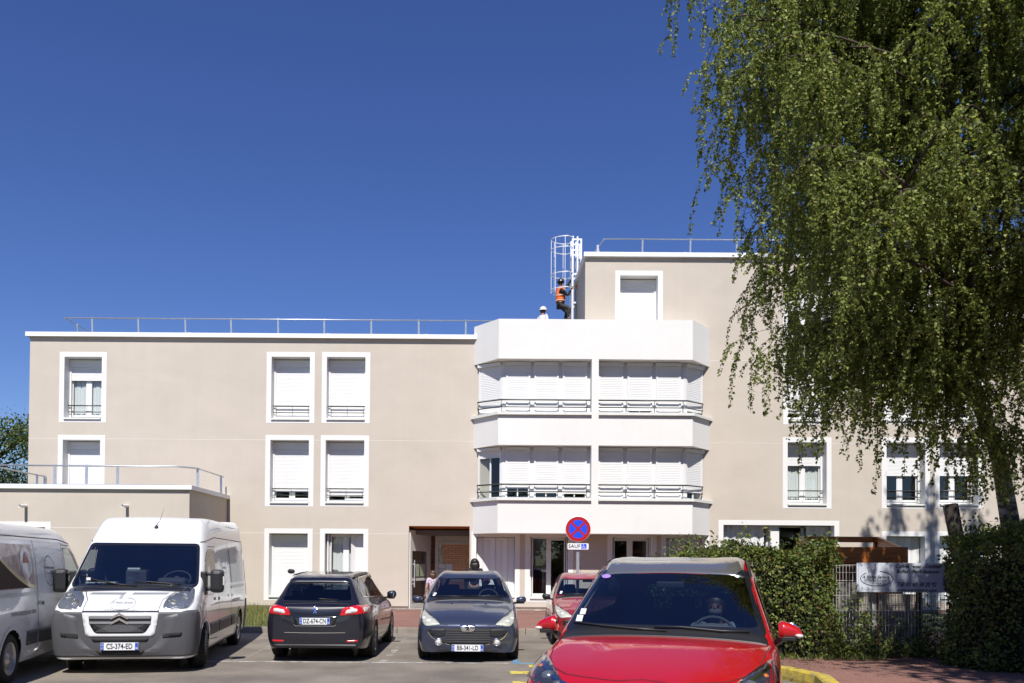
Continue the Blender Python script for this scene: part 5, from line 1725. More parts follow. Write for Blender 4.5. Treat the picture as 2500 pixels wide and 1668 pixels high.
        mb = MB(); mb.box(min(sg * 1.09, sg * 1.26), max(sg * 1.09, sg * 1.26), 1.162, 1.166, 1.22, 1.48); part('mirror_glass', mb, M['chrome'], root)
        mb = MB(); mb.cbox(min(sg * 1.265, sg * 1.288), max(sg * 1.265, sg * 1.288), 1.03, 1.09, 1.28, 1.42, .008); part('indicator', mb, M['tail_white'], root)
        # rear lamps
        l = smooth_poly([(5.30, .95), (5.38, .95), (5.38, 1.7), (5.30, 1.7)], .02)
        part('tail_lamp', B.patch('L' if sg < 0 else 'R', l, .006, .01, .08), M['tail_red'], t)
    # inside the cab
    mb = MB(); mb.prism([(.66, .9), (.74, 1.26), (.98, 1.30), (1.22, 1.24), (1.28, .9)], 'x', -.86, .86); part('dashboard', mb, M['dash'], t)
    mb = MB(); mb.cbox(-.20, .12, 1.0, 1.22, 1.24, 1.52, .03); mb.cbox(.28, .72, .95, 1.2, 1.24, 1.40, .06); part('instrument_hood', mb, M['dash'], t)
    for x in (-.55, -.05, .50): seat(t, x, 1.95, .72, h=.72)
    steering(t, .50, 1.34, 1.36, .21, R(40))
    if not low:
        mb = MB()
        for k in range(4): mb.cbox(-.17, .02, 1.0, 1.10, 1.30 + .065 * k, 1.355 + .065 * k, .008)
        part('document_tray', mb, mat('smoked_plastic', (.16, .2, .24), .3), t)
        mb = MB(); mb.box(-.74, -.52, .86, 1.02, 1.312, 1.325); mb.box(-.50, -.30, .86, 1.04, 1.314, 1.33); part('paper_sheets', mb, M['paper'], t)
        mb = MB(); mb.box(-.72, -.66, .84, .843, 1.36, 1.40); part('sticker', mb, M['paper'], t)
    mb = MB(); mb.box(-.9, .9, .8, 2.3, .40, .44); part('cabin_floor', mb, M['car_int'], t)
    mb = MB(); mb.box(-.9, .9, 2.30, 2.34, .44, 1.88); part('bulkhead', mb, M['dash'], t)
    # aerial
    l, n = B.hit('T', .10, 1.62)
    mb = MB(); mb.lathe([(.035, 0), (.03, .02), (.012, .045)], l, 'z', 10); mb.tube([l + Vector((0, 0, .04)), l + Vector((.05, .02, .12)), l + Vector((.11, .05, .34))], [.009, .004, .0018], 6)
    part('aerial', mb, M['ink'], t)
    if low:
        l, n = B.hit('T', -.25, 4.3)
        mb = MB(); mb.lathe([(.30, -.03), (.30, .03), (.26, .06), (0, .075)], (l.x, l.y, l.z), 'z', 26); part('roof_fan', mb, M['paint_white'], t)
        mb = MB(); mb.lathe([(.27, .065), (.20, .078), (.0, .085)], (l.x, l.y, l.z), 'z', 26); part('fan_grille', mb, M['galv'], t)
    return t

M['wrap'] = mat('food_picture_wrap', (0.60, 0.54, 0.50), 0.4, var=1, vscale=7, col2=(0.22, 0.07, 0.04), coat=.25, detail=7)
M['wrap_pale'] = mat('pale_picture_wrap', (0.66, 0.65, 0.64), 0.35, var=.35, vscale=2, coat=.6)
M['wrap_brown'] = mat('brown_wrap', (0.035, 0.012, 0.008), 0.6, spec=.2)
M['wrap_cream'] = mat('cream_wrap', (0.70, 0.58, 0.30), 0.3, coat=.4)
M['wrap_plate'] = mat('plate_picture', (0.60, 0.58, 0.60), 0.3, var=.2, vscale=8, coat=.4)
M['wrap_red'] = mat('red_food_picture', (0.45, 0.05, 0.02), 0.3, var=.5, vscale=12)
make_van('delivery_van', 'tall white van facing the camera with grey bumper and caterer badge on its bonnet', (-5.24, 11.92, 0), R(8.2))
make_van('delivery_van', 'low white van at the left frame edge, parked nose to the building', (-8.11, 15.26, 0), R(190.3), low=True)

# ---------------------------------------------------------------- dark estate car seen from behind
def estate():
    t = thing('estate_car', 'blue-black estate car parked with its tail to the camera', 'car', (-2.81, 18.42, 0), R(180.5))
    t.scale = (.96, 1, 1)
    st = [
     (0.08, .20, [(.66, .26, .12), (.74, .45, .10), (.72, .62, .10), (.62, .70, .12), (.48, .73, .08), (.25, .745, .04), (0, .75)]),
     (0.45, .18, [(.84, .24), (.89, .45), (.87, .68), (.80, .80), (.60, .83), (.33, .85), (0, .86)]),
     (1.30, .18, [(.87, .22), (.925, .50), (.90, .82), (.81, .93), (.62, .97), (.35, .985), (0, .99)]),
     (1.55, .18, [(.87, .22), (.925, .50), (.90, .84), (.82, .96), (.70, 1.03), (.40, 1.065), (0, 1.075)]),
     (2.20, .18, [(.87, .22), (.925, .50), (.90, .86), (.815, .98), (.62, 1.36), (.38, 1.42), (0, 1.43)]),
     (2.80, .18, [(.87, .22), (.925, .50), (.90, .87), (.81, 1.0), (.595, 1.43), (.37, 1.47), (0, 1.478)]),
     (3.75, .18, [(.87, .22), (.925, .50), (.895, .88), (.79, 1.02), (.575, 1.40), (.36, 1.44), (0, 1.45)]),
     (4.28, .20, [(.85, .24), (.90, .52), (.87, .86), (.76, 1.01), (.56, 1.31), (.35, 1.355), (0, 1.36)]),
     (4.58, .22, [(.80, .26), (.855, .50), (.83, .82), (.73, .955), (.60, .99), (.36, 1.0), (0, 1.005)]),
     (4.70, .24, [(.74, .29), (.79, .48), (.775, .78), (.70, .90), (.55, .925), (.30, .93), (0, .932)]),
    ]
    B = Body(st, (-.1, -.12, -.1), (.05, .06, .05), levels=4)
    P = M['paint_black']
    glazed(B, t, 'B', [(-.63, .985, .06), (-.545, 1.315, .04), (.545, 1.315, .04), (.63, .985, .06)], 'rear_window', 'car_glass_dark', .03)
    glazed(B, t, 'F', [(-.72, 1.06), (-.60, 1.37), (.60, 1.37), (.72, 1.06)], 'windscreen', 'windscreen', .04)
    for vw in 'LR':
        sw = [(1.62, 1.00, .03), (2.20, 1.34, .2), (2.75, 1.40, .2), (3.75, 1.37, .2), (4.18, 1.20, .06), (4.22, 1.08, .04), (2.6, 1.01, .1)]
        w = glazed(B, t, vw, sw, 'side_window', 'car_glass_dark', .015)
        part('window_trim', B.strip(vw, [(1.62, .99), (2.6, 1.0), (4.22, 1.07), (4.20, 1.21), (3.75, 1.385), (2.75, 1.415), (2.20, 1.355), (1.62, 1.0)], .016, .010), M['chrome'], w)
        for x in (2.72, 3.55): part('window_pillar', B.strip(vw, [(x + .06, 1.01), (x - .06, 1.40)], .06, .008), M['frit'], w)
        for pts in ([(1.45, .3), (1.42, .8), (1.60, .98)], [(2.74, .26), (2.76, .9), (2.72, 1.0)], [(3.45, .26), (3.55, .6), (3.72, .85), (3.74, 1.03)], [(1.5, .25), (3.4, .24)]):
            part('panel_gap', B.strip(vw, pts, .008), M['seam'], t)
        for y in (2.45, 3.35): part('door_handle', B.strip(vw, [(y, .86), (y + .2, .87)], .03, .03), P, t)
        part('sill_trim', B.strip(vw, [(1.5, .30), (3.3, .31)], .02, .008), M['chrome'], t)
        sg = -1 if vw == 'L' else 1
        part('roof_rail', B.strip('T', [(sg * .585, 2.1), (sg * .575, 2.8), (sg * .545, 4.05)], .035, .03), M['black_plastic'], t)
        # tail lamp: red rim with clear core, wrapping the corner
        lamp = smooth_poly([(sg * .42, .775, .03), (sg * .47, .90, .03), (sg * .70, .945, .03), (sg * .80, .93, .03), (sg * .80, .80, .03)], .03)
        h = part('tail_lamp', B.patch('B', lamp, .010, .014, .03), M['tail_red'], t)
        core = smooth_poly([(sg * .51, .808, .02), (sg * .535, .868, .02), (sg * .66, .893, .02), (sg * .72, .885, .02), (sg * .72, .835, .02)], .02)
        part('lamp_core', B.patch('B', core, .014, .006, .03), M['tail_white'], h)
        lside = smooth_poly([(4.15, .885, .02), (4.30, .945, .02), (4.60, .93, .02), (4.66, .80, .02), (4.45, .80, .05)], .02)
        part('tail_lamp', B.patch(vw, lside, .009, .012, .03), M['tail_red'], t)
        part('lamp_core', B.patch(vw, smooth_poly([(4.34, .90), (4.56, .905), (4.60, .83), (4.47, .83)], .02), .013, .006, .03), M['tail_white'], h)
        rf = smooth_poly([(sg * .54, .335), (sg * .735, .345), (sg * .735, .375), (sg * .54, .37)], .008)
        part('reflector', B.patch('B', rf, .008, .008, .04), M['tail_red'], t)
    for pts in ([(-.60, .77), (-.58, .58), (-.52, .50), (.52, .50), (.58, .58), (.60, .77)], [(-.56, .955), (0, .975), (.56, .955)]):
        part('panel_gap', B.strip('B', pts, .009), M['seam'], t)
    part('chrome_strip', B.strip('B', [(-.52, .497), (0, .492), (.52, .497)], .010, .012), M['chrome'], t)
    pr = smooth_poly([(-.38, .775), (.38, .775), (.34, .615), (-.34, .615)], .03)
    part('plate_recess', B.patch('B', pr, .004, .01, .05), M['frit'], t)
    part('chrome_strip', B.strip('B', [(-.36, .628), (-.33, .606), (.33, .606), (.36, .628)], .008, .010), M['chrome'], t)
    y = B.hit('B', 0, .685)[0].y
    plate(t, 'DZ-674-CN', 0, y + .02, .685, 1)
    # small rampant animal emblem
    em = [([(-.03, -.055), (-.012, -.055), (-.004, -.02), (.012, -.055), (.03, -.055), (.018, -.01), (.022, .02), (.05, .01), (.045, .03), (.012, .042), (.0, .06), (-.03, .05), (-.018, .03), (-.045, .025), (-.04, .008), (-.012, .008)], [tuple(range(16))])]
    part('emblem', B.art('B', em, 0, .865, .012), M['chrome'], t)
    wiper(t, B, 'B', [(-.02, 1.03), (-.05, 1.035), (-.38, 1.02)], .02)
    part('spoiler', B.patch('T', smooth_poly([(-.55, 4.20), (.55, 4.20), (.52, 4.34), (-.52, 4.34)], .03), .018, .016, .06), P, t)
    lo = smooth_poly([(-.70, .245), (.70, .245), (.72, .30), (-.72, .30)], .02)
    part('bumper_skirt', B.patch('B', lo, .006, .008, .05), M['black_plastic'], t)
    for yc in (.95, 3.77): B.wheel_cut(yc, .33, .375)
    B.build('body', P, t)
    for sg in (-1, 1):
        for yc in (.95, 3.77):
            wheel(t, sg * .815, yc, .33, .225); wheel_well(t, sg * .88, yc, .33, .38)
            part('arch_lip', arch_ring(B, 'L' if sg < 0 else 'R', yc, .33, .385, .03), P, t)
        mirror_unit(t, sg * .90, 1.72, 1.02, .19, .15, .13, P, sg, (sg * .84, 1.75, .96))
    for x in (-.37, .37): seat(t, x, 2.45, .40, h=.60)
    mb = MB(); mb.cbox(-.62, .62, 3.15, 3.32, .5, 1.02, .05)
    for x in (-.42, .42): mb.cbox(x - .12, x + .12, 3.18, 3.28, 1.04, 1.17, .04)
    part('rear_bench', mb, M['car_int'], t)
    mb = MB(); mb.box(-.62, .62, 3.35, 4.45, .90, .92); part('parcel_shelf', mb, M['dash'], t)
    mb = MB(); mb.box(-.7, .7, 1.4, 4.4, .28, .32); part('cabin_floor', mb, M['car_int'], t)
    return t
estate()

# ---------------------------------------------------------------- hatchbacks facing the camera
def hatch(name, label, paint_m, loc, rotz, s=1.0, plate_txt=None, mirror_m=None, seats=True, sticker=False, lamp='lamp_dull'):
    t = thing(name, label, 'car', loc, rotz)
    t.scale = (s, s, s)
    st = [
     (0.06, .17, [(.60, .22, .12), (.70, .38, .11), (.69, .55, .09), (.60, .61, .07), (.44, .625, .04), (.24, .635, .02), (0, .64)]),
     (0.30, .16, [(.78, .20), (.83, .40), (.815, .60), (.735, .71), (.56, .745), (.30, .77), (0, .775)]),
     (0.85, .16, [(.83, .18), (.868, .42), (.85, .72), (.775, .86), (.60, .90), (.33, .92), (0, .925)]),
     (1.12, .16, [(.83, .18), (.872, .44), (.855, .78), (.79, .925), (.66, .96), (.36, .985), (0, .99)]),
     (1.28, .16, [(.83, .18), (.872, .44), (.857, .80), (.80, .95), (.715, 1.03), (.41, 1.08), (0, 1.09)]),
     (1.68, .16, [(.83, .18), (.872, .44), (.857, .82), (.80, .97), (.665, 1.27), (.39, 1.335), (0, 1.345)]),
     (2.05, .16, [(.83, .18), (.872, .44), (.857, .83), (.795, .98), (.60, 1.42), (.36, 1.475), (0, 1.485)]),
     (2.55, .16, [(.83, .18), (.872, .44), (.857, .84), (.79, .99), (.585, 1.46), (.35, 1.505), (0, 1.512)]),
     (3.30, .17, [(.83, .19), (.872, .46), (.85, .85), (.77, 1.0), (.565, 1.44), (.34, 1.48), (0, 1.487)]),
     (3.82, .19, [(.81, .23), (.85, .48), (.82, .86), (.72, 1.0), (.53, 1.34), (.33, 1.38), (0, 1.385)]),
     (4.10, .24, [(.74, .28), (.79, .50), (.76, .80), (.66, .95), (.54, 1.01), (.32, 1.03), (0, 1.035)]),
    ]
    B = Body(st, (-.13, -.14, -.10), (.06, .06, .04), levels=4)
    P = M[paint_m]
    ws = glazed(B, t, 'F', [(-.735, 1.035, .05), (-.605, 1.395, .05), (.605, 1.395, .05), (.735, 1.035, .05), (.4, 1.03, .3), (-.4, 1.03, .3)], 'windscreen', 'windscreen', .03)
    glazed(B, t, 'B', [(-.55, 1.07), (-.48, 1.34), (.48, 1.34), (.55, 1.07)], 'rear_window', 'car_glass', .03)
    for vw in 'LR':
        sg = -1 if vw == 'L' else 1
        w = glazed(B, t, vw, [(1.42, 1.01, .04), (1.85, 1.32, .15), (2.35, 1.42, .15), (3.35, 1.40, .12), (3.70, 1.08, .06), (2.5, 1.01, .1)], 'side_window', 'car_glass', .018)
        part('window_pillar', B.strip(vw, [(2.52, 1.0), (2.45, 1.45)], .07, .008), M['frit'], w)
        for pts in ([(1.18, .3), (1.16, .7), (1.38, 1.0)], [(2.48, .24), (2.50, .98)], [(1.2, .24), (3.0, .24)]):
            part('panel_gap', B.strip(vw, pts, .008), M['seam'], t)
        part('door_handle', B.strip(vw, [(2.2, .85), (2.4, .86)], .03, .03), P, t)
        part('side_moulding', B.strip(vw, [(1.22, .52), (2.46, .53)], .05, .01), M['black_plastic'], t)
        # long swept headlight, seen both from front and above
        q = smooth_poly([(sg * .455, .635, .03), (sg * .56, .615, .04), (sg * .71, .60, .04), (sg * .785, .68, .04), (sg * .80, .79, .03), (sg * .785, .835, .02), (sg * .70, .79, .05), (sg * .56, .715, .06)], .03)
        h = part('headlight', B.patch('F', q, .003, .012, .03), M[lamp], t)
        for (a, c, r_) in ((.66, .672, .052), (.745, .72, .04)):
            l, n = B.hit('F', sg * a, c); mb = MB(); mb.ellipsoid(l + n * .0, (r_, .02, r_ * .8)); part('headlight_lens', mb, M['tail_white'], h)
        part('headlight_cover', B.patch('F', q, .018, .016, .05), M['lens'], h)
        # dark blocks beside the grille, round fog lamps
        bl = smooth_poly([(sg * .36, .565, .03), (sg * .64, .56, .05), (sg * .66, .48, .06), (sg * .54, .43, .05), (sg * .38, .44, .04)], .03)
        part('bumper_insert', B.patch('F', bl, .006, .01, .04), M['black_plastic'], t)
        l, n = B.hit('F', sg * .485, .345)
        fg = link('fog_lamp', None, t, l + Vector((0, .0, 0)))
        mb = MB(); mb.lathe([(.050, .02), (.066, -.012), (.054, -.022), (.046, -.010)], (0, 0, 0), 'y', 24); part('fog_lamp_ring', mb, M['chrome'], fg)
        mb = MB(); mb.ellipsoid((0, -.004, 0), (.046, .014, .046)); part('fog_lamp_lens', mb, M['tail_white'], fg)
        hl_ = [(sg * .80, .84), (sg * .70, .80), (sg * .56, .725), (sg * .45, .65)]
        part('panel_gap', B.strip('F', [(sg * .33, .625), (sg * .44, .645), (sg * .58, .735), (sg * .76, .86)], .007), M['seam'], t)
        part('chrome_strip', B.strip('F', [(sg * .66, .50), (sg * .60, .42), (sg * .53, .375)], .012, .008), M['chrome'], t)
        part('chrome_strip', B.strip('F', [(sg * .43, .33), (sg * .30, .305)], .012, .008), M['chrome'], t)
        part('panel_gap', B.strip('F', [(sg * .665, .56), (sg * .70, .52), (sg * .72, .47)], .007), M['seam'], t)
    gi = smooth_poly([(-.40, .57, .03), (.40, .57, .03), (.37, .44, .05), (.44, .36, .05), (.40, .315, .04), (-.40, .315, .04), (-.44, .36, .05), (-.37, .44, .05)], .03)
    g = part('grille', B.patch('F', gi, .008, .012, .05), M['seam'], t)
    for k in range(6):
        z = .545 - k * .038; wd = .37 if k != 3 else .36
        part('grille_bar', B.strip('F', [(-wd, z), (wd, z)], .006, .02), M['grey_plastic'], g)
    # shield emblem
    sh = smooth_poly([(-.13, .625, .01), (.13, .625, .01), (.105, .535, .02), (.07, .52, .02), (-.07, .52, .02), (-.105, .535, .02)], .01)
    e = part('emblem', B.patch('F', sh, .03, .02, .03), M['chrome'], t)
    em = [([(-.03, -.04), (-.012, -.04), (-.004, -.015), (.012, -.04), (.03, -.04), (.018, -.008), (.022, .015), (.05, .008), (.045, .022), (.012, .03), (.0, .042), (-.03, .036), (-.018, .02), (-.045, .018), (-.04, .006), (-.012, .006)], [tuple(range(16))])]
    part('emblem_relief', B.art('F', em, 0, .575, .036), M['seam'], e)
    yy = B.hit('F', 0, .255)[0].y
    if plate_txt: plate(t, plate_txt, 0, yy - .035, .255, region='92')
    cw = smooth_poly([(-.74, 1.13), (.74, 1.13), (.75, 1.225), (-.75, 1.225)], .03)
    part('cowl', B.patch('T', cw, .005, .01, .06), M['black_plastic'], t)
    for sg in (-1, 1):
        l, n = B.hit('T', sg * .30, .95); mb = MB(); mb.ellipsoid(l + n * .006, (.014, .02, .010)); part('washer_jet', mb, M['black_plastic'], t)
    wiper(t, B, 'F', [(.02, 1.055), (.3, 1.06), (.62, 1.055)], .016); wiper(t, B, 'F', [(-.62, 1.055), (-.3, 1.052), (.0, 1.05)], .016)
    for yc in (.85, 3.45): B.wheel_cut(yc, .31, .355)
    B.build('body', P, t)
    for sg in (-1, 1):
        for yc in (.85, 3.45):
            wheel(t, sg * .765, yc, .31, .205); wheel_well(t, sg * .83, yc, .31, .36)
            part('arch_lip', arch_ring(B, 'L' if sg < 0 else 'R', yc, .31, .365, .03), P, t)
        mirror_unit(t, sg * .86, 1.45, .995, .18, .115, .13, M[mirror_m] if mirror_m else P, sg, (sg * .80, 1.46, .93))
    for x in (-.35, .35): seat(t, x, 2.35, .40, h=.62)
    mb = MB(); mb.cbox(-.60, .60, 3.05, 3.2, .45, 1.0, .05)
    part('rear_bench', mb, M['car_int'], t)
    steering(t, .35, 1.72, 1.02, .18, R(58))
    mb = MB(); mb.prism([(1.22, .7), (1.30, 1.02), (1.55, 1.01), (1.68, .9), (1.7, .7)], 'x', -.70, .70)
    mb.ellipsoid((.35, 1.52, 1.01), (.2, .1, .055)); part('dashboard', mb, M['dash'], t)
    mb = MB(); mb.box(-.7, .7, 1.3, 3.9, .26, .30); part('cabin_floor', mb, M['car_int'], t)
    mb = MB(); mb.cbox(-.11, .11, 1.86, 1.90, 1.31, 1.365, .012); mb.tube([(0, 1.9, 1.36), (0, 1.95, 1.42)], .01, 6); part('rear_view_mirror', mb, M['ink'], t)
    for (x, z) in ((-.62, 1.10), (-.635, 1.07)):
        part('windscreen_sticker', B.patch('F', [(x - .025, z - .012), (x + .025, z - .012), (x + .028, z + .012), (x - .022, z + .012)], .008, 0, .03), M['paper'], ws)
    if sticker:
        mb = MB(); mb.lathe([(0, 0), (.075, 0)], (.33, 3.93, 1.28), 'y', 24); o = part('window_disc', mb, mat('red_disc', (.25, .04, .05), .6), t)
        v, f = text_mesh('A', .12, bold=.006); mb = MB().add([(a + .33, 3.925, c + 1.28) for a, c in v], f); part('disc_letter', mb, M['ink'], o)
    mb = MB(); l, n = B.hit('T', 0, 3.7); mb.tube([l, l + Vector((0, .10, .22))], .004, 5); part('aerial', mb, M['ink'], t)
    return t
hatch('hatchback', 'dark steel-blue hatchback facing the camera in the middle of the car park', 'paint_steel', (-.25, 13.72, 0), 0, 1.0, 'BB-341-LD', sticker=True)
hatch('hatchback', 'small dull red hatchback with black mirrors half hidden behind the bright red car', 'paint_red2', (2.22, 16.3, 0), R(-2), .965, None, 'black_plastic')
# ================================================================ PLANTS
def leaf_mat(name, c1, c2, c3, trans=0.35, rough=0.45, spec=0.4):
    """two-sided leaf: colour varies per clump, part of the light comes through"""
    m, n, l, b = new_mat(name)
    out = n['Material Output']
    ge = n.new('ShaderNodeNewGeometry')
    rp = n.new('ShaderNodeValToRGB')
    rp.color_ramp.elements[0].position = 0.0; rp.color_ramp.elements[0].color = (*c1, 1)
    rp.color_ramp.elements[1].position = 1.0; rp.color_ramp.elements[1].color = (*c3, 1)
    e = rp.color_ramp.elements.new(0.55); e.color = (*c2, 1)
    l.new(ge.outputs['Random Per Island'], rp.inputs[0])
    l.new(rp.outputs[0], b.inputs['Base Color'])
    b.inputs['Roughness'].default_value = rough
    b.inputs['Specular IOR Level'].default_value = spec
    tl = n.new('ShaderNodeBsdfTranslucent')
    hs = n.new('ShaderNodeHueSaturation'); hs.inputs['Saturation'].default_value = 1.1; hs.inputs['Value'].default_value = 1.6; hs.inputs['Hue'].default_value = 0.485
    l.new(rp.outputs[0], hs.inputs['Color']); l.new(hs.outputs[0], tl.inputs[0])
    ms = n.new('ShaderNodeMixShader'); ms.inputs[0].default_value = trans
    l.new(b.outputs[0], ms.inputs[1]); l.new(tl.outputs[0], ms.inputs[2]); l.new(ms.outputs[0], out.inputs[0])
    return m
M['birch_leaf'] = leaf_mat('birch_leaf', (0.085, 0.115, 0.024), (0.165, 0.215, 0.048), (0.36, 0.39, 0.12), 0.38, 0.5, 0.25)
M['hedge_leaf'] = leaf_mat('hedge_leaf', (0.045, 0.072, 0.016), (0.105, 0.145, 0.030), (0.24, 0.25, 0.065), 0.25, 0.5, 0.25)
M['hedge_leaf_dry'] = leaf_mat('brown_hedge_leaf', (0.10, 0.05, 0.02), (0.15, 0.09, 0.03), (0.20, 0.13, 0.05), 0.2, 0.6)
M['dark_leaf'] = leaf_mat('dark_leaf', (0.018, 0.035, 0.010), (0.035, 0.060, 0.016), (0.06, 0.09, 0.02), 0.15, 0.6)
M['far_leaf'] = leaf_mat('far_leaf', (0.035, 0.060, 0.012), (0.070, 0.105, 0.020), (0.14, 0.17, 0.04), 0.25, 0.5)
M['grass'] = leaf_mat('grass_blade', (0.10, 0.13, 0.03), (0.19, 0.21, 0.06), (0.32, 0.29, 0.12), 0.3, 0.6)
def bark():
    m, n, l, b = new_mat('birch_bark')
    tc = n.new('ShaderNodeTexCoord'); mp = n.new('ShaderNodeMapping'); mp.inputs['Scale'].default_value = (3, 3, 9)
    l.new(tc.outputs['Object'], mp.inputs[0])
    t = n.new('ShaderNodeTexNoise'); t.inputs['Scale'].default_value = 1.6; t.inputs['Detail'].default_value = 8; t.inputs['Roughness'].default_value = 0.7
    l.new(mp.outputs[0], t.inputs['Vector'])
    rp = n.new('ShaderNodeValToRGB')
    rp.color_ramp.elements[0].position = 0.44; rp.color_ramp.elements[0].color = (0.035, 0.028, 0.022, 1)
    rp.color_ramp.elements[1].position = 0.60; rp.color_ramp.elements[1].color = (0.42, 0.36, 0.31, 1)
    l.new(t.outputs['Fac'], rp.inputs[0]); l.new(rp.outputs[0], b.inputs['Base Color'])
    b.inputs['Roughness'].default_value = 0.85
    bp = n.new('ShaderNodeBump'); bp.inputs['Strength'].default_value = 0.8; bp.inputs['Distance'].default_value = 0.03
    l.new(t.outputs['Fac'], bp.inputs['Height']); l.new(bp.outputs[0], b.inputs['Normal'])
    return m
M['birch_bark'] = bark()
M['twig'] = mat('brown_twig', (0.055, 0.035, 0.025), 0.8)
M['bark_dark'] = mat('dark_bark', (0.06, 0.045, 0.035), 0.9, var=0.5, vscale=8, bump=0.5)

def unit(v): return v / np.maximum(np.linalg.norm(v, axis=-1, keepdims=True), 1e-9)

def leaves_mesh(name, P, D, U, L, W, m, fold=0.25):
    """ovate pointed leaves: base at P, tip along D, blade normal from U; 2 folded quads = 6 verts each"""
    n = len(P)
    D = unit(D); S = unit(np.cross(D, U)); Nn = np.cross(S, D)
    L = L[:, None]; W = W[:, None]
    mid = P + D * L * 0.38
    V = np.empty((n, 4, 3))
    V[:, 0] = P; V[:, 1] = mid + S * W * .5 + Nn * W * fold * .5; V[:, 2] = P + D * L; V[:, 3] = mid - S * W * .5 + Nn * W * fold * .5
    me = bpy.data.meshes.new(name)
    me.vertices.add(n * 4); me.vertices.foreach_set('co', V.reshape(-1))
    me.loops.add(n * 6); me.polygons.add(n * 2)
    base = np.arange(n)[:, None] * 4
    idx = np.concatenate([base + np.array([[0, 1, 2]]), base + np.array([[0, 2, 3]])], axis=1)
    me.loops.foreach_set('vertex_index', idx.reshape(-1).astype(np.int32))
    me.polygons.foreach_set('loop_start', np.arange(0, n * 6, 3, dtype=np.int32))
    me.polygons.foreach_set('loop_total', np.full(n * 2, 3, dtype=np.int32))
    me.materials.append(m)
    me.update(calc_edges=True)
    return me

def rand_dirs(n): 
    v = rng.normal(size=(n, 3)); return unit(v)

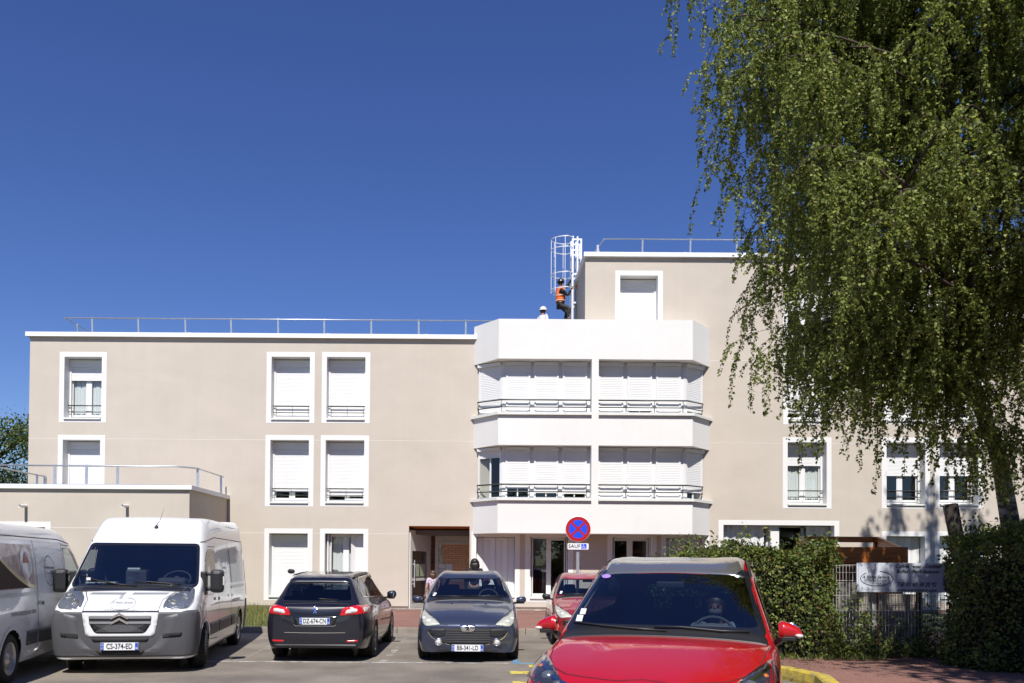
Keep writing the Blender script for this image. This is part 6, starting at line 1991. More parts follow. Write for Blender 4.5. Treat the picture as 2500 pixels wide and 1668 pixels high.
# ---------------------------------------------------------------- the big weeping birch
def birch():
    base = at(2462, 1300, 14.9); base.z = .15
    t = thing('birch_tree', 'tall weeping birch with hanging leafy twigs filling the upper right', 'tree', base)
    B0 = np.array([0.0, 0, 0])
    def loc(px, py, Y): p = at(px, py, Y) - base; return np.array(p)
    trunk = [np.array([.15, .1, -.1]), loc(2470, 1300, 14.9), loc(2440, 1120, 14.9), loc(2395, 1000, 14.8), loc(2352, 890, 14.7), loc(2365, 720, 14.6), loc(2350, 480, 14.5), loc(2320, 240, 14.5), loc(2290, 20, 14.5), loc(2270, -180, 14.5), loc(2250, -330, 14.5)]
    rad = [.20, .158, .135, .115, .10, .09, .08, .07, .055, .035, .02]
    mb = MB(); mb.tube([Vector(p) for p in trunk], rad, 14)
    fork = [trunk[4], loc(2390, 820, 15.0), loc(2440, 640, 15.4), loc(2480, 420, 15.8), loc(2500, 150, 16.0), loc(2500, -50, 16.0)]
    mb.tube([Vector(p) for p in fork], [.09, .075, .06, .05, .035, .02], 10)
    part('trunk', mb, M['birch_bark'], t)
    # limbs: from trunk points outwards, up then arching over
    tr = np.array(trunk); limbs = []
    zs = np.linspace(0, 1, len(trunk))
    def tpoint(u):
        x = u * (len(trunk) - 1); i = min(int(x), len(trunk) - 2); f = x - i
        return tr[i] * (1 - f) + tr[i + 1] * f
    top = tpoint(1)[2]
    mbL = MB(); curves = []
    r = np.random.default_rng(21)
    Ci = CAM_M.inverted()
    def proj_px(p):
        q = Ci @ Vector(p); return PPX + FOC * q.x / -q.z, PPY - FOC * q.y / -q.z
    def left_edge(py):
        return float(np.interp(py, [-400, 0, 100, 200, 330, 420, 500, 600, 700, 800, 900, 960, 1010, 1060, 1120, 1300], [1600, 1640, 1690, 1705, 1690, 1740, 1780, 1810, 1800, 1810, 1850, 1880, 1930, 2000, 2200, 2350]))
    def arch(p0, ang, reach, rise, droop, rr, n=9):
        d = np.array([math.cos(ang), math.sin(ang), 0])
        pts = []
        for k in range(n + 1):
            s = k / n
            p = p0 + d * reach * s + np.array([0, 0, rise * math.sin(min(1, s * 1.25) * PI / 2) - droop * max(0, s - .45) ** 2 * 3.3])
            p = p + np.array([r.normal() * .07, r.normal() * .07, r.normal() * .05]) * s
            pts.append(p)
        tip = pts[-1] + np.array(base)
        if proj_px(tip)[0] < left_edge(proj_px(tip)[1]) - 30: return pts, False
        mbL.tube([Vector(p) for p in pts], [rr * (1 - .82 * k / n) for k in range(n + 1)], 6)
        curves.append(np.array(pts)); return pts, True
    # crown radius by height: widest at the upper left
    nl = 110
    for i in range(nl):
        u = .36 + .62 * ((i + .5) / nl) ** .9
        p0 = tpoint(u)
        ang = i * 2.399 + r.normal() * .2
        h = (p0[2]) / top
        left = math.cos(ang) < -.25
        reach = (5.2 - 3.4 * max(0, h - .55) / .45) * r.uniform(.75, 1.0)
        if h < .42: reach *= .72
        if left: reach *= 1.0
        if math.sin(ang) < -.1: reach *= 1.12
        if math.cos(ang) > .2: reach *= .85
        pts, ok = arch(p0, ang, reach, r.uniform(.7, 1.9), r.uniform(.6, 1.3), .055 * (1.2 - .5 * h))
        if not ok: continue
        # side branches
        for q in range(5):
            s = r.uniform(.25, .9); k = int(s * 9)
            arch(np.array(pts[k]), ang + r.choice([-1, 1]) * r.uniform(.4, 1.1), reach * r.uniform(.25, .5), r.uniform(.1, .6), r.uniform(.3, .9), .022, 6)
    # a few explicit lower sprays seen in front of the facade
    for (a, c, rr) in (((2290, 20, 14.5), (2450, 40, 11.6), .03), ((2290, 20, 14.5), (2300, 20, 11.6), .03), ((2350, 480, 14.5), (2500, 330, 12.0), .03), ((2270, -180, 14.5), (2380, -120, 11.8), .03), ((2270, -180, 14.5), (2150, -60, 11.8), .03),
            ((2352, 890, 14.7), (1768, 845, 13.6), 0.018),
            ((2352, 890, 14.7), (1840, 880, 13.9), 0.020),
            ((2395, 1000, 14.8), (1930, 985, 13.7), 0.022),
            ((2395, 1000, 14.8), (2010, 960, 14.2), 0.020),
            ((2352, 890, 14.7), (1980, 900, 13.2), 0.022),
            ((2395, 1000, 14.8), (2120, 1010, 13.8), 0.020),
            ((2395, 1000, 14.8), (2210, 1040, 13.6), 0.020),
            ((2440, 1120, 14.9), (2290, 1090, 13.5), 0.018),
            ((2440, 1120, 14.9), (2370, 1120, 13.4), 0.018),
            ((2440, 1120, 14.9), (2450, 1120, 13.2), 0.018),
            ((2440, 1120, 14.9), (2540, 1100, 13.5), 0.018),
            ((2395, 1000, 14.8), (2440, 1050, 13.0), 0.020),
            ((2395, 1000, 14.8), (2330, 1030, 13.2), 0.020),
            ((2365, 720, 14.6), (1815, 620, 13.4), 0.030),
            ((2365, 720, 14.6), (1830, 690, 14.0), 0.028),
            ((2365, 720, 14.6), (1880, 740, 13.2), 0.025),
            ((2350, 480, 14.5), (1790, 470, 13.6), 0.030),
            ((2350, 480, 14.5), (1745, 400, 14.2), 0.030),
            ((2320, 240, 14.5), (1705, 300, 13.8), 0.030),
            ((2320, 240, 14.5), (1705, 220, 14.3), 0.028),
            ((2320, 240, 14.5), (1715, 170, 14.0), 0.028),
            ((2290, 20, 14.5), (1700, 100, 14.0), 0.030),
            ((2290, 20, 14.5), (1690, 50, 14.6), 0.028),
            ((2290, 20, 14.5), (1650, -50, 14.2), 0.028),
            ((2270, -180, 14.5), (1640, -100, 14.2), 0.025),
            ((2350, 480, 14.5), (1800, 540, 14.9), 0.028),
            ((2350, 480, 14.5), (1850, 480, 12.6), 0.028),
            ((2365, 720, 14.6), (2440, 860, 12.9), 0.025),
            ((2352, 890, 14.7), (2300, 930, 13.0), 0.022),
            ((2352, 890, 14.7), (2470, 960, 13.2), 0.020),
            ((2365, 720, 14.6), (2200, 800, 13.0), 0.028),
            ((2365, 720, 14.6), (2330, 760, 12.8), 0.025),
            ((2352, 890, 14.7), (2180, 930, 13.4), 0.020),
            ((2395, 1000, 14.8), (2070, 920, 13.9), 0.020),
            ((2350, 480, 14.5), (2420, 600, 12.5), 0.028),
            ((2350, 480, 14.5), (2200, 560, 12.5), 0.028),
            ((2350, 480, 14.5), (2050, 430, 12.2), 0.028),
            ((2320, 240, 14.5), (1950, 250, 12.4), 0.028),
            ((2320, 240, 14.5), (2150, 180, 12.0), 0.028),
            ((2320, 240, 14.5), (2400, 220, 12.0), 0.028),
            ((2352, 890, 14.7), (2540, 900, 13.6), 0.020),
            ((2365, 720, 14.6), (2000, 800, 12.9), 0.022),
            ((2395, 1000, 14.8), (2250, 900, 12.9), 0.020),
            ((2352, 890, 14.7), (2420, 880, 12.8), 0.020)):
        A = loc(*a); C = loc(*c); pts = []
        for k in range(11):
            s = k / 10
            p = A * (1 - s) + C * s + np.array([0, 0, .75 * math.sin(s * PI) * (.55 + .45 * s)]) + r.normal(size=3) * .04
            pts.append(p)
        mbL.tube([Vector(p) for p in pts], [rr * .62 * (1 - .8 * k / 10) for k in range(11)], 6); curves.append(np.array(pts))
    part('branch', mbL, M['twig'], t)
    # hanging twigs from the outer parts of the branches
    tw_v = []; tw_f = []
    LP, LD, LU, LL = [], [], [], []
    def twig(p, L, dirx, fine=1):
        n = max(4, int(L / .12)); pts = [p]; d = np.array([dirx[0], dirx[1], .15]); d = d / np.linalg.norm(d)
        cur = p.copy(); step = L / n; sway = r.normal(size=2) * .035
        for k in range(n):
            d = d + np.array([sway[0], sway[1], -.42 - .25 * (k / n)]) ; d = d / np.linalg.norm(d)
            cur = cur + d * step; pts.append(cur.copy())
        pts = np.array(pts)
        o = len(tw_v); w = .004
        for k, q in enumerate(pts):
            ww = w * (1 - .6 * k / n)
            for a in (0, 2.09, 4.19): tw_v.append((q[0] + ww * math.cos(a), q[1] + ww * math.sin(a), q[2]))
        for k in range(n):
            for a in range(3): tw_f.append((o + 3 * k + a, o + 3 * k + (a + 1) % 3, o + 3 * k + 3 + (a + 1) % 3, o + 3 * k + 3 + a))
        m = int(L / .0155)
        s = r.uniform(.08, 1, m) * n; i = np.minimum(s.astype(int), n - 1); f = (s - i)[:, None]
        P = pts[i] * (1 - f) + pts[i + 1] * f
        side = rand_dirs(m) * np.array([1, 1, .3]); side = unit(side)
        LP.append(P + side * .012); LD.append(side * .75 + np.array([0, 0, -.75]) + r.normal(size=(m, 3)) * .2); LU.append(side + rand_dirs(m) * .8); LL.append(r.uniform(.032, .070, m))
        return pts
    cnt = 0
    for c in curves:
        n = len(c); seglen = np.linalg.norm(np.diff(c, axis=0), axis=1).sum()
        k = max(2, int(seglen * 6.6))
        for q in range(k):
            s = r.uniform(.22, 1.0) * (n - 1); i = min(int(s), n - 2); f = s - i
            p = c[i] * (1 - f) + c[i + 1] * f
            L = r.uniform(.45, 1.55)
            # keep the hanging fringe above the hedge top and open on the lower left
            zmin = 2.6
            pp = p + np.array(base)
            if pp[2] - L < zmin: L = max(.25, pp[2] - zmin)
            if pp[2] < 2.4 or pp[2] > 14.3: continue
            ax, ay = proj_px(pp)
            if ax < left_edge(ay) + r.normal() * 22 and not c.shape[0] == 11: continue
            pts = twig(p, L, r.normal(size=2) * .9)
            if r.random() < .55 and L > .6:
                j = r.integers(2, len(pts) - 2) if len(pts) > 5 else 2
                twig(pts[j], L * r.uniform(.3, .6), r.normal(size=2) * 1.2)
            cnt += 1
    mt = MB(); mt.add(tw_v, tw_f)
    o = part('hanging_twigs', mt, M['twig'], t)
    P = np.concatenate(LP); D = np.concatenate(LD); U = np.concatenate(LU); L = np.concatenate(LL)
    print('birch leaves', len(P), 'twigs', cnt)
    me = leaves_mesh('crown', P, D, U, L, L * .78, M['birch_leaf'])
    link('crown', me, t)
    return t
birch()

# ---------------------------------------------------------------- hedges
def cloud_leaves(n, inside, lo, hi, density=None):
    out = []
    c = 0
    while c < n:
        p = rng.uniform(lo, hi, size=(n, 3)); k = inside(p); out.append(p[k]); c += k.sum()
    return np.concatenate(out)[:n]

def vnoise(P, s, seed=0):
    """cheap smooth 3D noise"""
    q = P * s
    a = np.sin(q[:, 0] * 1.7 + seed) * np.cos(q[:, 1] * 1.3 + q[:, 2] * .9 + seed * 2) + np.sin(q[:, 2] * 2.1 + q[:, 0] * .7 - seed) * .7 + np.cos(q[:, 1] * 2.6 - q[:, 0] * 1.9 + seed) * .5
    return a / 2.2

def hedge(name, label, outline, ztop, n, leaf=(.045, .08), seed=0, m='hedge_leaf', dry=.04, ground=.15):
    """clipped-then-grown-out hedge over a plan polygon; ztop(x, y) gives its height"""
    xs = [p[0] for p in outline]; ys = [p[1] for p in outline]
    cx, cy = sum(xs) / len(xs), sum(ys) / len(ys)
    t = thing(name, label, 'hedge', (cx, cy, ground))
    # sample a shell near the surface: sides and top
    P = []; Nn = []
    segs = []
    for i in range(len(outline)):
        a = np.array(outline[i]); b_ = np.array(outline[(i + 1) % len(outline)])
        segs.append((a, b_, np.linalg.norm(b_ - a)))
    tot = sum(s[2] for s in segs)
    nside = int(n * .68)
    for a, b_, L in segs:
        k = int(nside * L / tot); s = rng.uniform(0, 1, k)[:, None]
        xy = a * (1 - s) + b_ * s
        d = (b_ - a) / L; nn = np.array([d[1], -d[0]])
        if np.dot(nn, (a + b_) / 2 - np.array([cx, cy])) < 0: nn = -nn
        zt = np.array([ztop(x, y) for x, y in xy]); z = ground + rng.uniform(0, 1, k) * (zt - ground)
        q = np.column_stack([xy, z])
        rnd = np.clip((q[:, 2] - (zt - .35)) / .35, 0, 1) ** 2 * .22
        bulge = vnoise(q, 1.9, seed) * .19 + vnoise(q, 5.5, seed + 3) * .10 - rnd
        dep = rng.exponential(.10, k) - .02
        off = (bulge - dep)[:, None]
        q[:, :2] += nn * off
        P.append(q); Nn.append(np.column_stack([np.tile(nn, (k, 1)), np.full(k, .35)]))
    ntop = n - nside
    q = []
    while len(q) < ntop:
        x = rng.uniform(min(xs), max(xs)); y = rng.uniform(min(ys), max(ys))
        if in_poly(x, y, outline): q.append((x, y, 0))
    q = np.array(q); zt = np.array([ztop(x, y) for x, y, _ in q])
    q[:, 2] = zt + vnoise(q, 1.8, seed + 5) * .15 + vnoise(q, 5.5, seed + 1) * .09 - rng.exponential(.07, len(q)) + .03
    P.append(q); Nn.append(np.tile(np.array([0, -.2, 1.0]), (len(q), 1)))
    # shoots standing out of the top
    sh = []
    for k in range(int(ntop / 70)):
        i = rng.integers(0, len(q)); b0 = q[i]; h = rng.uniform(.10, .38); lean = rng.normal(size=2) * .25
        m_ = int(h / .02)
        s = np.linspace(0, 1, m_)[:, None]
        sh.append(b0 + np.column_stack([lean[0] * s * h, lean[1] * s * h, s * h]) + rng.normal(size=(m_, 3)) * .02)
    if sh:
        sh = np.concatenate(sh); P.append(sh); Nn.append(np.tile(np.array([0, -.3, .6]), (len(sh), 1)))
    P = np.concatenate(P); Nn = np.concatenate(Nn)
    P = P - np.array([cx, cy, ground])
    P[:, 2] = np.maximum(P[:, 2], .01)
    k = len(P)
    D = rand_dirs(k) * .9 + np.array([0, 0, -.25]) + unit(Nn) * .45
    U = unit(Nn) + rand_dirs(k) * .75
    L = rng.uniform(leaf[0], leaf[1], k)
    sel = rng.random(k) < dry
    link('leaves', leaves_mesh('leaves', P[~sel], D[~sel], U[~sel], L[~sel], L[~sel] * .62, M[m]), t)
    if dry: link('withered_leaves', leaves_mesh('withered_leaves', P[sel], D[sel], U[sel], L[sel], L[sel] * .6, M['hedge_leaf_dry']), t)
    # twiggy core
    mb = MB(); r = random.Random(seed)
    for k in range(int(tot * 16)):
        x = r.uniform(min(xs), max(xs)); y = r.uniform(min(ys), max(ys))
        if not in_poly(x, y, outline): continue
        h = ztop(x, y) - ground
        a = Vector((x - cx, y - cy, 0)); pts = [a]
        for j in range(4): pts.append(pts[-1] + Vector((r.gauss(0, .06), r.gauss(0, .06), h * .24)))
        mb.tube(pts, [.014, .012, .009, .006, .003], 5)
    part('stems', mb, M['bark_dark'], t)
    # dense heart, the shade inside put into its near-black colour
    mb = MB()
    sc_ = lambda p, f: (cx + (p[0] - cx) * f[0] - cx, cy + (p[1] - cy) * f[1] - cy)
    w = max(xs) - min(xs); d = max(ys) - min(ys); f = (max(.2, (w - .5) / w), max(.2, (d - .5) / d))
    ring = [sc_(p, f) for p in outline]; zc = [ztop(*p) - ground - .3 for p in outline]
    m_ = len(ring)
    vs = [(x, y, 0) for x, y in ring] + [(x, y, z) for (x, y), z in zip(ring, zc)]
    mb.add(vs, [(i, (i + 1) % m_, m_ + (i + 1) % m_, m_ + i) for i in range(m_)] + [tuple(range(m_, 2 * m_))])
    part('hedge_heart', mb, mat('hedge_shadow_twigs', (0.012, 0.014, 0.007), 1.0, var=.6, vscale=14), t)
    return t
YF = 14.0
def HX(px, Y): return at(px, 1500, Y).x
# left hedge: from behind the red car to the mesh fence
hl_o = [(2.7, 15.2), (2.85, 14.1), (4.2, 13.75), (HX(1990, 13.5), 13.45), (HX(2045, 13.7), 13.7), (HX(2045, 14.6), 14.7), (4.4, 15.3)]
zl = lambda x, y: 1.86 + .12 * math.sin(x * 2.1) + .05 * math.sin(x * 5.3 + y) - .38 * min(1, max(0, (4.1 - x) / 1.2)) + (.10 if x > 4.4 else 0)
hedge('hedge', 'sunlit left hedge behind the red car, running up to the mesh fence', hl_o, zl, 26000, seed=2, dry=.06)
# right hedge: nearer the camera, taller, running out of the frame
hr_o = [(HX(2310, 13.6), 13.7), (HX(2325, 12.6), 12.5), (HX(2400, 12.0), 11.85), (HX(2560, 11.6), 11.6), (10.5, 11.4), (10.5, 13.6)]
zr_ = lambda x, y: 2.02 + .10 * math.sin(x * 2.4) + .06 * math.sin(x * 6.1 + y * 2) - (.26 if x < 7.0 else 0) + .10 * (x - 7)
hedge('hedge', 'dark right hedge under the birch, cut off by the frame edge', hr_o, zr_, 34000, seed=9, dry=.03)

# climbers on the mesh fence: sprays of leaves low down
def creeper():
    x0, x1 = HX(2040, YF), HX(2330, YF)
    t = thing('creeper', 'loose leafy creeper straggling over the foot of the mesh fence', 'plant', ((x0 + x1) / 2, YF - .1, .15))
    cx = (x0 + x1) / 2
    P = []; mb = MB(); r = random.Random(5)
    for k in range(46):
        x = r.uniform(x0 - .1, x1 + .1) - cx; h = r.uniform(.15, .75) if r.random() < .75 else r.uniform(.7, 1.25)
        pts = [Vector((x, r.uniform(-.12, .05), 0))]
        n = 7
        for j in range(n): pts.append(pts[-1] + Vector((r.gauss(0, .07), r.gauss(-.005, .02), h / n)))
        mb.tube(pts, [.006] * 4 + [.003] * (n - 3), 4)
        for j in range(int(h * 55)):
            s = r.uniform(.1, 1) * n; i = min(int(s), n - 1); p = pts[i].lerp(pts[i + 1], s - i)
            P.append((p.x + r.gauss(0, .05), p.y + r.gauss(-.02, .04), max(.02, p.z + r.gauss(0, .04))))
    for k in range(1500):
        P.append((r.uniform(x0 - .2, x1 + .2) - cx, r.gauss(-.12, .13), abs(r.gauss(0, .13)) + .02))
    part('stems', mb, M['twig'], t)
    P = np.array(P); k = len(P)
    L = rng.uniform(.045, .075, k)
    link('leaves', leaves_mesh('leaves', P, rand_dirs(k) + np.array([0, -.4, -.2]), rand_dirs(k) * .7 + np.array([0, -.7, .6]), L, L * .62, M['hedge_leaf']), t)
creeper()

# ---------------------------------------------------------------- generic broadleaf tree
def leafy_tree(name, label, x, y, z0, h, r_, n, m='far_leaf', leaf=.10, seed=1, group=None, zc=.62, trunk_h=.35, conical=False):
    t = thing(name, label, 'tree', (x, y, z0), 0, group)
    rr = random.Random(seed); R_ = np.random.default_rng(seed)
    mb = MB(); top = Vector((rr.gauss(0, .15), rr.gauss(0, .15), h * .8))
    mb.tube([Vector((0, 0, -.1)), Vector((0, 0, h * trunk_h)), top], [h * .018, h * .014, h * .004], 9)
    ends = []
    for k in range(26 if not conical else 50):
        a = rr.uniform(0, 2 * PI); u = rr.uniform(trunk_h * .8, .95) if not conical else (k + .5) / 50 * .96 + .03
        p = Vector((0, 0, h * u * .85 if not conical else h * u))
        prof = math.sqrt(max(.05, 1 - ((u - zc) / .5) ** 2)) if not conical else (1.02 - u)
        L = r_ * prof * rr.uniform(.75, 1.05)
        e = p + Vector((math.cos(a) * L, math.sin(a) * L, (h * .12 * rr.uniform(.3, 1)) if not conical else -L * .15))
        mid = p.lerp(e, .5) + Vector((0, 0, .04 * h if not conical else .0))
        mb.tube([p, mid, e], [h * .006, h * .004, .01], 5)
        ends.append((p, mid, e, L))
    part('trunk', mb, M['bark_dark'], t)
    P = []
    w = np.array([e[3] for e in ends]); w = w / w.sum()
    for (p, mid, e, L), k in zip(ends, (w * n).astype(int)):
        s = R_.beta(2.2, 1.2, k)[:, None]; p, mid, e = map(np.array, (p, mid, e))
        q = p * (1 - s) ** 2 + 2 * mid * s * (1 - s) + e * s * s
        sg = (.16 if not conical else .12) * r_
        nc = max(3, k // 60); cc = q[R_.integers(0, k, nc)] if k else q
        q2 = cc[R_.integers(0, nc, k)] + R_.normal(size=(k, 3)) * sg * np.array([1, 1, .75])
        P.append(q2)
    P = np.concatenate(P); k = len(P); P[:, 2] = np.maximum(P[:, 2], .3)
    L = R_.uniform(leaf * .7, leaf * 1.2, k)
    D = unit(R_.normal(size=(k, 3))) + np.array([0, 0, -.3]); U = unit(R_.normal(size=(k, 3))) + np.array([0, -.2, .7])
    link('crown', leaves_mesh('crown', P, D, U, L, L * .62, M[m]), t)
    return t
# tree beyond the left end of the building
p = at(20, 1300, 40)
leafy_tree('broadleaf_tree', 'green tree rising behind the annex roof at the left frame edge', p.x - .6, 40, 0, 9.6, 3.6, 16000, leaf=.16, seed=4)
p = at(2230, 1390, 21)
# ================================================================ STREET FURNITURE
def flat_shapes(shapes, ox, oy, oz, sx=1.0):
    """2D artwork laid on a vertical sheet facing -y"""
    mb = MB()
    for v, f in shapes: mb.add([(ox + sx * a, oy, oz + b) for a, b in v], f)
    return mb
M['sign_red'] = mat('sign_red', (0.42, 0.012, 0.018), 0.35)
M['sign_blue'] = mat('sign_blue', (0.01, 0.075, 0.80), 0.35)
M['sign_white'] = mat('sign_white', (0.78, 0.79, 0.80), 0.35)
def traffic_sign():
    Y = 19.22
    p = at(1411, 1292, Y)
    t = thing('traffic_sign', 'round red and blue no stopping sign on a grey post with a SAUF plate', 'road sign', (p.x, Y, .135))
    z = p.z - .135; r = .300
    mb = MB(); mb.box(-.034, .034, 0, .04, -.1, z + .25); part('pole', mb, M['galv'], t)
    mb = MB(); mb.lathe([(0, -.004), (r - .012, -.004), (r, 0), (r, .016), (r - .01, .02), (0, .02)], (0, -.03, z), 'y', 56); part('sign_disc', mb, M['sign_white'], t)
    d = t.children[-1]
    mb = flat_shapes([ring2d(0, 0, .288, .288, .078, 56)], 0, -.036, z); part('red_ring', mb, M['sign_red'], d)
    mb = flat_shapes([disc2d(0, 0, .211, .211, 48)], 0, -.0355, z); part('blue_field', mb, M['sign_blue'], d)
    mb = MB()
    for a in (45, -45):
        c, s_ = math.cos(R(a)), math.sin(R(a)); h = .026; L = .213
        mb.add([(-L * c + h * s_, -.0375 - (.0006 if a > 0 else 0), z - L * s_ - h * c), (L * c + h * s_, -.0375 - (.0006 if a > 0 else 0), z + L * s_ - h * c), (L * c - h * s_, -.0375 - (.0006 if a > 0 else 0), z + L * s_ + h * c), (-L * c - h * s_, -.0375 - (.0006 if a > 0 else 0), z - L * s_ + h * c)], [(0, 1, 2, 3)])
    part('red_cross', mb, M['sign_red'], d)
    pz = at(1411, 1334.3, Y).z - .135
    pl = smooth_poly([(-.245, -.073), (.245, -.073), (.245, .073), (-.245, .073)], .03, 5)
    mb = MB(); mb.prism([(a, c + pz) for a, c in pl], 'y', -.045, -.03); pp = part('sign_plate', mb, M['sign_white'], t)
    v, f = text_mesh('SAUF', .115, 0, 1.08, bold=.002); part('plate_lettering', flat_shapes([(v, f)], -.085, -.047, pz), M['ink'], pp)
    mb = MB(); mb.box(.075, .195, -.0475, -.045, pz - .058, pz + .058); part('wheelchair_field', mb, M['sign_blue'], pp)
    sh = [disc2d(-.008, .040, .011, .011, 12), ring2d(-.005, -.018, .032, .032, .009, 24, 120, 390),
          ([(-.014, .028), (-.004, .028), (-.002, -.012), (-.012, -.010)], [(0, 1, 2, 3)]), ([(-.005, .010), (.020, .008), (.020, .002), (-.005, .003)], [(0, 1, 2, 3)]),
          ([(-.008, -.004), (.022, -.008), (.020, -.016), (-.010, -.012)], [(0, 1, 2, 3)]), ([(.014, -.010), (.022, -.010), (.038, -.044), (.029, -.046)], [(0, 1, 2, 3)]), ([(.030, -.046), (.046, -.038), (.047, -.045), (.032, -.052)], [(0, 1, 2, 3)])]
    part('wheelchair_symbol', flat_shapes(sh, .135, -.049, pz), M['sign_white'], pp)
traffic_sign()

# ---------------------------------------------------------------- mesh fence and caterer's board
x0, x1 = HX(2026, YF), HX(2345, YF)
t = thing('mesh_fence', 'white welded mesh fence between the two hedges behind the signboard', 'fence', ((x0 + x1) / 2, YF, .15))
w = (x1 - x0) / 2
def mesh_panel(a, c, z1, dx, dz, r, y, m, parent, name):
    mb = MB()
    n = int((c - a) / dx)
    for i in range(n + 1): mb.box(a + i * (c - a) / n - r, a + i * (c - a) / n + r, y - r, y + r, 0, z1 + .03)
    k = int(z1 / dz)
    for j in range(k + 1): mb.box(a, c, y - r * 1.2 - r, y - r, j * z1 / k - r + .01, j * z1 / k + r + .01)
    return part(name, mb, m, parent)
M['wire_white'] = mat('white_coated_wire', (0.42, 0.42, 0.40), 0.5)
M['wire_grey'] = mat('grey_wire', (0.14, 0.14, 0.14), 0.6)
mesh_panel(-w, w, 1.50, .055, .215, .0032, 0, M['wire_white'], t, 'mesh_panel')
mesh_panel(-w, w, 1.12, .036, .036, .0016, .10, M['wire_grey'], t, 'fine_mesh_panel')
mb = MB(); px_ = HX(2136, YF) - (x0 + x1) / 2; mb.cbox(px_ - .035, px_ + .035, .02, .09, -.1, 1.15, .006); part('fence_post', mb, M['wire_white'], t)
mb = MB(); px_ = HX(2256, YF) - (x0 + x1) / 2; mb.cbox(px_ - .04, px_ + .04, .12, .2, -.1, 1.55, .006); part('fence_post', mb, M['bark_dark'], t)
mb = MB()
YB_ = 14.55
t = thing('screen_panels', 'pale weathered boards leaning behind the mesh fence', 'panel', (HX(2145, YB_), YB_, .15))
for (a, c, z) in ((2042, 2132, 1.22), (2147, 2252, 1.02)):
    mb = MB(); xa_, xc_ = HX(a, YB_) - t.location.x, HX(c, YB_) - t.location.x
    mb.cbox(xa_, xc_, 0, .03, .12, z, .006); part('board', mb, mat('weathered_board', (.40, .36, .31), .85, var=.35, vscale=3), t)

YS = 13.86
sc0 = at(2091, 1374, YS); sc1 = at(2330, 1447, YS)
t = thing('signboard', 'grey-white catering signboard with oval badge and phone number, fixed on the mesh fence', 'signboard', ((sc0.x + sc1.x) / 2, YS, sc1.z))
W_ = sc1.x - sc0.x; H_ = sc0.z - sc1.z
M['board_white'] = mat('signboard_sheet', (0.58, 0.61, 0.67), 0.5, var=.12, vscale=3)
mb = MB(); mb.cbox(-W_ / 2 + .03, W_ / 2, -.012, .012, 0, H_, .003); mb.box(-W_ / 2, -W_ / 2 + .028, -.006, .006, .01, H_ - .005); part('board_sheet', mb, M['board_white'], t)
ppm = FOC / YS
def sx(px): return at(px, 1410, YS).x - t.location.x
def sz(py): return at(2200, py, YS).z - t.location.z
lg = logo2d((1006 - 330) / 8.393 / ppm)
part('logo', flat_shapes([(v, f) for v, f in lg], sx(2060 + 668 / 8.393), -.016, sz(1350 + 530 / 8.393)), M['ink'], t)
def board_text(body, px_l, px_r, py, hgt, shear=.25):
    v, f = text_mesh(body, hgt, shear, 1.0, 'LEFT', bold=hgt * .022)
    wd = max(a for a, b in v); k = (sx(px_r) - sx(px_l)) / wd
    part('lettering', flat_shapes([([(a * k, b) for a, b in v], f)], sx(px_l), -.016, sz(py)), M['ink'], t)
q = lambda x: 2060 + x / 8.393
board_text('Coffret repas - Cocktail', q(1045), q(1985), 1350 + 278 / 8.393, .080)
board_text('Buffet - Petit d\u00e9jeuner', q(1070), q(1960), 1350 + 385 / 8.393, .080)
board_text('T\u00e9l: 01 61 38 20 92', q(1080), q(1890), 1350 + 648 / 8.393, .098)
board_text('www.avs-traiteur.com', q(1080), q(1890), 1350 + 762 / 8.393, .070)
v, f = text_mesh('Saint-Quentin-en-Yvelines', .036, .2, 1.1, 'LEFT'); k = (sx(q(985)) - sx(q(345))) / max(a for a, b in v)
part('lettering', flat_shapes([([(a * k, b) for a, b in v], f)], sx(q(345)), -.016, sz(1350 + 745 / 8.393)), M['ink_grey'], t)
mb = MB()
for (a, c) in ((358, 265), (372, 718), (1815, 715)): mb.lathe([(0, -.018), (.008, -.016), (.008, -.010)], (sx(q(a)), 0, sz(1350 + c / 8.393)), 'y', 8)
part('bolt', mb, M['ink'], t)

# ---------------------------------------------------------------- timber bin shelter behind the fence
Yf_, Yb_ = 15.75, 17.6
A = at(1990, 1335.5, Yf_); Bq = at(2199, 1336, Yf_); Cq = at(1953, 1309.5, Yb_); Dq = at(2141, 1311, Yb_)
t = thing('bin_shelter', 'open-topped orange-brown timber enclosure behind the signboard', 'shelter', ((A.x + Bq.x) / 2, Yf_, .12))
o3 = Vector(t.location)
mb = MB()
n = 12; hgt = A.z - .15
for i in range(n):
    z0_ = .05 + (hgt - .05) * i / n
    mb.box(A.x - o3.x, Bq.x - o3.x, 0, .03, z0_ + .004, z0_ + (hgt - .05) / n)
part('plank_wall', mb, M['wood_dark'], t)
mb = MB(); mb.bar(A - o3 + Vector((-.05, -.02, -.15)), Bq - o3 + Vector((.12, -.02, -.15)), .04, .30); part('top_beam', mb, M['wood'], t)
mb = MB(); mb.bar(Cq - o3 + Vector((0, 0, -.06)), Dq - o3 + Vector((0, 0, -.06)), .05, .12); part('top_beam', mb, M['wood'], t)
mb = MB(); mb.bar(A - o3 + Vector((0, 0, -.05)), Cq - o3 + Vector((0, 0, -.05)), .05, .11); part('rafter', mb, M['wood'], t)
mb = MB(); mb.bar(Bq - o3 + Vector((0, 0, -.05)), Dq - o3 + Vector((0, 0, -.05)), .05, .11); part('rafter', mb, M['wood'], t)
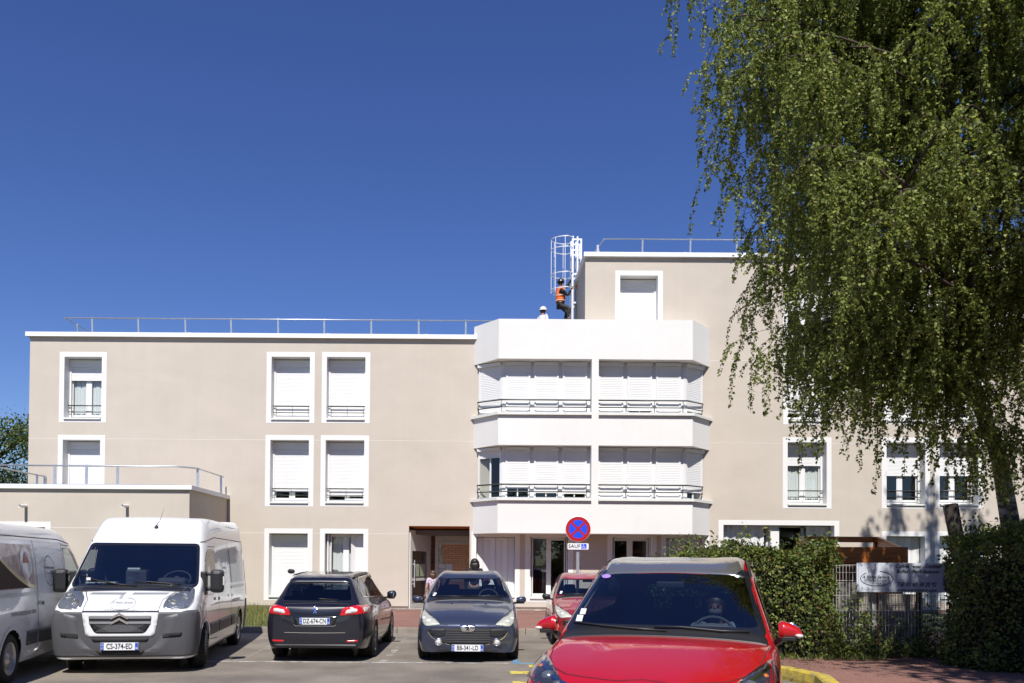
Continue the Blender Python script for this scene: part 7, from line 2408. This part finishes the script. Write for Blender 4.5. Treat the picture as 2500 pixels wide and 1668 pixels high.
for (P0, P1) in ((Bq, Dq), (A, Cq)):
    mb = MB(); a = P0 - o3; c = P1 - o3
    vs = [(a.x, a.y, 0), (c.x, c.y, 0), (c.x, c.y, c.z - .06), (a.x, a.y, a.z - .06)]; vs += [(x + .03, y, z) for x, y, z in vs]
    mb.add(vs, [(0, 1, 2, 3), (7, 6, 5, 4), (0, 4, 5, 1), (1, 5, 6, 2), (2, 6, 7, 3), (3, 7, 4, 0)]); part('side_wall', mb, M['wood'], t)
for P0 in (A, Bq, Cq, Dq):
    mb = MB(); a = P0 - o3; mb.cbox(a.x - .045, a.x + .045, a.y - .0, a.y + .09, 0, a.z - .1, .008); part('corner_post', mb, M['wood_dark'], t)

# cut-off leaning trunk beside the birch
Y = 13.75
tp = at(2320, 1232, Y); bt = at(2352, 1400, Y)
dr = (tp - bt).normalized(); L = (bt.z - .1) / dr.z; foot = bt - dr * L
t = thing('tree_stump', 'dark cut-off trunk leaning left above the right hedge', 'tree stump', foot)
mb = MB(); n = 16; vs = []; P0 = Vector((0, 0, 0)); P1 = tp - foot
r0 = .115
pts = [P0.lerp(P1, k / 7) for k in range(8)]
mb.tube(pts, [r0 * 1.25, r0 * 1.12, r0 * 1.08, r0 * 1.04, r0, r0, r0 * .98, r0 * 1.0], 18)
bm = None
part('trunk', mb, M['bark_dark'], t)
mb = MB(); u = (P1 - P0).normalized()
mb.tube([P1, P1 + u * .012], [r0 * .8, r0 * .72], 14); part('cut_face', mb, mat('cut_wood', (.22, .17, .12), .9, var=.4, vscale=20), t)

# ---------------------------------------------------------------- motor scooter behind the estate car
def scooter():
    Y = 19.05
    m_ = at(711, 1395, Y)
    t = thing('motor_scooter', 'dark scooter hidden behind the estate car, only its round mirror showing', 'scooter', (m_.x + .55, Y, .0))
    ox = m_.x - t.location.x
    D = M['black_plastic']
    for y in (-.62 + .55, .62 + .55):
        mb = MB(); mb.lathe([(.13, -.05), (.20, -.06), (.25, -.035), (.26, 0), (.25, .035), (.20, .06), (.13, .05)], (.0, y, .26), 'x', 26); w_ = part('wheel', mb, M['rubber'], t)
        mb = MB(); mb.lathe([(0, -.04), (.14, -.035), (.14, .035), (0, .04)], (0, y, .26), 'x', 18); part('rim', mb, M['rim'], w_)
    mb = MB(); mb.prism([(.25, .30), (.60, .26), (.72, .60), (1.30, .62), (1.38, .78), (.72, .80), (.52, .45), (.28, .42), (.14, .95), (.04, .98), (.10, .4)], 'x', -.13, .13); part('body', mb, M['paint_black'], t)
    mb = MB(); mb.cbox(-.13, .13, .68, 1.35, .78, .86, .03); part('seat', mb, D, t)
    mb = MB(); mb.tube([(-.34, .16, 1.10), (-.12, .10, 1.04), (.12, .10, 1.04), (.34, .16, 1.10)], .014, 8); mb.tube([(0, .10, 1.04), (0, -.05, .3)], .03, 8); part('handlebar', mb, D, t)
    for sg in (-1, 1):
        q = Vector((ox, 0, m_.z)) if sg < 0 else Vector((.45, .04, m_.z - .01))
        base_ = Vector((-.20, .12, 1.06)) if sg < 0 else Vector((.20, .12, 1.06))
        mr = link('mirror', None, t)
        mb = MB(); mb.tube([base_, base_.lerp(q, .5) + Vector((0, 0, .04)), q], .007, 6); part('mirror_stalk', mb, D, mr)
        mb = MB(); mb.ellipsoid(q, (.085, .022, .058)); part('mirror_shell', mb, D, mr)
scooter()

# ================================================================ PEOPLE
def skinned(name, pts, edges, radii, m, parent, levels=2, extra=None):
    me = bpy.data.meshes.new(name); me.from_pydata([tuple(p) for p in pts], edges, []); me.update()
    ob = bpy.data.objects.new(name, me); COL.objects.link(ob)
    sk = ob.modifiers.new('skin', 'SKIN'); sk.use_smooth_shade = True
    for i, r in enumerate(radii):
        me.skin_vertices[0].data[i].radius = (r, r) if not isinstance(r, tuple) else r
        me.skin_vertices[0].data[i].use_root = (i == 0)
    ss = ob.modifiers.new('s', 'SUBSURF'); ss.levels = levels
    dg = bpy.context.evaluated_depsgraph_get(); ev = ob.evaluated_get(dg)
    m2 = bpy.data.meshes.new_from_object(ev)
    bpy.data.objects.remove(ob); bpy.data.meshes.remove(me)
    mb = MB(); mb.add([v.co[:] for v in m2.vertices], [tuple(p.vertices) for p in m2.polygons], 0, True)
    bpy.data.meshes.remove(m2)
    if extra: mb.add(extra.v, extra.f, 0, True)
    return part(name, mb, m, parent)

def human(name, label, J, face, top_m, leg_m, hair_m, loc, skin='skin', s=1.0, hair='short', sleeves=True, skirt=False, grip=False, shoe_m='ink', cat='person'):
    """J: joints in world space; face: unit vector the face looks along"""
    base = Vector(loc); t = thing(name, label, cat, base)
    g = {k: Vector(v) - base for k, v in J.items()}
    fw = Vector(face).normalized(); up = Vector((0, 0, 1)); sd_ = fw.cross(up).normalized()
    P = []; E = []; Rr = []
    def add(p, r, parent=None):
        P.append(p); Rr.append(r * s if not isinstance(r, tuple) else (r[0] * s, r[1] * s))
        if parent is not None: E.append((parent, len(P) - 1))
        return len(P) - 1
    pel = add(g['pelvis'], .115)
    wai = add(g['pelvis'].lerp(g['chest'], .5), .10, pel)
    ch = add(g['chest'], .125, wai)
    nb = add(g['neck'], .055, ch)
    hb = add(g['head'] - up * .065 * s, .058, nb)
    hc = add(g['head'] + fw * .005 * s, .088, hb)
    ht = add(g['head'] + up * .075 * s - fw * .01 * s, .072, hc)
    hands = []
    for k in 'lr':
        sh = add(g['sh_' + k], .055, ch); el = add(g['el_' + k], .042, sh); wr = add(g['wr_' + k], .026, el)
        d = (g['wr_' + k] - g['el_' + k]).normalized(); side = d.cross(fw).normalized() if abs(d.dot(fw)) < .95 else sd_
        nrm = side.cross(d).normalized()
        pm = add(g['wr_' + k] + d * .05 * s, .030, wr)
        kn = add(g['wr_' + k] + d * .085 * s, .026, pm)
        for q, (off, ln) in enumerate(((-.030, .060), (-.010, .070), (.010, .066), (.028, .050))):
            b0 = g['wr_' + k] + d * .090 * s + side * off * s
            curl = .9 if grip else .35
            f1 = b0 + (d * (1 - curl * .5) + nrm * curl * .6).normalized() * ln * .5 * s
            f2 = f1 + (d * (1 - curl) + nrm * curl).normalized() * ln * .45 * s
            a = add(b0, .0095, kn); c = add(f1, .0088, a); add(f2, .0075, c)
        tb = g['wr_' + k] + d * .045 * s - side * .035 * s
        a = add(tb, .011, pm); c = add(tb + (d * .6 - side * .6 + nrm * .3).normalized() * .035 * s, .0095, a); add(tb + (d * .9 - side * .35 + nrm * .5).normalized() * .065 * s, .008, c)
        hp = add(g['hip_' + k], .085, pel); kk = add(g['kn_' + k], .058, hp); an = add(g['an_' + k], .038, kk)
        to = g['to_' + k]; add(to, .034, an)
    ex = MB()
    H = g['head']
    ex.ellipsoid(H + fw * .088 * s - up * .012 * s, (.012 * s, .013 * s, .020 * s), 0, 8, 6)
    for sg in (-1, 1): ex.ellipsoid(H + sd_ * sg * .082 * s - up * .01 * s - fw * .01 * s, (.010 * s, .012 * s, .024 * s), 0, 8, 6)
    ex.ellipsoid(H + fw * .082 * s - up * .052 * s, (.024 * s, .016 * s, .009 * s), 0, 8, 5)
    skinned('body', P, E, Rr, M[skin], t, 2, ex)
    mb = MB()
    for sg in (-1, 1): mb.ellipsoid(H + fw * .083 * s + sd_ * sg * .032 * s + up * .012 * s, (.012 * s, .012 * s, .007 * s), 0, 8, 5)
    part('eyes', mb, M['ink'], t)
    # top
    P2 = []; E2 = []; R2 = []
    def a2(p, r, par=None):
        P2.append(p); R2.append(r * s); 
        if par is not None: E2.append((par, len(P2) - 1))
        return len(P2) - 1
    a = a2(g['pelvis'] + up * .02, .135); b_ = a2(g['pelvis'].lerp(g['chest'], .5), .125, a); c = a2(g['chest'], .145, b_); n_ = a2(g['neck'] - up * .03 * s, .075, c)
    for k in 'lr':
        q = a2(g['sh_' + k], .072, c); e = a2(g['sh_' + k].lerp(g['el_' + k], .96 if sleeves else .55), .056, q)
        if sleeves: a2(g['el_' + k].lerp(g['wr_' + k], .92), .040, e)
    skinned('shirt', P2, E2, R2, M[top_m], t)
    P2 = []; E2 = []; R2 = []
    a = a2(g['pelvis'], .138)
    if skirt:
        for k in 'lr': q = a2(g['hip_' + k], .115, a); a2(g['hip_' + k].lerp(g['kn_' + k], .9), .125, q)
    else:
        for k in 'lr':
            q = a2(g['hip_' + k], .105, a); e = a2(g['kn_' + k], .075, q); a2(g['kn_' + k].lerp(g['an_' + k], .93), .055, e)
    skinned('skirt' if skirt else 'trousers', P2, E2, R2, M[leg_m], t)
    for k in 'lr':
        mb = MB(); d = (g['to_' + k] - g['an_' + k]); d.z = 0; d = d.normalized() if d.length > 1e-4 else fw
        Mx = Matrix((d, Vector((0, 0, 1)).cross(d), Vector((0, 0, 1)))).transposed()
        mb.ellipsoid(g['an_' + k] + d * .06 * s + Vector((0, 0, -.035 * s)), (.14 * s, .052 * s, .048 * s), 0, 12, 8, Mx); part('shoe', mb, M[shoe_m], t)
    mb = MB()
    if hair == 'helmet':
        Mx = Matrix((fw, sd_, up)).transposed()
        pr = [(.135, -.005), (.125, .005), (.122, .04), (.105, .09), (.065, .125), (.0, .135)]
        mb.lathe([(r_ * s, h * s) for r_, h in pr], H + up * .025 * s, 'z', 22)
        mb.ellipsoid(H + up * .025 * s + fw * .09 * s, (.07 * s, .10 * s, .008 * s), 0, 14, 5, Mx)
        part('helmet', mb, M[hair_m], t)
        mb = MB(); mb.ellipsoid(H - fw * .02 * s + up * .01 * s, (.098 * s, .098 * s, .085 * s)); part('hair', mb, M['hair_dark'], t)
    else:
        mb.ellipsoid(H - fw * .030 * s + up * .026 * s, (.104 * s, .104 * s, .096 * s), 0, 18, 12)
        if hair == 'long':
            r = random.Random(3)
            for k in range(26):
                a = -2.0 + 4.0 * k / 25; d = (-fw * math.cos(a * .8) + sd_ * math.sin(a * .8))
                p = H + up * .04 * s + d * .088 * s
                L = .36 * s * r.uniform(.85, 1.1)
                mb.tube([p, p + d * .02 * s - up * .12 * s, p + d * (-.005 * s) - up * L * .75, p + d * (.0) - up * L + sd_ * r.gauss(0, .012)], [.030 * s, .032 * s, .026 * s, .008 * s], 6)
        part('hair', mb, M[hair_m], t)
    return t, g, fw, sd_
M['skin_shade'] = mat('brown_skin_cabin_shade', (0.16, 0.085, 0.055), 0.6)  # driver's brown skin, darkened in colour for the dim cabin
M['hair_dark'] = mat('dark_hair', (0.018, 0.012, 0.009), 0.5, var=.5, vscale=60)
M['hair_brown'] = mat('brown_hair', (0.10, 0.045, 0.022), 0.45, var=.6, vscale=50)
M['vest'] = mat('orange_vest', (0.95, 0.17, 0.015), 0.7, var=.12, vscale=9)
M['reflect'] = mat('reflective_band', (0.55, 0.50, 0.44), 0.4)
M['black_cloth'] = mat('black_cloth', (0.015, 0.016, 0.018), 0.9)
M['grey_cloth'] = mat('dark_grey_trousers', (0.05, 0.048, 0.045), 0.9, var=.5, vscale=10)
M['white_cloth'] = mat('white_shirt', (0.75, 0.73, 0.76), 0.9)
M['blue_cloth'] = mat('blue_shirt_cabin_shade', (0.14, 0.18, 0.24), 0.9)  # driver's pale blue, darkened in colour for the cabin shade
M['dress'] = mat('floral_dress', (0.72, 0.66, 0.70), 0.9, var=1, vscale=26, col2=(0.30, 0.18, 0.30), detail=2)
M['helmet_white'] = mat('white_helmet', (0.66, 0.66, 0.58), 0.35, coat=.4)
M['helmet_black'] = mat('black_helmet', (0.03, 0.032, 0.035), 0.3, coat=.4)

# worker climbing the caged ladder
Y = LY
A_ = lambda px, py, dy=0.0: at(px, py, Y + dy)
J = dict(head=A_(1369, 691), neck=A_(1369, 702), chest=A_(1369, 713), pelvis=A_(1368, 742), sh_l=A_(1371, 708, -.19), sh_r=A_(1371, 708, .19),
         el_l=A_(1387, 722, -.24), wr_l=A_(1395, 706, -.24), el_r=A_(1387, 697, .24), wr_r=A_(1394, 683, .24),
         hip_l=A_(1368, 746, -.09), hip_r=A_(1368, 746, .09), kn_l=A_(1389, 752, -.14), kn_r=A_(1384, 762, .14), an_l=A_(1387, 777, -.1), an_r=A_(1378, 790, .1), to_l=A_(1395, 779, -.1), to_r=A_(1390, 792, .1))
t, g, fw, sd_ = human('person', 'worker in orange vest and black helmet climbing inside the ladder cage', J, (1, 0, .15), 'black_cloth', 'grey_cloth', 'helmet_black', A_(1380, 792), 'skin_dark', hair='helmet', grip=True)
P2 = [g['pelvis'] + Vector((-.01, 0, .0)), g['pelvis'].lerp(g['chest'], .5), g['chest'] + Vector((-.02, 0, .0)), g['neck'] + Vector((-.02, 0, -.06)), g['sh_l'].lerp(g['chest'], .15), g['sh_r'].lerp(g['chest'], .15)]
skinned('safety_vest', P2, [(0, 1), (1, 2), (2, 3), (2, 4), (2, 5)], [.205, .205, .210, .14, .14, .14], M['vest'], t)
for f in (.20, .62):
    c = g['pelvis'].lerp(g['chest'], f); mb = MB(); mb.lathe([(.211, -.014), (.213, 0), (.211, .014)], c, 'z', 22); part('reflective_band', mb, M['reflect'], t)

# man in the white helmet on the flat roof
def standing(name, label, x, y, z0, h, yaw, **kw):
    s = h / 1.75
    fw = Vector((math.sin(yaw), math.cos(yaw), 0)); sd_ = fw.cross(Vector((0, 0, 1)))
    o = Vector((x, y, z0)); up = Vector((0, 0, 1))
    p = lambda a, b, c: o + sd_ * a * s + fw * b * s + up * c * s
    J = dict(head=p(0, .02, 1.62), neck=p(0, 0, 1.48), chest=p(0, 0, 1.30), pelvis=p(0, 0, .95), hip_l=p(-.09, 0, .90), hip_r=p(.09, 0, .90), kn_l=p(-.10, .03, .50), kn_r=p(.11, .01, .50),
             an_l=p(-.10, 0, .09), an_r=p(.12, -.04, .09), to_l=p(-.11, .15, .035), to_r=p(.14, .11, .035),
             sh_l=p(-.175, 0, 1.42), sh_r=p(.175, 0, 1.42), el_l=p(-.24, -.02, 1.13), el_r=p(.24, .0, 1.13), wr_l=p(-.24, .08, .90), wr_r=p(.23, .12, .92))
    J.update(kw.pop('joints', {}))
    return human(name, label, J, tuple(fw), loc=tuple(o), s=s, **kw)
hp = at(1327, 757, 29.3)
standing('person', 'man in white helmet and white shirt standing on the flat roof behind the parapet', at(1325, 757, 29.3).x, 29.3, ZR - .15, (hp.z - (ZR - .15)) / 1.62 * 1.71, R(50), top_m='white_cloth', leg_m='grey_cloth', hair_m='helmet_white', skin='skin_dark', hair='helmet')
gp = at(1057, 1392, 22.0)
standing('person', 'long-haired girl in a floral dress walking towards the entrance door', gp.x, 22.0, .14, gp.z - .14 + .0, R(-20), top_m='dress', leg_m='dress', hair_m='hair_brown', hair='long', sleeves=False, skirt=True)
wp = at(1159, 1362.5, 20.9)
standing('person', 'woman with dark shoulder-length hair and black top behind the middle hatchback', wp.x, 20.9, .13, wp.z - .13, R(10), top_m='black_cloth', leg_m='grey_cloth', hair_m='hair_dark', hair='long')
# driver of the red car
bpy.context.view_layer.update()
RM = red.matrix_world
c = lambda x, y, z: RM @ Vector((x, y, z))
fwd = (RM.to_3x3() @ Vector((0, -1, 0))).normalized()
J = dict(head=c(.37, 2.42, 1.25), neck=c(.37, 2.48, 1.12), chest=c(.37, 2.52, .95), pelvis=c(.37, 2.55, .62), sh_l=c(.19, 2.48, 1.04), sh_r=c(.55, 2.48, 1.04),
         el_l=c(.12, 2.22, .88), wr_l=c(.22, 2.06, 1.02), el_r=c(.64, 2.25, .88), wr_r=c(.50, 2.06, 1.04), hip_l=c(.28, 2.50, .62), hip_r=c(.46, 2.50, .62), kn_l=c(.26, 2.02, .72), kn_r=c(.48, 2.02, .72),
         an_l=c(.26, 1.72, .46), an_r=c(.48, 1.70, .46), to_l=c(.26, 1.6, .43), to_r=c(.48, 1.58, .43))
t, g, f_, s_ = human('person', 'driver in a pale blue shirt with a white mask, seated in the red people carrier', J, tuple(fwd), 'blue_cloth', 'grey_cloth', 'hair_dark', c(.37, 2.5, .4), 'skin_shade', grip=True)
mb = MB(); mb.ellipsoid(g['head'] + f_ * .050 + Vector((0, 0, -.055)), (.060, .058, .036)); part('face_mask', mb, mat('mask_cabin_shade', (.07, .075, .08), .9), t)  # white mask coloured dark to sit in the cabin shade

# ================================================================ GRASS
def grass_patch():
    n = 9000
    x = rng.uniform(-9.2, -4.62, n); y = rng.uniform(KY + .2, FY - .05, n)
    P = np.column_stack([x, y, np.full(n, .11)])
    D = np.column_stack([rng.normal(0, .35, n), rng.normal(0, .35, n), np.ones(n)])
    L = rng.uniform(.07, .22, n) * (1 + .5 * vnoise(P, .9))
    o = link('grass', leaves_mesh('grass', P, D, rand_dirs(n), L, np.full(n, .016), M['grass'])); o['kind'] = 'stuff'
grass_patch()
# weeds along the plinth and kerb corner
for (x0_, x1_, y_, n, z) in ((-4.6, -3.9, FY - .1, 260, .15), (3.0, 6.4, 13.3, 500, .15)):
    x = rng.uniform(x0_, x1_, n); P = np.column_stack([x, y_ + rng.normal(0, .06, n), np.full(n, z)])
    D = np.column_stack([rng.normal(0, .5, n), rng.normal(0, .5, n), np.ones(n)])
    o = link('weeds', leaves_mesh('weeds', P, D, rand_dirs(n), rng.uniform(.05, .14, n), np.full(n, .018), M['hedge_leaf'])); o['kind'] = 'stuff'
# fallen leaves under the hedges
n = 420
P = np.column_stack([rng.uniform(3.6, 8.5, n), 13.2 - rng.exponential(.7, n), np.full(n, .156)])
o = link('fallen_leaves', leaves_mesh('fallen_leaves', P, np.column_stack([rng.normal(size=n), rng.normal(size=n), np.zeros(n) + .05]), np.tile(np.array([0, 0, 1.]), (n, 1)) + rand_dirs(n) * .2, rng.uniform(.03, .06, n), rng.uniform(.02, .035, n), M['hedge_leaf_dry'])); o['kind'] = 'stuff'

# ================================================================ TREES OUT OF VIEW (they shade the right of the facade and show in the car paint)
for i, (x, y, h, r_) in enumerate(((12.3, 17.3, 14.9, 1.0), (13.2, 16.6, 17.4, 1.25), (14.4, 16.9, 16.9, 1.3), (15.7, 16.9, 16.6, 1.2), (17.2, 17.2, 15.2, 1.3))):
    leafy_tree('conifer', 'tall narrow conifer beyond the right hedge, seen by its shadow on the facade', x, y, .1, h, r_, 7000, m='dark_leaf', leaf=.22, seed=30 + i, group='conifers in a row', conical=True, trunk_h=.05)
for i in range(9):
    leafy_tree('park_tree', 'broad tree in the row behind the camera, seen only in reflections', -24 + i * 6.2 + (i % 3) * .7, -17 - (i % 2) * 2.5, -.03, 8.5 + (i % 4), 3.9, 5000, m='far_leaf', leaf=.34, seed=60 + i, group='trees behind the camera', trunk_h=.2)

for i, (x, y, h, r_) in enumerate(((8.0, 4.4, 13.0, 3.0), (11.2, 5.4, 13.5, 3.4), (9.4, 1.6, 15.5, 3.3))):  # unseen trees placed to shade the fence and signboard
    leafy_tree('broadleaf_tree', 'leafy tree beside the near pavement unseen outside the right frame edge, placed to shade fence and signboard', x, y, .1, h, r_, 12000, m='far_leaf', leaf=.2, seed=90 + i, group='trees by the near pavement', trunk_h=.3)
